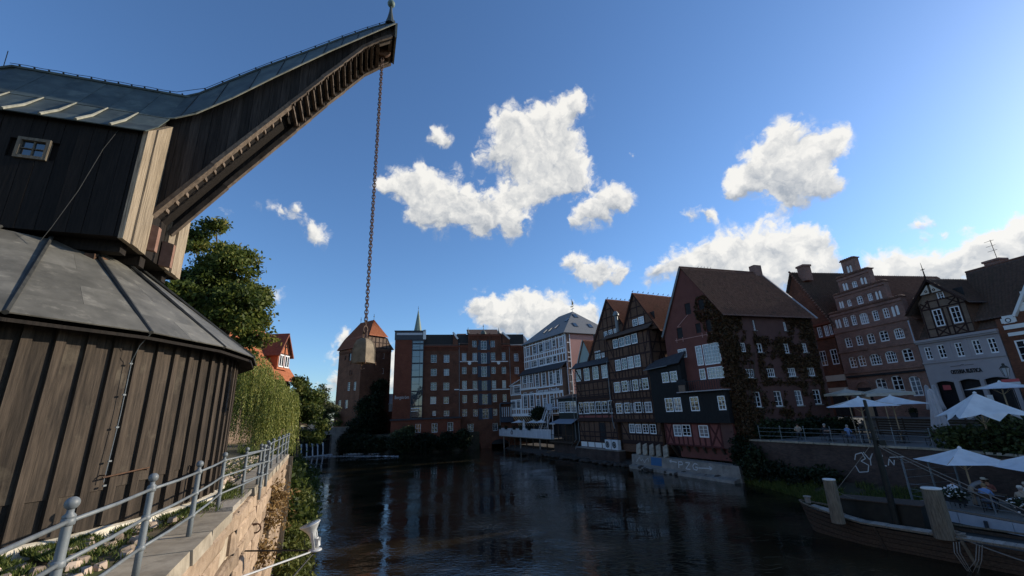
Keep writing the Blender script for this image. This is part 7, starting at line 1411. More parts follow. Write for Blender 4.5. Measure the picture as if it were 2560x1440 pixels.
slab(rh, 'dormer_roof', [Dp(-.3, -.3, 13.2), Dp(-.3, 3, 13.2), Dp(1.1, 3, 15.6), Dp(1.1, -.3, 15.6)], .12, 'tile_red'); slab(rh, 'dormer_roof', [Dp(2.5, -.3, 13.2), Dp(2.5, 3, 13.2), Dp(1.1, 3, 15.6), Dp(1.1, -.3, 15.6)], .12, 'tile_red')
for a in (.55, 1.6):
    mb = MB(); mb.box(Dp(a, -.04, 12.75), dt * .42, dn * .04, Vector((0, 0, .62))); wo = build('window', mb, 'frame_white', rh)
    for k in (-1, 1): mb = MB(); mb.box(Dp(a + k * .2, -.09, 12.75), dt * .13, dn * .01, Vector((0, 0, .5))); build('pane', mb, 'pane', wo)
for (a, z0, b, z1) in ((0.05, 13.45, 2.15, 13.45), (.3, 13.5, 1.1, 15.0), (1.9, 13.5, 1.1, 15.0), (1.1, 13.5, 1.1, 15.2), (.6, 14.2, 1.6, 14.2)): mb = MB(); mb.bar(Dp(a, -.03, z0), Dp(b, -.03, z1), .1, .06, dn); build('beam', mb, 'dark_timber', rh)

# ------------------------------------------------------------------ weir bridge
ww = Wall((-42.2, 86.2), math.degrees(math.atan2(5.5, 3.7)))
br_ = thing('weir_bridge', 'grey concrete footbridge with parapet over the little weir', 'bridge', ww.P(4, 3.2))
part('deck', 'concrete', br_, ww, (-3.5, 14, 3.9, 4.45, -3, .05)); part('parapet', 'concrete', br_, ww, (-2.2, 14, 4.454, 5.2, -.12, .0)); part('coping', 'capstone', br_, ww, (-2.3, 14, 5.2, 5.32, -.18, .06)); part('rear_parapet', 'concrete', br_, ww, (-2.2, 14, 4.454, 5.2, -2.9, -2.8))
for k in range(7): part('parapet_panel', 'bank_stone', br_, ww, (-1.9 + 1.15 * k, -1.0 + 1.15 * k, 4.6, 5.05, .002, .02))
part('pier', 'concrete', br_, ww, (6.7, 8.6, -.4, 3.9, -2.8, .25)); part('side_wall', 'bank_stone', br_, ww, (8.6, 14, -.4, 3.9, -2.5, -.2)); part('rear_wall', 'black_metal', br_, ww, (-3.5, 6.7, -.4, 3.9, -1.6, -1.3)); part('weir_sill', 'boat_black', br_, ww, (-2.5, 6.7, -.4, 2.45, -1.3, -.5)); part('gate_beam', 'boat_wood', br_, ww, (-2.5, 6.7, 2.9, 3.15, -.55, -.3))  # black backing behind the falls paints the shade of the weir opening
for k in range(8): part('gate_post', 'black_metal', br_, ww, (-1.25 + 1.1 * k, -1.13 + 1.1 * k, -.2, 3.9, -.6, -.35))
cg = part('platform', 'black_metal', br_, ww, (-1.7, .4, 2.6, 2.7, -.4, .9))
for k in range(6): part('platform_bar', 'black_metal', br_, ww, (-1.7 + .4 * k, -1.66 + .4 * k, 2.7, 4.1, .85, .9))
for z in (3.3, 4.1): part('platform_rail', 'black_metal', br_, ww, (-1.7, .4, z, z + .05, .85, .9))
for k, u in enumerate((-.72, .55, 1.65, 2.85, 3.95, 5.1)):
    wf = thing('waterfall', ['leftmost and nearest of the six thin waterfalls over the weir', 'second of the six waterfalls from the quay, below the platform', 'third waterfall from the quay, left of the weir middle', 'fourth waterfall from the quay, right of the weir middle', 'fifth waterfall from the quay, second from the concrete pier', 'faintest waterfall of the weir, next to the concrete pier'][k], 'waterfall', ww.P(u, 0, 0), 'thin waterfalls over the weir')
    V = []; n = 14; mcol = 5
    for i in range(n + 1):
        t_ = i / n; z = 2.5 - 2.5 * t_ ** 1.3; o = -.5 + .55 * t_ ** .7; hw = .22 - .13 * min(1, t_ * 2.2) + .05 * t_
        for j in range(mcol): V.append(ww.P(u + hw * (j / (mcol - 1) * 2 - 1) + random.uniform(-.02, .02), z, o + random.uniform(0, .05)))
    mb = MB(); mb.add(V, [(i * mcol + j, i * mcol + j + 1, (i + 1) * mcol + j + 1, (i + 1) * mcol + j) for i in range(n) for j in range(mcol - 1)]); build('water_sheet', mb, 'foam_white', wf)
pts = []
for k in range(1500):
    u = random.uniform(-.6, 6.8); p = ww.P(u, random.uniform(.0, .13), .1 + abs(random.gauss(0, .28))); pts.append(tuple(p))
for k in range(260): p = (-33 + random.gauss(0, .9), 90.8 + random.gauss(0, .3), random.uniform(.0, .12)); pts.append(p)
for k in range(160): p = (-28.3 + random.gauss(0, .7), 89.3 + random.gauss(0, .25), random.uniform(.0, .12)); pts.append(p)
for k in range(500): t_ = random.random(); p = (-38 + 16 * t_, 88.5 - 6 * t_ + random.gauss(0, .15), .02); pts.append(p)
v, q_ = leaves(np.array(pts), np.full(len(pts), .16), upbias=2.5); o = fast('foam', v, q_, 'foam_white', kind='stuff'); o['label'] = 'white foam where the weir water lands'

# ------------------------------------------------------------------ umbrellas
def umbrella(label, base, half, ze, zt, mat, rot=45, n=4, group=None, valance=0.0, pole_mat='wood_light', name='parasol', scallop=0.0, floor=None):
    x, y, zb = base; u = thing(name, label, 'umbrella', (x, y, zb), group); mb = MB(); seg = n * 8; rings = 5; V = []
    for i in range(rings + 1):
        t_ = i / rings
        for k in range(seg):
            a = 2 * PI * k / seg + R(rot); loc = (a - R(rot)) % (2 * PI / n) - PI / n; rr = half * math.cos(PI / n) / math.cos(loc); sg_ = abs(loc) / (PI / n)
            r = .02 + (rr - .02) * t_; z = zt - (zt - ze) * t_ - .05 * half * math.sin(PI * t_) * .35 - (1 - sg_) * .03 * half * math.sin(PI * t_)
            if i == rings and scallop: r -= scallop * max(0, math.sin(sg_ * PI)) ** 1.5 * .6; z += scallop * max(0, math.sin(sg_ * PI)) ** 2 * .55 - scallop * .35 * (1 - sg_)
            V.append((x + r * math.cos(a), y + r * math.sin(a), z))
    F = [(i * seg + k, i * seg + (k + 1) % seg, (i + 1) * seg + (k + 1) % seg, (i + 1) * seg + k) for i in range(rings) for k in range(seg)]
    if valance:
        b = rings * seg
        for k in range(seg): px_, py_, pz_ = V[b + k]; V.append((px_, py_, pz_ - valance * (1 + .12 * math.sin(k * 2.1))))
        F += [(b + k, b + (k + 1) % seg, b + seg + (k + 1) % seg, b + seg + k) for k in range(seg)]
    mb.add(V, F); build('canopy', mb, mat, u, smooth=False)
    mb = MB(); mb.tube([(x, y, zb), (x, y, zt + .06)], .045, 8); build('pole', mb, pole_mat, u); mb = MB(); mb.lathe([(.10, zt - .02), (.09, zt + .04), (.02, zt + .10)], (x, y, 0), 10); build('cap', mb, mat, u)
    for k in range(n):
        a = 2 * PI * k / n + R(rot); e = Vector((x + half * .96 * math.cos(a), y + half * .96 * math.sin(a), ze + .01)); mb = MB(); mb.tube([(x, y, zt - .08), e], .018, 5); build('rib', mb, pole_mat, u); mb = MB(); mb.tube([(x, y, ze - .45), Vector((x, y, zt - .08)).lerp(e, .42)], .016, 5); build('strut', mb, pole_mat, u)
    return u
def closed_umbrella(label, base, h, r, mat, group=None):
    x, y, zb = base; u = thing('folded_parasol', label, 'umbrella', base, group); mb = MB(); V = []; n = 20; prof = [(.05, h), (.12, h * .97), (.16, h * .85), (.22, h * .6), (.30, h * .40), (.34, h * .28), (.30, h * .25)]
    for i, (pr_, z) in enumerate(prof):
        for k in range(n): a = 2 * PI * k / n; rr = pr_ * r / .34 * (1 + (.30 if k % 2 else -.22) * min(1, i / 2) + .1 * math.sin(k * 3 + i)); V.append((x + rr * math.cos(a), y + rr * math.sin(a), zb + z + (.08 * math.sin(k * 1.7) if i > 4 else 0)))
    mb.add(V, [(i * n + k, i * n + (k + 1) % n, (i + 1) * n + (k + 1) % n, (i + 1) * n + k) for i in range(len(prof) - 1) for k in range(n)] + [tuple(range(n - 1, -1, -1))]); build('canopy', mb, mat, u); mb = MB(); mb.tube([(x, y, zb), (x, y, zb + h * 1.02)], .04, 8); build('pole', mb, 'wood_light', u)
    return u
GU = 'open parasols on the terraces'
umbrella('big white parasol behind the boat mast, left of its pair', (26.95, 34.6, 3.7), 3.05, 6.42, 7.12, 'canvas_white', 12, group=GU); umbrella('big white parasol behind the boat mast, right one of the pair, nearer the folded parasol', (30.75, 36.1, 3.7), 2.95, 6.46, 7.15, 'canvas_white', 10, group=GU)
umbrella('small cream parasol with valance at the red warehouse corner', (32.6, 43.2, 3.7), 1.85, 7.55, 7.98, 'canvas_cream', 30, group=GU, valance=.2, n=6); umbrella('wide cream parasol with valance before the step gable windows', (35.2, 42.2, 3.7), 2.6, 7.42, 7.97, 'canvas_cream', 25, group=GU, valance=.26)
umbrella('plain white parasol reaching out before the restaurant arches', (36.6, 33.0, 3.7), 2.6, 7.35, 7.85, 'canvas_white', 5, group=GU)
umbrella('peaked white awning parasol with deep scalloped edge above the hedge', (28.2, 27.0, 3.7), 2.4, 5.66, 7.07, 'canvas_white', 20, group=GU, scallop=.55); closed_umbrella('large folded off white parasol between the open white ones', (31.2, 33.0, 3.7), 3.82, .42, 'canvas_grey')
for k, u in enumerate((7.6, 8.25)): p = ST.P(u, 5.03, 1.6); closed_umbrella(['left one of two folded parasols at the restaurant entrance', 'right one of two folded parasols at the restaurant entrance'][k], tuple(p), 3.0, .34, 'canvas_grey', 'folded parasols at the restaurant')
umbrella('white parasol over the seated guests on the floating deck, whole canopy in view', (24.85, 25.6, 1.2), 2.25, 3.4, 4.13, 'canvas_white', 28, group=GU); umbrella('white parasol cut by the picture edge over the floating deck', (26.2, 22.9, 1.2), 2.4, 3.35, 4.1, 'canvas_white', 28, group=GU)
for k, (u, lb) in enumerate(((-11.0, 'left white parasol on the river terrace under the timbered house'), (-5.1, 'white parasol in the middle of the river terrace, right of the folded one'), (-2.3, 'white parasol on the river terrace nearest the outdoor stair'))): p = wtr.P(u, 2.46, -1.8); umbrella(lb, tuple(p), 1.9, 4.95, 5.42, 'canvas_white', 28, group='parasols on the river terrace')
p = wtr.P(-7.9, 2.46, -1.2); closed_umbrella('slim folded white parasol on the river terrace', tuple(p), 3.1, .30, 'canvas_white')
umbrella('upper cream yellow parasol half hidden by the willow', (-27.0, 51.0, 4.9), 1.5, 6.95, 7.3, 'canvas_yellow', 20, group='cream parasols past the willow'); umbrella('lower cream yellow parasol beside the weir', (-25.2, 50.0, 4.4), 1.25, 6.32, 6.58, 'canvas_yellow', 20, group='cream parasols past the willow')

# ------------------------------------------------------------------ people
def figure_mesh(name, J, Ed, bone_mat, shade):
    """one continuous body: joints with radii grown by a skin modifier"""
    me = bpy.data.meshes.new(name); keys = list(J); me.from_pydata([J[k][0] for k in keys], [(keys.index(a), keys.index(b)) for a, b in Ed], []); ob = bpy.data.objects.new(name, me); COL.objects.link(ob)
    ob.modifiers.new('skin', 'SKIN'); sv = me.skin_vertices[0].data
    for i, k in enumerate(keys): sv[i].radius = (J[k][1], J[k][1] * (J[k][2] if len(J[k]) > 2 else 1)); sv[i].use_root = (k == 'pelvis')
    s = ob.modifiers.new('sub', 'SUBSURF'); s.levels = 1
    dg = bpy.context.evaluated_depsgraph_get(); m2 = bpy.data.meshes.new_from_object(ob.evaluated_get(dg)); bpy.data.objects.remove(ob)
    mats = ['skin', 'shirt', 'trousers', 'shoe']; m2.materials.clear()
    for _ in mats: m2.materials.append(MATS['skin'])
    segs = [(Vector(J[a][0]), Vector(J[b][0]), mats.index(bone_mat.get((a, b), 'shirt'))) for a, b in Ed]
    for p in m2.polygons:
        c = p.center; best = min(segs, key=lambda s_: ((c - (s_[0] + (s_[1] - s_[0]) * max(0, min(1, (c - s_[0]).dot(s_[1] - s_[0]) / max((s_[1] - s_[0]).length_squared, 1e-6))))).length)); p.material_index = best[2]; p.use_smooth = True
    return m2
def skeleton(pose):
    J = {}; E_ = []
    if pose == 'stand':
        J.update(pelvis=((0, 0, .95), .15, .8), waist=((0, 0, 1.10), .14, .75), chest=((0, .0, 1.33), .17, .7), neck=((0, 0, 1.50), .06), head=((0, .02, 1.62), .095, 1.1), crown=((0, .0, 1.71), .075))
        for s, n in ((-1, 'L'), (1, 'R')): J.update({'hip' + n: ((.10 * s, 0, .90), .10), 'knee' + n: ((.11 * s, .02, .50), .065), 'ank' + n: ((.11 * s, 0, .09), .045), 'toe' + n: ((.12 * s, .14, .04), .04), 'sho' + n: ((.19 * s, 0, 1.42), .06), 'elb' + n: ((.27 * s, .05, 1.14), .045), 'wri' + n: ((.20 * s, .27, 1.10), .032), 'hand' + n: ((.16 * s, .35, 1.12), .035)})
    elif pose == 'sit':
        J.update(pelvis=((0, 0, .56), .16, .85), waist=((0, .02, .72), .15, .8), chest=((0, .05, .95), .175, .72), neck=((0, .09, 1.11), .06), head=((0, .13, 1.23), .095, 1.1), crown=((0, .12, 1.32), .075))
        for s, n in ((-1, 'L'), (1, 'R')): J.update({'hip' + n: ((.10 * s, .06, .53), .10), 'knee' + n: ((.13 * s, .46, .52), .07), 'ank' + n: ((.12 * s, .44, .09), .045), 'toe' + n: ((.12 * s, .58, .04), .04), 'sho' + n: ((.19 * s, .05, 1.04), .06), 'elb' + n: ((.26 * s, .16, .80), .045), 'wri' + n: ((.15 * s, .38, .80), .032), 'hand' + n: ((.12 * s, .46, .81), .035)})
    else:   # bending over the table
        J.update(pelvis=((0, 0, .93), .15, .8), waist=((0, .14, 1.06), .14, .75), chest=((0, .36, 1.18), .17, .7), neck=((0, .52, 1.26), .06), head=((0, .64, 1.30), .095, 1.1), crown=((0, .70, 1.37), .075))
        for s, n in ((-1, 'L'), (1, 'R')): J.update({'hip' + n: ((.10 * s, 0, .88), .10), 'knee' + n: ((.11 * s, .05, .49), .065), 'ank' + n: ((.11 * s, 0, .09), .045), 'toe' + n: ((.12 * s, .14, .04), .04), 'sho' + n: ((.19 * s, .42, 1.20), .06), 'elb' + n: ((.25 * s, .60, .98), .045), 'wri' + n: ((.18 * s, .82, .86), .032), 'hand' + n: ((.16 * s, .90, .84), .035)})
    E_ = [('pelvis', 'waist'), ('waist', 'chest'), ('chest', 'neck'), ('neck', 'head'), ('head', 'crown')]; bm = {('neck', 'head'): 'skin', ('head', 'crown'): 'skin', ('chest', 'neck'): 'shirt'}
    for n in 'LR':
        E_ += [('pelvis', 'hip' + n), ('hip' + n, 'knee' + n), ('knee' + n, 'ank' + n), ('ank' + n, 'toe' + n), ('chest', 'sho' + n), ('sho' + n, 'elb' + n), ('elb' + n, 'wri' + n), ('wri' + n, 'hand' + n)]
        hx, hy, hz = J['hand' + n][0]; s = -1 if n == 'L' else 1
        for k, (dx, ln, up) in enumerate(((-.03, .06, 0), (-.01, .075, .005), (.01, .07, .005), (.03, .05, 0))): J['f%s%d' % (n, k)] = ((hx + dx, hy + ln, hz - .012 + up), .010); E_.append(('hand' + n, 'f%s%d' % (n, k))); bm[('hand' + n, 'f%s%d' % (n, k))] = 'skin'
        J['th' + n] = ((hx - s * .045, hy + .02, hz + .01), .011); E_.append(('hand' + n, 'th' + n)); bm[('hand' + n, 'th' + n)] = 'skin'
        bm.update({('pelvis', 'hip' + n): 'trousers', ('hip' + n, 'knee' + n): 'trousers', ('knee' + n, 'ank' + n): 'trousers', ('ank' + n, 'toe' + n): 'shoe', ('elb' + n, 'wri' + n): 'skin', ('wri' + n, 'hand' + n): 'skin'})
    return J, E_, bm
FIG = {}; HEAD = {}
for ps in ('stand', 'sit', 'bend'): J, E_, bm = skeleton(ps); FIG[ps] = figure_mesh('person_' + ps, J, E_, bm, None); HEAD[ps] = Vector(J['head'][0])
def person(label, pos, heading, pose, shirt, trousers, hair, hat=None, group=None):
    o = bpy.data.objects.new('person', FIG[pose]); COL.objects.link(o); o.location = pos; o.rotation_euler = (0, 0, R(heading)); tag(o, label, 'person', group)
    for sl, mt in zip(o.material_slots, ('skin', shirt, trousers, 'cloth_dark')): sl.link = 'OBJECT'; sl.material = MATS[mt]
    h = HEAD[pose]; base = Vector(pos); M_ = Matrix.Rotation(R(heading), 4, 'Z')
    def add(name, mb, mat):
        me = bpy.data.meshes.new(name); me.from_pydata(mb.v, [], mb.f); me.update(); me.materials.append(MATS[mat]); me.polygons.foreach_set('use_smooth', [True] * len(me.polygons)); c = bpy.data.objects.new(name, me); COL.objects.link(c); c.parent = o
    mb = MB(); mb.sphere(h + Vector((0, -.025, .035)), .112, 12, 8, (.92, 1.0, 1.0)); add('hair', mb, hair)
    mb = MB(); mb.sphere(h + Vector((0, .10, -.005)), .02, 6, 4); add('nose', mb, 'skin')
    for s in (-1, 1): mb = MB(); mb.sphere(h + Vector((.035 * s, .094, .022)), .010, 6, 4); add('eye', mb, 'cloth_dark')
    if hat: mb = MB(); mb.lathe([(.13, .06), (.115, .10), (.10, .15), (.05, .17)], h, 12); mb.box(h + Vector((0, .13, .075)), (.07, 0, 0), (0, .07, 0), (0, 0, .008)); add('cap', mb, hat)
    return o
def chair(pos, heading, label, mat='boat_wood', group='cafe chairs'):
    c = thing('chair', label, 'chair', pos, group); p = Vector(pos); M_ = Matrix.Rotation(R(heading), 3, 'Z'); X_, Y_ = M_ @ Vector((1, 0, 0)), M_ @ Vector((0, 1, 0)); Z_ = Vector((0, 0, 1))
    mb = MB(); mb.box(p + Z_ * .45, X_ * .21, Y_ * .21, Z_ * .015); build('seat', mb, mat, c); mb = MB(); mb.box(p + Z_ * .78 - Y_ * .21, X_ * .21, Y_ * .012, Z_ * .12); build('backrest', mb, mat, c)
    for sx in (-1, 1):
        for sy in (-1, 1): mb = MB(); mb.bar(p + X_ * .19 * sx + Y_ * .19 * sy, p + X_ * .19 * sx + Y_ * .2 * sy + Z_ * (.44 if sy > 0 else .88), .03, .03, X_); build('leg', mb, 'black_metal', c)
def table(pos, label, mat='boat_wood', r=.4):
    t_ = thing('cafe_table', label, 'table', pos, 'cafe tables'); p = Vector(pos); mb = MB(); mb.box(p + Vector((0, 0, .74)), (r, 0, 0), (0, r, 0), (0, 0, .015)); build('tabletop', mb, mat, t_); mb = MB(); mb.tube([p, p + Vector((0, 0, .73))], .035, 6); build('stem', mb, 'black_metal', t_); mb = MB(); mb.box(p + Vector((0, 0, .02)), (.22, 0, 0), (0, .22, 0), (0, 0, .02)); build('foot', mb, 'black_metal', t_)
# upper terrace railing and guests
tr = thing('terrace_railing', 'thin grey railing with three bars along the edge of the brick river wall', 'railing', tw0 + Vector((.3, 0, 3.7))); NP = 7
pp = [tw0.lerp(tw1, .09 + .91 * k / (NP - 1)) + Vector((.22, .1, 3.72)) for k in range(NP)]
for p in pp: mb = MB(); mb.tube([p, p + Vector((0, 0, 1.16))], .028, 8); po = build('post', mb, 'rail_steel', tr); mb = MB(); mb.sphere(p + Vector((0, 0, 1.19)), .05, 8, 6); build('ball', mb, 'rail_steel', po)
for h in (.35, .70, 1.03):
    for a, b in zip(pp[:-1], pp[1:]): mb = MB(); mb.tube([a + Vector((0, 0, h)), b + Vector((0, 0, h))], .017, 6); build('rail', mb, 'rail_steel', tr)
GP = 'guests on the upper terrace'
person('person in light blue seated side on behind the terrace railing', (26.0, 35.4, 3.7), -75, 'sit', 'cloth_blue', 'cloth_jeans', 'hair_grey', group=GP); chair((25.95, 35.45, 3.7), -75, 'dark cafe chair under the person in light blue')
person('grey haired person in dark seated near the left end of the terrace railing', (26.2, 38.3, 3.7), 200, 'sit', 'cloth_dark', 'cloth_dark', 'hair_grey', group=GP); chair((26.2, 38.35, 3.7), 200, 'dark cafe chair under the grey haired person'); table((26.1, 37.4, 3.7), 'small dark cafe table by the grey haired guest'); table((27.0, 35.2, 3.7), 'small dark cafe table by the guest in light blue')
person('person in dark with light bag seated at the far left of the terrace', (25.2, 40.2, 3.7), 150, 'sit', 'cloth_tan', 'cloth_dark', 'hair_brown', group=GP); chair((25.2, 40.25, 3.7), 150, 'dark cafe chair under the tan dressed guest')
for k, (x, y, hd) in enumerate(((28.4, 33.5, 40), (29.6, 34.6, 200), (28.8, 31.5, 100), (30.6, 31.2, 300), (29.5, 38.8, 120), (31.4, 39.0, 250))): chair((x, y, 3.7), hd, 'empty dark cafe chair on the upper terrace, ' + ['left of the mast, by the parasol pole', 'behind the mast under the right parasol', 'nearest the railing beside the mast', 'nearest the folded parasol foot', 'far back left by the warehouse hedge', 'far back under the cream parasols'][k])
for k, (x, y, lb) in enumerate(((29.1, 34.0, 'dark cafe table right of the mast under the white parasols'), (29.8, 31.3, 'dark cafe table beside the folded parasol'), (30.5, 39.0, 'dark cafe table far back at the red warehouse'))): table((x, y, 3.7), lb)
tf = thing('terrace_fence', 'dark horizontal slat fence at the back of the terrace under the parasols', 'fence', (33.5, 34, 3.7))
for j in range(7): mb = MB(); z = 3.85 + .21 * j; mb.bar((33.4 - .1 * 0, 41.5, z), (35.0, 24, z), .03, .12); build('slat', mb, 'boat_wood', tf)
for k in range(8): mb = MB(); p = Vector((33.47, 41.5, 3.7)).lerp(Vector((35.07, 24, 3.7)), k / 7); mb.bar(p, p + Vector((0, 0, 1.55)), .08, .08); build('post', mb, 'boat_wood', tf)
# people on the weir bridge
for k, (u, lb) in enumerate(((5.1, 'person in pale clothes at the bridge parapet, left of the two'), (6.1, 'person in pale clothes leaning on the bridge parapet, right of the two'))): person(lb, tuple(ww.P(u, 4.45, -.45)), -35, 'stand', 'cloth_white' if k else 'cloth_tan', 'cloth_dark', 'hair_brown', group='people on the weir bridge')

# ------------------------------------------------------------------ floating deck with guests
fd = thing('floating_deck', 'pale grey fasciaed deck with wire railing beside the old boat', 'deck', (24.5, 22, .4)); F0, F1 = Vector((22.45, 26.9, 0)), Vector((25.2, 14.0, 0)); fdd = (F1 - F0).normalized(); fn = Vector((fdd.y, -fdd.x, 0)); WF = Wall((F0.x, F0.y), math.degrees(math.atan2(fdd.y, fdd.x)), flip=fn.x > 0)
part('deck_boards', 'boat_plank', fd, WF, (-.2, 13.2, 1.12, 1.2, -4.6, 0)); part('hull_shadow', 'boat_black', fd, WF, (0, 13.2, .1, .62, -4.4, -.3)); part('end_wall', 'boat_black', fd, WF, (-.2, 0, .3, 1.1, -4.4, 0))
for k in range(6): part('fascia_panel', 'grey_panel', fd, WF, (2.2 * k, 2.2 * k + 2.17, .58, 1.1, 0.0, .06)); part('fascia_bracket', 'frame_dark', fd, WF, (2.2 * k + 1.1, 2.2 * k + 1.22, .62, .95, .062, .16))
part('edge_rail', 'rail_steel', fd, WF, (-.2, 13.2, 1.21, 1.27, .0, .06))
for k in range(8): p = WF.P(1.9 * k, 1.2, -.06); mb = MB(); mb.bar(p, p + Vector((0, 0, 1.05)), .05, .05); build('rail_post', mb, 'rail_steel', fd)
for h in (.35, .7, 1.0):
    mb = MB(); mb.tube([WF.P(-.0, 1.2 + h, -.06), WF.P(13.2, 1.2 + h, -.06)], .012, 5); build('rail_wire', mb, 'rail_steel', fd)
for k in range(3): p = WF.P(0, 1.2, -.1 - 1.9 * k); mb = MB(); mb.bar(p, p + Vector((0, 0, 2.3)), .07, .07); build('screen_post', mb, 'rail_steel', fd)
for h in (.5, .9, 1.3, 1.7, 2.1): mb = MB(); mb.tube([WF.P(0, 1.2 + h, -.1), WF.P(0, 1.2 + h, -3.9)], .012, 5); build('screen_wire', mb, 'rail_steel', fd)
GL = 'guests on the floating deck'
def seat(u, o, hd, sh, tr_, hr, lb, hat=None): p = WF.P(u, 1.2, o); person(lb, tuple(p), hd, 'sit', sh, tr_, hr, hat, GL); chair((p.x, p.y, p.z), hd, 'dark chair of the ' + lb.split(' seated')[0].split(' in the')[0].replace('person in ', 'guest in '))
seat(1.75, -.75, -70, 'cloth_white', 'cloth_dark', 'hair_brown', 'person in white shirt seated with back to the water, beside the left flower box'); seat(3.1, -.85, -60, 'cloth_blue', 'cloth_jeans', 'hair_blond', 'person in blue shirt seated with back to the water under the parasol'); seat(4.3, -1.3, -50, 'cloth_tan', 'cloth_dark', 'hair_grey', 'person in tan cardigan and sun hat seated on the deck', 'hat_white'); seat(5.6, -.8, -60, 'cloth_white', 'cloth_jeans', 'hair_blond', 'person in white top seated at the picture edge by the right flower box'); seat(2.2, -2.6, 130, 'cloth_red', 'cloth_dark', 'hair_brown', 'person in dark red seated across the deck table'); seat(3.6, -2.9, 140, 'cloth_white', 'cloth_dark', 'hair_grey', 'person in white with pale hat seated across the deck table', 'hat_white')
p = WF.P(1.9, 1.2, -1.75); person('person with white cap bending over the deck table', tuple(p), -115, 'bend', 'cloth_grey', 'cloth_tan', 'hair_brown', 'hat_white', GL)
for u, lb in ((2.6, 'wooden table before the guests at the left end of the deck'), (4.9, 'wooden table further right along the deck')): table(tuple(WF.P(u, 1.2, -1.75)), lb, 'beam_wood', .5)
for k, u in enumerate((2.35, 5.3)):
    fb = thing('flower_box', ['box of white flowers hung on the deck railing between white and blue shirts', 'box of white flowers hung on the deck railing at the picture edge'][k], 'flower box', WF.P(u, 1.7, .12), 'white flower boxes on the deck railing'); part('box', 'pot_dark', fb, WF, (u - .45, u + .45, 1.62, 1.86, .0, .26)); c = WF.P(u, 2.02, .14); pts = np.array(c) + RNG.normal(0, 1, (500, 3)) * np.array([.17, .34, .14]); v, q_ = leaves(pts, np.full(500, .09)); fast('leaves', v, q_, 'leaf_dark', fb, np.repeat(RNG.uniform(0, 1, 500), 4)); mb = MB()
    for j in range(58): a = Vector(c) + Vector((random.gauss(-.05, .15), random.gauss(0, .32), random.gauss(.03, .13))); mb.sphere(a, random.uniform(.035, .06), 7, 4, (1, 1, .6))
    o = build('blossom', mb, 'petal_white', fb); o['kind'] = 'stuff'

# ------------------------------------------------------------------ old cargo boat
bt = thing('old_cargo_boat', 'old dark wooden river barge with planked side deck and black mast', 'boat', (18.3, 23.0, 0)); BD = Vector((.545, -.838, 0)).normalized(); BP = Vector((-BD.y * -1 if False else BD.y, -BD.x, 0))
if BP.x > 0: BP = -BP
BO = Vector((16.55, 26.75, 0)); BL = 13.0
def hb(s): t_ = s / BL; return 1.35 * min(1, (t_ / .22)) ** .6 if t_ < .22 else 1.35 - .25 * max(0, (t_ - .7) / .3) ** 2
def sheer(s): return 1.02 + .42 * max(0, 1 - s / 3.2) ** 2 + .1 * max(0, (s - 9) / 4) ** 2
def hp(s, side, f):                               # f 0 keel line .. 1 gunwale
    z = -.45 + (sheer(s) + .45) * f; w_ = hb(s) * (.72 + .28 * f ** .7); return BO + BD * (s - .55 * f * max(0, 1 - s / 1.5)) + BP * (w_ * side) + Vector((0, 0, z))
ss = [0, .25, .6, 1.1, 1.8, 2.8, 4, 5.5, 7, 9, 11, 13]; ff = [0, .22, .40, .56, .70, .84, .96]
for side in (1, -1):
    for a, b in zip(ff[:-1], ff[1:]):
        mb = MB()
        for s0, s1 in zip(ss[:-1], ss[1:]):
            u_ = BP * side * .03; q4 = [hp(s0, side, a), hp(s1, side, a), hp(s1, side, b - .012), hp(s0, side, b - .012)]; mb.hexa([q4[0] - u_, q4[1] - u_, q4[1], q4[0], q4[3] - u_, q4[2] - u_, q4[2] + u_ * .6, q4[3] + u_ * .6])
        build('hull_strake', mb, 'boat_wood', bt)
    mb = MB()
    for s0, s1 in zip(ss[:-1], ss[1:]): u_ = BP * side; a, b = hp(s0, side, 1), hp(s1, side, 1); mb.hexa([a - u_ * .005, b - u_ * .005, b + u_ * .07, a + u_ * .07, a - u_ * .005 + Vector((0, 0, .07)), b - u_ * .005 + Vector((0, 0, .07)), b + u_ * .07 + Vector((0, 0, .07)), a + u_ * .07 + Vector((0, 0, .07))])
    build('gunwale', mb, 'pile_wood', bt)
for k in range(38):
    s0 = .6 + .32 * k; mb = MB()
    for side, inn in ((1, .62),): a, b = hp(s0, side, 1.03), hp(s0 + .30, side, 1.03); i0, i1 = a - BP * min(inn, hb(s0) * .8), b - BP * min(inn, hb(s0 + .3) * .8); j = random.uniform(-.008, .01); mb.prism([x + Vector((0, 0, j)) for x in (a, b, i1, i0)], (0, 0, .035))
    build('side_deck_plank', mb, 'boat_plank', bt)
mb = MB(); mb.poly([hp(s, 1, .86) for s in ss] + [hp(s, -1, .86) for s in ss[::-1]]); build('inner_deck', mb, 'boat_black', bt); mb = MB(); mb.poly([hp(13, 1, 0), hp(13, -1, 0), hp(13, -1, 1), hp(13, 1, 1)]); build('stern_board', mb, 'boat_wood', bt)
def bp3(s, o, z): return BO + BD * s + BP * o + Vector((0, 0, z))
mb = MB(); mb.hexa([bp3(1.6, .15, .9), bp3(5.0, .35, .9), bp3(5.0, -1.1, .9), bp3(1.6, -.9, .9), bp3(1.6, .10, 1.85), bp3(5.0, .3, 1.95), bp3(5.0, -1.1, 1.95), bp3(1.6, -.9, 1.85)]); build('hatch_house', mb, 'boat_black', bt); mb = MB(); mb.hexa([bp3(1.45, .25, 1.86), bp3(5.1, .42, 1.96), bp3(5.1, -1.2, 1.96), bp3(1.45, -1.0, 1.86), bp3(1.45, .25, 1.91), bp3(5.1, .42, 2.01), bp3(5.1, -1.2, 2.01), bp3(1.45, -1.0, 1.91)]); build('hatch_roof', mb, 'boat_wood', bt)
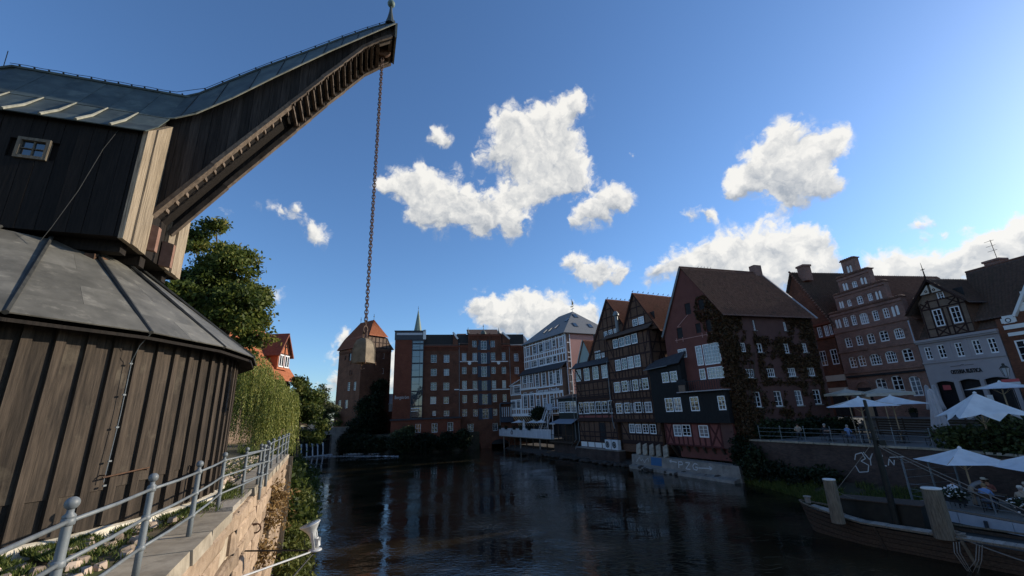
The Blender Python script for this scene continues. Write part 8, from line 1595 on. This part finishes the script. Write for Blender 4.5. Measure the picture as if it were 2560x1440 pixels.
for s0 in (3.3, 6.4): mb = MB(); a = hp(s0, 1, .98) + BP * .04; b = hp(s0 + .25, 1, .2) + BP * .06; mb.bar(a, b, .12, .06, BD); build('fender_board', mb, 'pile_wood' if s0 > 5 else 'boat_wood', bt)
mp = Vector((18.35, 23.2, 0)); mb = MB(); mb.tube([mp + Vector((0, 0, .9)), mp + Vector((0, 0, 4.3)), mp + Vector((0, 0, 4.75)), mp + Vector((0, 0, 6.93))], [.15, .13, .10, .065], 10); build('mast', mb, 'boat_black', bt); mb = MB(); mb.box(mp + Vector((.0, 0, 5.0)), (.22, 0, 0), (0, .05, 0), (0, 0, .05)); mb.box(mp + Vector((.2, -.1, 4.8)), (.16, 0, 0), (0, .12, 0), (0, 0, .13)); build('mast_fitting', mb, 'boat_black', bt)
mb = MB(); mb.lathe([(.14, 0), (.14, .28), (.2, .3), (.2, .36)], hp(.3, -.3, 1), 10); build('bow_bollard', mb, 'boat_plank', bt)
mb = MB(); 
PA, PB = Vector((16.25, 24.25, .95)), Vector((18.68, 21.15, .95))
for k, (p, h, r, lb) in enumerate(((PA, 2.02, .285, 'weathered timber mooring post with pale top at the bow of the barge'), (PB, 2.0, .36, 'thicker weathered timber mooring post by the coiled rope'))):
    mo = thing('mooring_post', lb, 'post', p, 'mooring posts at the barge'); mb = MB(); n = 18; V = []
    for z in (0, .5, 1.0, 1.5, h):
        for j in range(n): a = 2 * PI * j / n; rr = r * (1 + .03 * math.sin(j * 5 + k) + .02 * math.sin(j * 3)) * (1.0 + .03 * (h - z)); V.append((p.x + rr * math.cos(a), p.y + rr * math.sin(a), p.z + z))
    mb.add(V, [(i * n + j, i * n + (j + 1) % n, (i + 1) * n + (j + 1) % n, (i + 1) * n + j) for i in range(4) for j in range(n)]); build('shaft', mb, 'pile_wood', mo); mb = MB(); mb.lathe([(r * .98, h), (r * 1.03, h + .01), (r * 1.0, h + .05), (r * .5, h + .065)], p, 18); build('top_cap', mb, 'pile_top', mo)
def rope(label, pts, r=.016, sag=.0):
    a = [Vector(p) for p in pts]; out = []
    for p, q in zip(a[:-1], a[1:]):
        for k in range(8): t_ = k / 8; out.append(p.lerp(q, t_) - Vector((0, 0, sag * 4 * t_ * (1 - t_))))
    mb = MB(); mb.tube(out + [a[-1]], r, 5); o = build('rope', mb, 'rope', at=out[0]); tag(o, label, 'rope'); return o
mt = mp + Vector((0, 0, 4.75)); rope('taut stay running from the mast fitting down past the picture edge, upper of two', [mt + Vector((.06, 0, 0)), (17.2, 13.2, 2.35)], .017, .1); rope('taut stay running from the mast fitting down past the picture edge, lower of two', [mt + Vector((.03, 0, -.1)), (17.0, 13.2, 2.2)], .017, .1)
rope('thin stay from the mast to the deck screen post', [mt, WF.P(0.2, 3.3, -.1)], .012, .03); rope('thin stay from the mast down to the bow mooring post', [mt + Vector((0, 0, .2)), PA + Vector((.1, .1, 1.3))], .012, .02); rope('long thin line from the mast top along the mast', [mp + Vector((.09, 0, 6.9)), mt + Vector((.16, -.05, 0))], .01, 0); rope('slack rope lying out from the bow mooring post', [PA + Vector((.25, .1, 1.55)), (17.6, 24.6, 2.0)], .014, .08)
rope('mooring line from the thick post running right to the shore', [PB + Vector((.35, -.2, .1)), (18.9, 15.0, .9), (18.8, 12, .6)], .022, .12)
cl = thing('rope_coil', 'grey rope wound round the foot of the thick mooring post with loops hanging overboard', 'rope', PB + Vector((.2, -.3, .1)))
for k in range(6): mb = MB(); mb.torus(PB + Vector((.36 + random.uniform(-.05, .05), -.3 + random.uniform(-.05, .05), .17 + .02 * k)), (random.uniform(-.5, .5), random.uniform(-.5, .5), 1), .15 + .03 * (k % 3), .022, 14, 6); build('coil_turn', mb, 'rope', cl)
for k in range(3): a = PB + Vector((.1 + .12 * k, -.42, .05)) + BP * .5; mb = MB(); mb.tube([a, a + BP * .25 + Vector((0, 0, -.35)), a + BP * .3 + BD * .25 + Vector((0, 0, -.95 - .15 * k)), a + BP * .28 + BD * .6 + Vector((0, 0, -.5)), a + BD * .7 + Vector((0, 0, .03))], .016, 5); build('hanging_loop', mb, 'rope', cl)
# lantern, sign and tub in front of the restaurant
ln = thing('street_lantern', 'old glass street lantern on a post beside the restaurant', 'lamp', (39.6, 35.0, 5.02)); L_ = Vector((39.6, 35.0, 0)); mb = MB(); mb.tube([L_ + Vector((0, 0, 5)), L_ + Vector((0, 0, 8.2))], [.07, .045], 8); build('post', mb, 'black_metal', ln); mb = MB(); mb.lathe([(.14, 8.3), (.27, 8.95)], L_, 6); build('lantern_glass', mb, 'lamp_glass', ln); mb = MB(); mb.lathe([(.31, 8.952), (.18, 9.12), (.10, 9.14), (.10, 9.3), (.02, 9.34)], L_, 6); build('lantern_roof', mb, 'lead_dark', ln)
for k in range(6): a = PI / 3 * k; e_ = Vector((math.cos(a), math.sin(a), 0)); mb = MB(); mb.tube([L_ + e_ * .15 + Vector((0, 0, 8.28)), L_ + e_ * .28 + Vector((0, 0, 8.96))], .012, 4); build('lantern_bar', mb, 'black_metal', ln)
sg_ = thing('hanging_sign', 'red and white striped sign below the street lantern', 'sign', (39.2, 34.6, 7.3)); ws_ = Wall((39.3, 34.6), -80.5)
for k, mt_ in enumerate(('sign_red', 'sign_white', 'sign_red')): part('stripe', mt_, sg_, ws_, (-.55, .55, 7.35 + .24 * k, 7.58 + .24 * k, 0, .06))
mb = MB(); mb.tube([(39.3, 34.6, 5.0), (39.3, 34.6, 8.1)], .03, 6); build('sign_post', mb, 'black_metal', sg_)
planter('flower_tub', (37.5, 30.4, 5.02), .55, .6, 'round tub of pale flowers on the street by the restaurant', 'leaf_pale'); planter('porch_tub', (39.3, 44.0, 5.02), .35, .45, 'small dark tub at the step gable portal')

# ================================================================== vegetation
def trunk(root, p, h, r, lean=(0, 0), limbs=(), mat='bark'):
    p = Vector(p); top = p + Vector((lean[0], lean[1], h)); m1 = p.lerp(top, .5) + Vector((.15, -.1, 0)); mb = MB(); mb.tube([p, p + Vector((0, 0, .3)), m1, top], [r * 1.35, r, r * .75, r * .4], 9); build('trunk', mb, mat, root)
    for a, b in limbs: a, b = Vector(a), Vector(b); mb = MB(); mb.tube([a, a.lerp(b, .5) + Vector((0, 0, .25)), b], [r * .45, r * .3, r * .1], 6); build('limb', mb, mat, root)
def tree(name, label, base, h_tr, r, blobs, n, per, size, mat, cr=.45, group=None, upb=.05):
    t_ = thing(name, label, 'tree', base, group); b = Vector(base); limbs = [(b + Vector((0, 0, h_tr * .75)), Vector(bl[:3])) for bl in blobs]; trunk(t_, base, h_tr, r, limbs=limbs); crown(t_, blobs, n, per, size, mat, cr, upbias=upb, sub=5); return t_
ch_b = [(-24.9, 31, 20.0, 3.2, 3.4, 2.7), (-22.9, 31, 19.0, 2.3, 3.0, 2.6), (-23.4, 30.5, 16.2, 3.6, 4, 3.0), (-20.6, 30.5, 16.0, 2.0, 2.6, 2.2), (-19.4, 30, 14.0, 1.6, 2.2, 1.6), (-21.4, 30, 12.6, 2.8, 3.0, 1.9), (-18.3, 30, 13.0, .8, 1.2, .6), (-26.5, 31.5, 16.5, 3.6, 4, 4.0), (-23.6, 31, 21.7, 1.2, 1.8, .9), (-21.2, 31, 18.2, 1.0, 1.5, .9)]
tree('chestnut_tree', 'big dark green chestnut tree standing behind the crane', (-22, 31.5, 5.3), 9, .45, ch_b, 2500, 28, .20, 'leaf_chestnut', .30, upb=.15)
# willow: hanging strands of narrow leaves
wi = thing('weeping_willow', 'yellow green weeping willow hanging over the quay end', 'tree', (-16.4, 28.0, 5.3)); trunk(wi, (-16.4, 28.0, 5.3), 4.6, .35, limbs=[((-16.4, 28, 8.5), (-17.7, 27, 10.8)), ((-16.4, 28, 8.8), (-15.4, 27, 9.2)), ((-16.4, 28, 8.2), (-14.8, 27.6, 8.2))])
domes = [(-17.3, 27.2, 10.2, 1.5, 1.6, 1.1), (-16.3, 27.0, 9.3, 1.5, 1.6, 1.1), (-15.1, 27.0, 8.3, 1.3, 1.5, 1.0), (-18.2, 28, 9.8, 1.6, 1.6, 1.3), (-14.5, 26.4, 7.5, .9, 1.2, .8), (-16.2, 25.8, 8.2, 1.2, 1.2, .9)]
P_, S_, sh_l = [], [], []
for k in range(1900):
    c = domes[RNG.choice(len(domes), p=[.2, .24, .2, .16, .1, .1])]; a = RNG.uniform(0, 2 * PI); ph = math.acos(RNG.uniform(-.1, 1)); x, y, z = c[0] + c[3] * math.sin(ph) * math.cos(a), c[1] + c[4] * math.sin(ph) * math.sin(a), c[2] + c[5] * math.cos(ph)
    L_ = RNG.uniform(1.0, 3.6); 
    if z - L_ < 5.0: L_ = z - 5.0 - RNG.uniform(0, .4)
    dx, dy = math.cos(a) * RNG.uniform(.05, .3), math.sin(a) * RNG.uniform(.05, .4); sw = RNG.uniform(-.25, .35); n = int(L_ / .085); t_ = np.linspace(0, 1, max(n, 3)); xs = x + dx * np.sqrt(t_) + sw * t_ ** 2 * .6; ys = y + dy * np.sqrt(t_); zs = z - L_ * t_ ** 1.15
    P_.append(np.stack([xs, ys, zs], 1) + RNG.normal(0, .025, (len(t_), 3))); sh_l.append(np.full(len(t_), RNG.uniform(.1, .9)))
P_ = np.concatenate(P_); sh_l = np.concatenate(sh_l); n = len(P_); d = RNG.normal(0, .35, (n, 3)); d[:, 2] -= 1; d /= np.linalg.norm(d, axis=1)[:, None]; e_ = np.cross(d, RNG.normal(size=(n, 3))); e_ /= np.linalg.norm(e_, axis=1)[:, None]; ln_ = RNG.uniform(.09, .17, n)[:, None]
v = np.stack([P_ - e_ * 0, P_ + d * ln_ * .5 + e_ * .021, P_ + d * ln_, P_ + d * ln_ * .5 - e_ * .021], 1); fast('crown', v.reshape(-1, 3), np.arange(4 * n).reshape(-1, 4), 'leaf_willow', wi, np.repeat(np.clip(sh_l + RNG.normal(0, .12, n), 0, 1), 4))
GT = 'trees on the far left bank'
tree('leafy_tree', 'dense green tree right behind the willow and below the red roof', (-21.6, 43.5, 3.6), 4, .25, [(-21.6, 43.6, 8.9, 1.5, 1.6, 1.5), (-21.0, 43, 7.3, 1.5, 1.7, 1.5), (-22.4, 43.4, 7.6, 1.6, 1.8, 1.6), (-21.9, 44.2, 10.4, .9, 1.0, 1.0), (-20.6, 44.5, 6.0, 1.3, 1.6, 1.1), (-22.6, 41.0, 6.5, 1.4, 1.8, 1.5)], 800, 24, .19, 'leaf_mid', .3, GT)
tree('leafy_tree', 'dark topped tree rising highest between the red roof and the tower', (-35.5, 74, 4.5), 6, .35, [(-36.2, 74, 11.4, 2.6, 2.6, 2.6), (-37.8, 74, 9.2, 3, 3, 3), (-35.0, 73, 8.6, 2.2, 2.2, 2.6)], 650, 20, .26, 'leaf_chestnut', .42, GT)
tree('slender_tree', 'pale feathery tree touching the left edge of the brick tower', (-34.4, 78, 4.5), 6, .2, [(-34.9, 78, 10.4, 1.3, 1.4, 2.4), (-34.0, 78, 8.0, 1.7, 1.7, 2.3), (-35.6, 78, 8.2, 1.6, 1.6, 2.2), (-34.7, 78, 12.6, .7, .8, 1.0)], 420, 18, .2, 'leaf_pale', .36, GT)
tree('leafy_tree', 'dark tree standing behind the footbridge parapet', (-42.5, 96, 4.2), 3, .22, [(-45, 93, 7.2, 2.6, 2, 2.6), (-42.5, 97, 7.6, 2.4, 2, 3.0), (-47.5, 89.5, 7, 2.4, 2, 2.6), (-40.2, 101, 7.2, 2.2, 2, 2.6)], 420, 20, .22, 'leaf_mid', .42, GT)
def shrub(name, label, blobs, n, per, size, mat, cr=.3, group=None, stems=True, shell=.5, cat='shrub'):
    c = blobs[0]; base = (c[0], c[1], min(b[2] - b[5] for b in blobs) + .1); t_ = thing(name, label, cat, base, group); mb = MB()
    for b in blobs: mb.tube([base, (b[0], b[1], b[2])], [.04, .015], 5)
    o = build('stems', mb, 'bark', t_); crown(t_, blobs, n, per, size, mat, cr, 'foliage'); return t_
GB = 'shrubs along the water'
shrub('tower_creeper', 'huge dark mass of ivy climbing the front of the brick tower', [(-33.6, 97.4, 5.2, 2.6, 1.6, 3.2), (-32.7, 98.6, 9.0, 2.2, 1.3, 3.2), (-32.0, 99.6, 12.4, 1.5, 1.0, 2.6), (-31.3, 100.6, 14.2, .9, .8, 1.3), (-35.0, 96.0, 4.2, 2.2, 1.4, 2.6), (-34.4, 97.2, 9.2, 1.1, 1.0, 2.0), (-31.3, 99.8, 6, 1.6, 1.2, 3), (-36.6, 95, 3.2, 1.6, 1.2, 1.8)], 900, 26, .27, 'leaf_dark', .42, cat='ivy')
shrub('bank_shrub', 'dark shrubs filling the bank below the brick tower', [(-34.5, 92.6, 1.9, 2.5, 1.2, 1.8), (-31, 91.6, 1.8, 2.6, 1.2, 1.7), (-37.2, 93.6, 1.6, 1.2, 1, 1.4), (-28, 89.8, 1.6, 2.4, 1.2, 1.6)], 420, 24, .26, 'leaf_dark', .4, GB); shrub('bank_shrub', 'dark shrubs below the mill annex and its railing', [(-23, 87.2, 1.9, 2.4, 1.1, 1.8), (-18.5, 88, 1.8, 2.6, 1.1, 1.7), (-14, 88.8, 1.9, 2.2, 1, 1.7), (-11.2, 89.6, 2.2, 1.6, 1, 1.9)], 460, 24, .26, 'leaf_dark', .4, GB); shrub('bank_shrub', 'pale green upright shrub before the left part of the mill annex', [(-22.2, 87.6, 3.7, 1.1, .8, 1.3), (-23.9, 87.3, 3.2, 1.0, .8, 1.2), (-21.2, 87.7, 4.0, .7, .6, 1.2)], 170, 20, .2, 'leaf_pale', .3, GB)
shrub('quay_shrub', 'sunlit green shrub at the foot of the quay wall beside the floodlight', [(-10.7, 22.2, .8, .6, .8, .9), (-11.6, 23.8, .9, .7, 1.0, 1.0), (-10.2, 20.6, .5, .5, .8, .7), (-11.2, 22.9, 1.6, .4, .5, .5)], 420, 20, .12, 'leaf_bank', .22, GB); shrub('quay_shrub', 'dark green bushes hanging over the water past the fender posts', [(-12.7, 25.4, 1.6, 1.1, 1.2, 1.6), (-14, 28.4, 1.5, 1.2, 1.5, 1.5), (-15.4, 31.5, 1.5, 1.3, 1.6, 1.4), (-17.2, 35.2, 1.6, 1.4, 1.9, 1.5), (-19.3, 39.5, 1.7, 1.5, 2, 1.6), (-13, 25, 3.6, .9, 1, 1.1)], 800, 22, .17, 'leaf_mid', .3, GB); shrub('quay_shrub', 'bright green tuft at the water past the quay end', [(-13.3, 27.3, 2.6, .6, .7, .55), (-14.3, 29.6, 2.4, .6, .8, .6), (-12.4, 25.4, 2.9, .5, .5, .5)], 200, 20, .12, 'leaf_bank', .2, GB); shrub('quay_shrub', 'dark low bushes along the bank towards the weir', [(-24.2, 46.5, 2.6, 1.5, 2.4, 1.5), (-29.2, 55, 2.8, 1.6, 2.8, 1.5), (-34, 64.5, 2.9, 1.6, 3, 1.5), (-39.6, 74.5, 3, 1.6, 3.4, 1.4), (-44.5, 82.5, 3.2, 1.3, 2, 1.2)], 800, 22, .22, 'leaf_mid', .35, GB)
shrub('bank_nettles', 'lush green weeds at the water under the quay wall', [(-8.8, 18.6, .5, .6, 1.2, .7), (-7.6, 15.8, .4, .5, 1.2, .6), (-9.6, 20.2, .6, .6, .9, .8)], 260, 20, .1, 'leaf_bank', .2, GB)
dry = [tuple(WQ.P(u, z, .05)) + (ru, .18, rz) for u, z, ru, rz in ((6.9, 4.6, .55, .32), (8.2, 4.0, .6, .42), (6.4, 4.2, .45, .35), (9.3, 3.3, .45, .38))]; shrub('wall_plant', 'brown dried plant growing out of the quay wall', dry, 170, 16, .075, 'leaf_dry', .16, cat='plant')
shrub('terrace_hedge', 'bushy green hedge on the terrace edge right of the railing', [(28.6, 29.2, 4.1, 1.2, 1.2, .9), (29.8, 27.6, 4.3, 1.4, 1.3, 1.1), (28.6, 26.5, 4.2, 1.1, 1.4, 1.0), (31.4, 26.6, 4.4, 1.5, 1.4, 1.2), (29.2, 24, 4.3, 1.5, 1.6, 1.1), (32.6, 28.6, 4.3, 1.4, 1.3, 1.1)], 700, 24, .17, 'leaf_hedge', .3, cat='hedge'); shrub('street_bush', 'leafy climbing bush at the right beside the striped sign', [(37.4, 29.0, 6.4, 1.0, 1.3, 1.6), (37.0, 27.4, 5.8, 1.0, 1.3, 1.6), (38.2, 30.0, 7.3, .7, 1.0, 1.0)], 320, 22, .17, 'leaf_hedge', .3); shrub('warehouse_hedge', 'low dark hedge along the foot of the red warehouse wall', [tuple(wCr.P(u, 4.4, .9)) + (1.1, .7, .8) for u in (2.4, 4.2, 6.2, 8.2, 10.2, 11.8)], 520, 22, .18, 'leaf_dark', .3, cat='hedge'); shrub('wall_ivy', 'dark ivy and brambles at the foot of the river wall and warehouse corner', [(21.5, 41.6, 1.6, .9, 1.2, 1.4), (21.2, 42.8, 2.6, .7, .8, 1.6), (22.2, 39.8, 1.1, .9, 1.2, .8), (22.7, 37.6, 1.0, .8, 1.2, .6), (23.6, 36.0, 1.2, .8, 1, .7)], 560, 22, .17, 'leaf_dark', .3, cat='ivy')
shrub('stair_hedge', 'dark clipped hedge beside the outdoor stair of the white timbered house', [tuple(wl0.P(u, z, .8)) + (.9, .5, rz) for u, z, rz in ((-6.2, 6.5, .7), (-4.9, 6.9, .8), (-3.6, 6.8, .75), (-4.4, 6.1, .6))], 260, 20, .2, 'leaf_dark', .3, cat='hedge')
# creeper on the red warehouse
cp = thing('wall_creeper', 'brown red creeper covering the corner and side wall of the red warehouse', 'creeper', wCr.P(.5, 2)); pts = []; HR = [hole(i, .05) for i in RI]; HG = [hole(i, .05) for i in GI + T['C_h']]
def vn(u, z, s=1.0): return math.sin(u * 1.7 * s + 1.3) + math.sin(z * 1.3 * s + .7 * u) + math.sin(u * 3.9 * s - z * 2.3 * s) * .7 + math.sin(z * 4.7 * s + u * .6) * .5
for k in range(60000):
    u, z = random.uniform(-.1, 11.9), random.uniform(2.2, 15.7)
    if any(h[0] < u < h[2] and h[1] < z < h[3] for h in HR): continue
    dens = 2.0 - u * .85 + .4 * vn(u, z, 1.6) if u < 3.2 else -.3
    if 3.4 < u < 11.6 and 8.6 < z < 14.6: dens = max(dens, .22 + .2 * vn(u, z) + (.22 if u > 6.5 else 0) - (.5 if z > 13.6 else 0))
    if 2.5 < u < 11.5 and 5.4 < z < 9: dens = max(dens, -.05 + .28 * vn(u, z, 1.3))
    if u > 8.2 and z > 11: dens = max(dens, .45 + .3 * vn(u, z))
    if z > 14.2 and 2.2 < u < 7.5: dens = -1
    if random.random() < dens: pts.append(tuple(wCr.P(u, z, random.uniform(.02, .22 if u < 2.2 else .12))))
for k in range(16000):
    u, z = random.uniform(-3.4, 1.1), random.uniform(2.3, 18.4)
    if any(h[0] < u < h[2] and h[1] < z < h[3] for h in HG): continue
    if z > 22.3 - (u + 3.6) * 1.39 - .2: continue
    lim = -.35 - .1 * (z - 2) / 10 if z < 12.8 else -1.3 - .55 * (z - 13) * .6 if z < 17 else -2.2
    if z < 8.6: lim = .25
    if u > lim + .35 * vn(z, u) * .5 and random.random() < (.95 if z < 16 else .7): pts.append(tuple(wCg.P(u, z, random.uniform(.03, .2))))
pts = np.array(pts); v, q_ = leaves(pts, np.full(len(pts), .17), upbias=.2); fast('leaves', v, q_, 'leaf_ivy', cp, np.repeat(np.clip(RNG.normal(.5, .25, len(pts)), 0, 1), 4)); mb = MB()
for k in range(9): u = random.uniform(0, 2); mb.tube([wCr.P(u * .4 + .2, 2, .05), wCr.P(u + random.uniform(-.3, .3), 7, .05), wCr.P(u * 1.5 + random.uniform(-.3, .8), 12, .05)], [.06, .04, .02], 5)
build('stem', mb, 'bark', cp)
# grass, rubble, weeds
gp = []
for k in range(26000):
    i = random.randrange(2, len(ed2) - 1); t_ = random.random(); s_ = random.random(); a0, b0 = ed2[i]; a1, b1 = ed2[i + 1]; ax_, ay_ = a0[0] + (a1[0] - a0[0]) * t_, a0[1] + (a1[1] - a0[1]) * t_; bx_, by_ = b0[0] + (b1[0] - b0[0]) * t_, b0[1] + (b1[1] - b0[1]) * t_; x, y, z = ax_ + (bx_ - ax_) * s_, ay_ + (by_ - ay_) * s_, ZG + (-.3 - ZG) * s_
    if z > -.02 and (x < 22.3 or y > 27.5) and vn(x * .7, y * .7) > -1.4: gp.append((x, y, z - .02))
grass('bank_grass', gp, .34, 'long grass on the slope below the river wall', w=.02, lean=.35); gp = []
for k in range(14000):
    i = random.randrange(len(ed) - 2 if False else 3); t_ = random.random(); s_ = random.random() ** 1.3; E5 = [((-12.3, 22.2), (-11.75, 22.75)), ((-15.2, 24.5), (-12.6, 24.6)), ((-20.0, 34.5), (-16.2, 34.2)), ((-25, 44), (-20.4, 42.3))]; a0, b0 = E5[i]; a1, b1 = E5[i + 1]; gp.append((a0[0] + (a1[0] - a0[0]) * t_ + (b0[0] + (b1[0] - b0[0]) * t_ - a0[0] - (a1[0] - a0[0]) * t_) * s_, a0[1] + (a1[1] - a0[1]) * t_, 5.36 - 5.5 * s_))
grass('bank_grass', gp, .4, 'tall grass on the bank past the quay end', w=.025, lean=.4)
mb = MB(); rr_ = random.Random(9)
for k in range(420):
    t_ = rr_.random() ** .9; seg_ = 0 if t_ < .55 else 1; f = (t_ / .55) if seg_ == 0 else (t_ - .55) / .45; a, b = (FT[0], FT[1]) if seg_ == 0 else (FT[1], FT[2]); x, y = a[0] + (b[0] - a[0]) * f + rr_.gauss(.2, .45), a[1] + (b[1] - a[1]) * f + rr_.gauss(.1, .3); s_ = rr_.uniform(.12, .42); mb.sphere((x, y, rr_.uniform(-.05, .15) + .1), s_, 6, 4, (1.2, .9, .55))
o = build('rubble', mb, 'bank_stone'); tag(o, 'loose grey stones along the water below the old houses', kind='stuff')
P_, W_ = [], []
rib = MB()
for k in range(900):
    cl_ = rr_.choice(((3.5, 21.5, 2.2, 1.4), (5.5, 24, 2.6, 1.8), (1.5, 24, 1.8, 1.6), (7.5, 20.5, 2.2, 1.4), (2, 31, 3, 3), (6, 30, 4, 3), (-4, 27, 2, 3), (9.5, 27, 2.5, 2.5), (4.6, 20, 1.6, .8))); x, y = rr_.gauss(cl_[0], cl_[2]), rr_.gauss(cl_[1], cl_[3]); L_ = rr_.uniform(.3, 1.3); a = R(rr_.gauss(-28, 12)); px_, py_ = x, y; w_ = rr_.uniform(.006, .02); n = 5; V = []
    for i in range(n):
        t_ = i / (n - 1); aa_ = a + .5 * math.sin(t_ * 3 + k); qx, qy = x + L_ * t_ * math.cos(aa_), y + L_ * t_ * math.sin(aa_); V += [(qx, qy - w_, .004 + .012 * math.sin(t_ * PI)), (qx, qy + w_, .006 + .012 * math.sin(t_ * PI))]
    rib.add(V, [(2 * i, 2 * i + 2, 2 * i + 3, 2 * i + 1) for i in range(n - 1)])
o = build('water_weed', rib, 'weed'); tag(o, 'brown water weed streaming at the river surface', kind='stuff')
lw = thing('cafe_wall', 'low pale stone wall with dark railing at the weir end of the quay', 'wall', (-26.5, 49.0, 4.2)); mb = MB(); mb.box((-26.6, 48.6, 5.0), (1.5, 0, 0), (0, .2, 0), (0, 0, .55)); build('wall', mb, 'sandstone', lw); mb = MB(); mb.box((-26.6, 48.6, 5.6), (1.6, 0, 0), (0, .3, 0), (0, 0, .05)); build('coping', mb, 'plinth', lw)

# lettering becomes ordinary mesh
dg = bpy.context.evaluated_depsgraph_get()
for ob in [o for o in S.objects if o.type == 'FONT']:
    me = bpy.data.meshes.new_from_object(ob.evaluated_get(dg)); c = bpy.data.objects.new('lettering', me); COL.objects.link(c); c.parent = ob.parent; c.location = ob.location; c.rotation_euler = ob.rotation_euler; c.scale = ob.scale; bpy.data.objects.remove(ob)
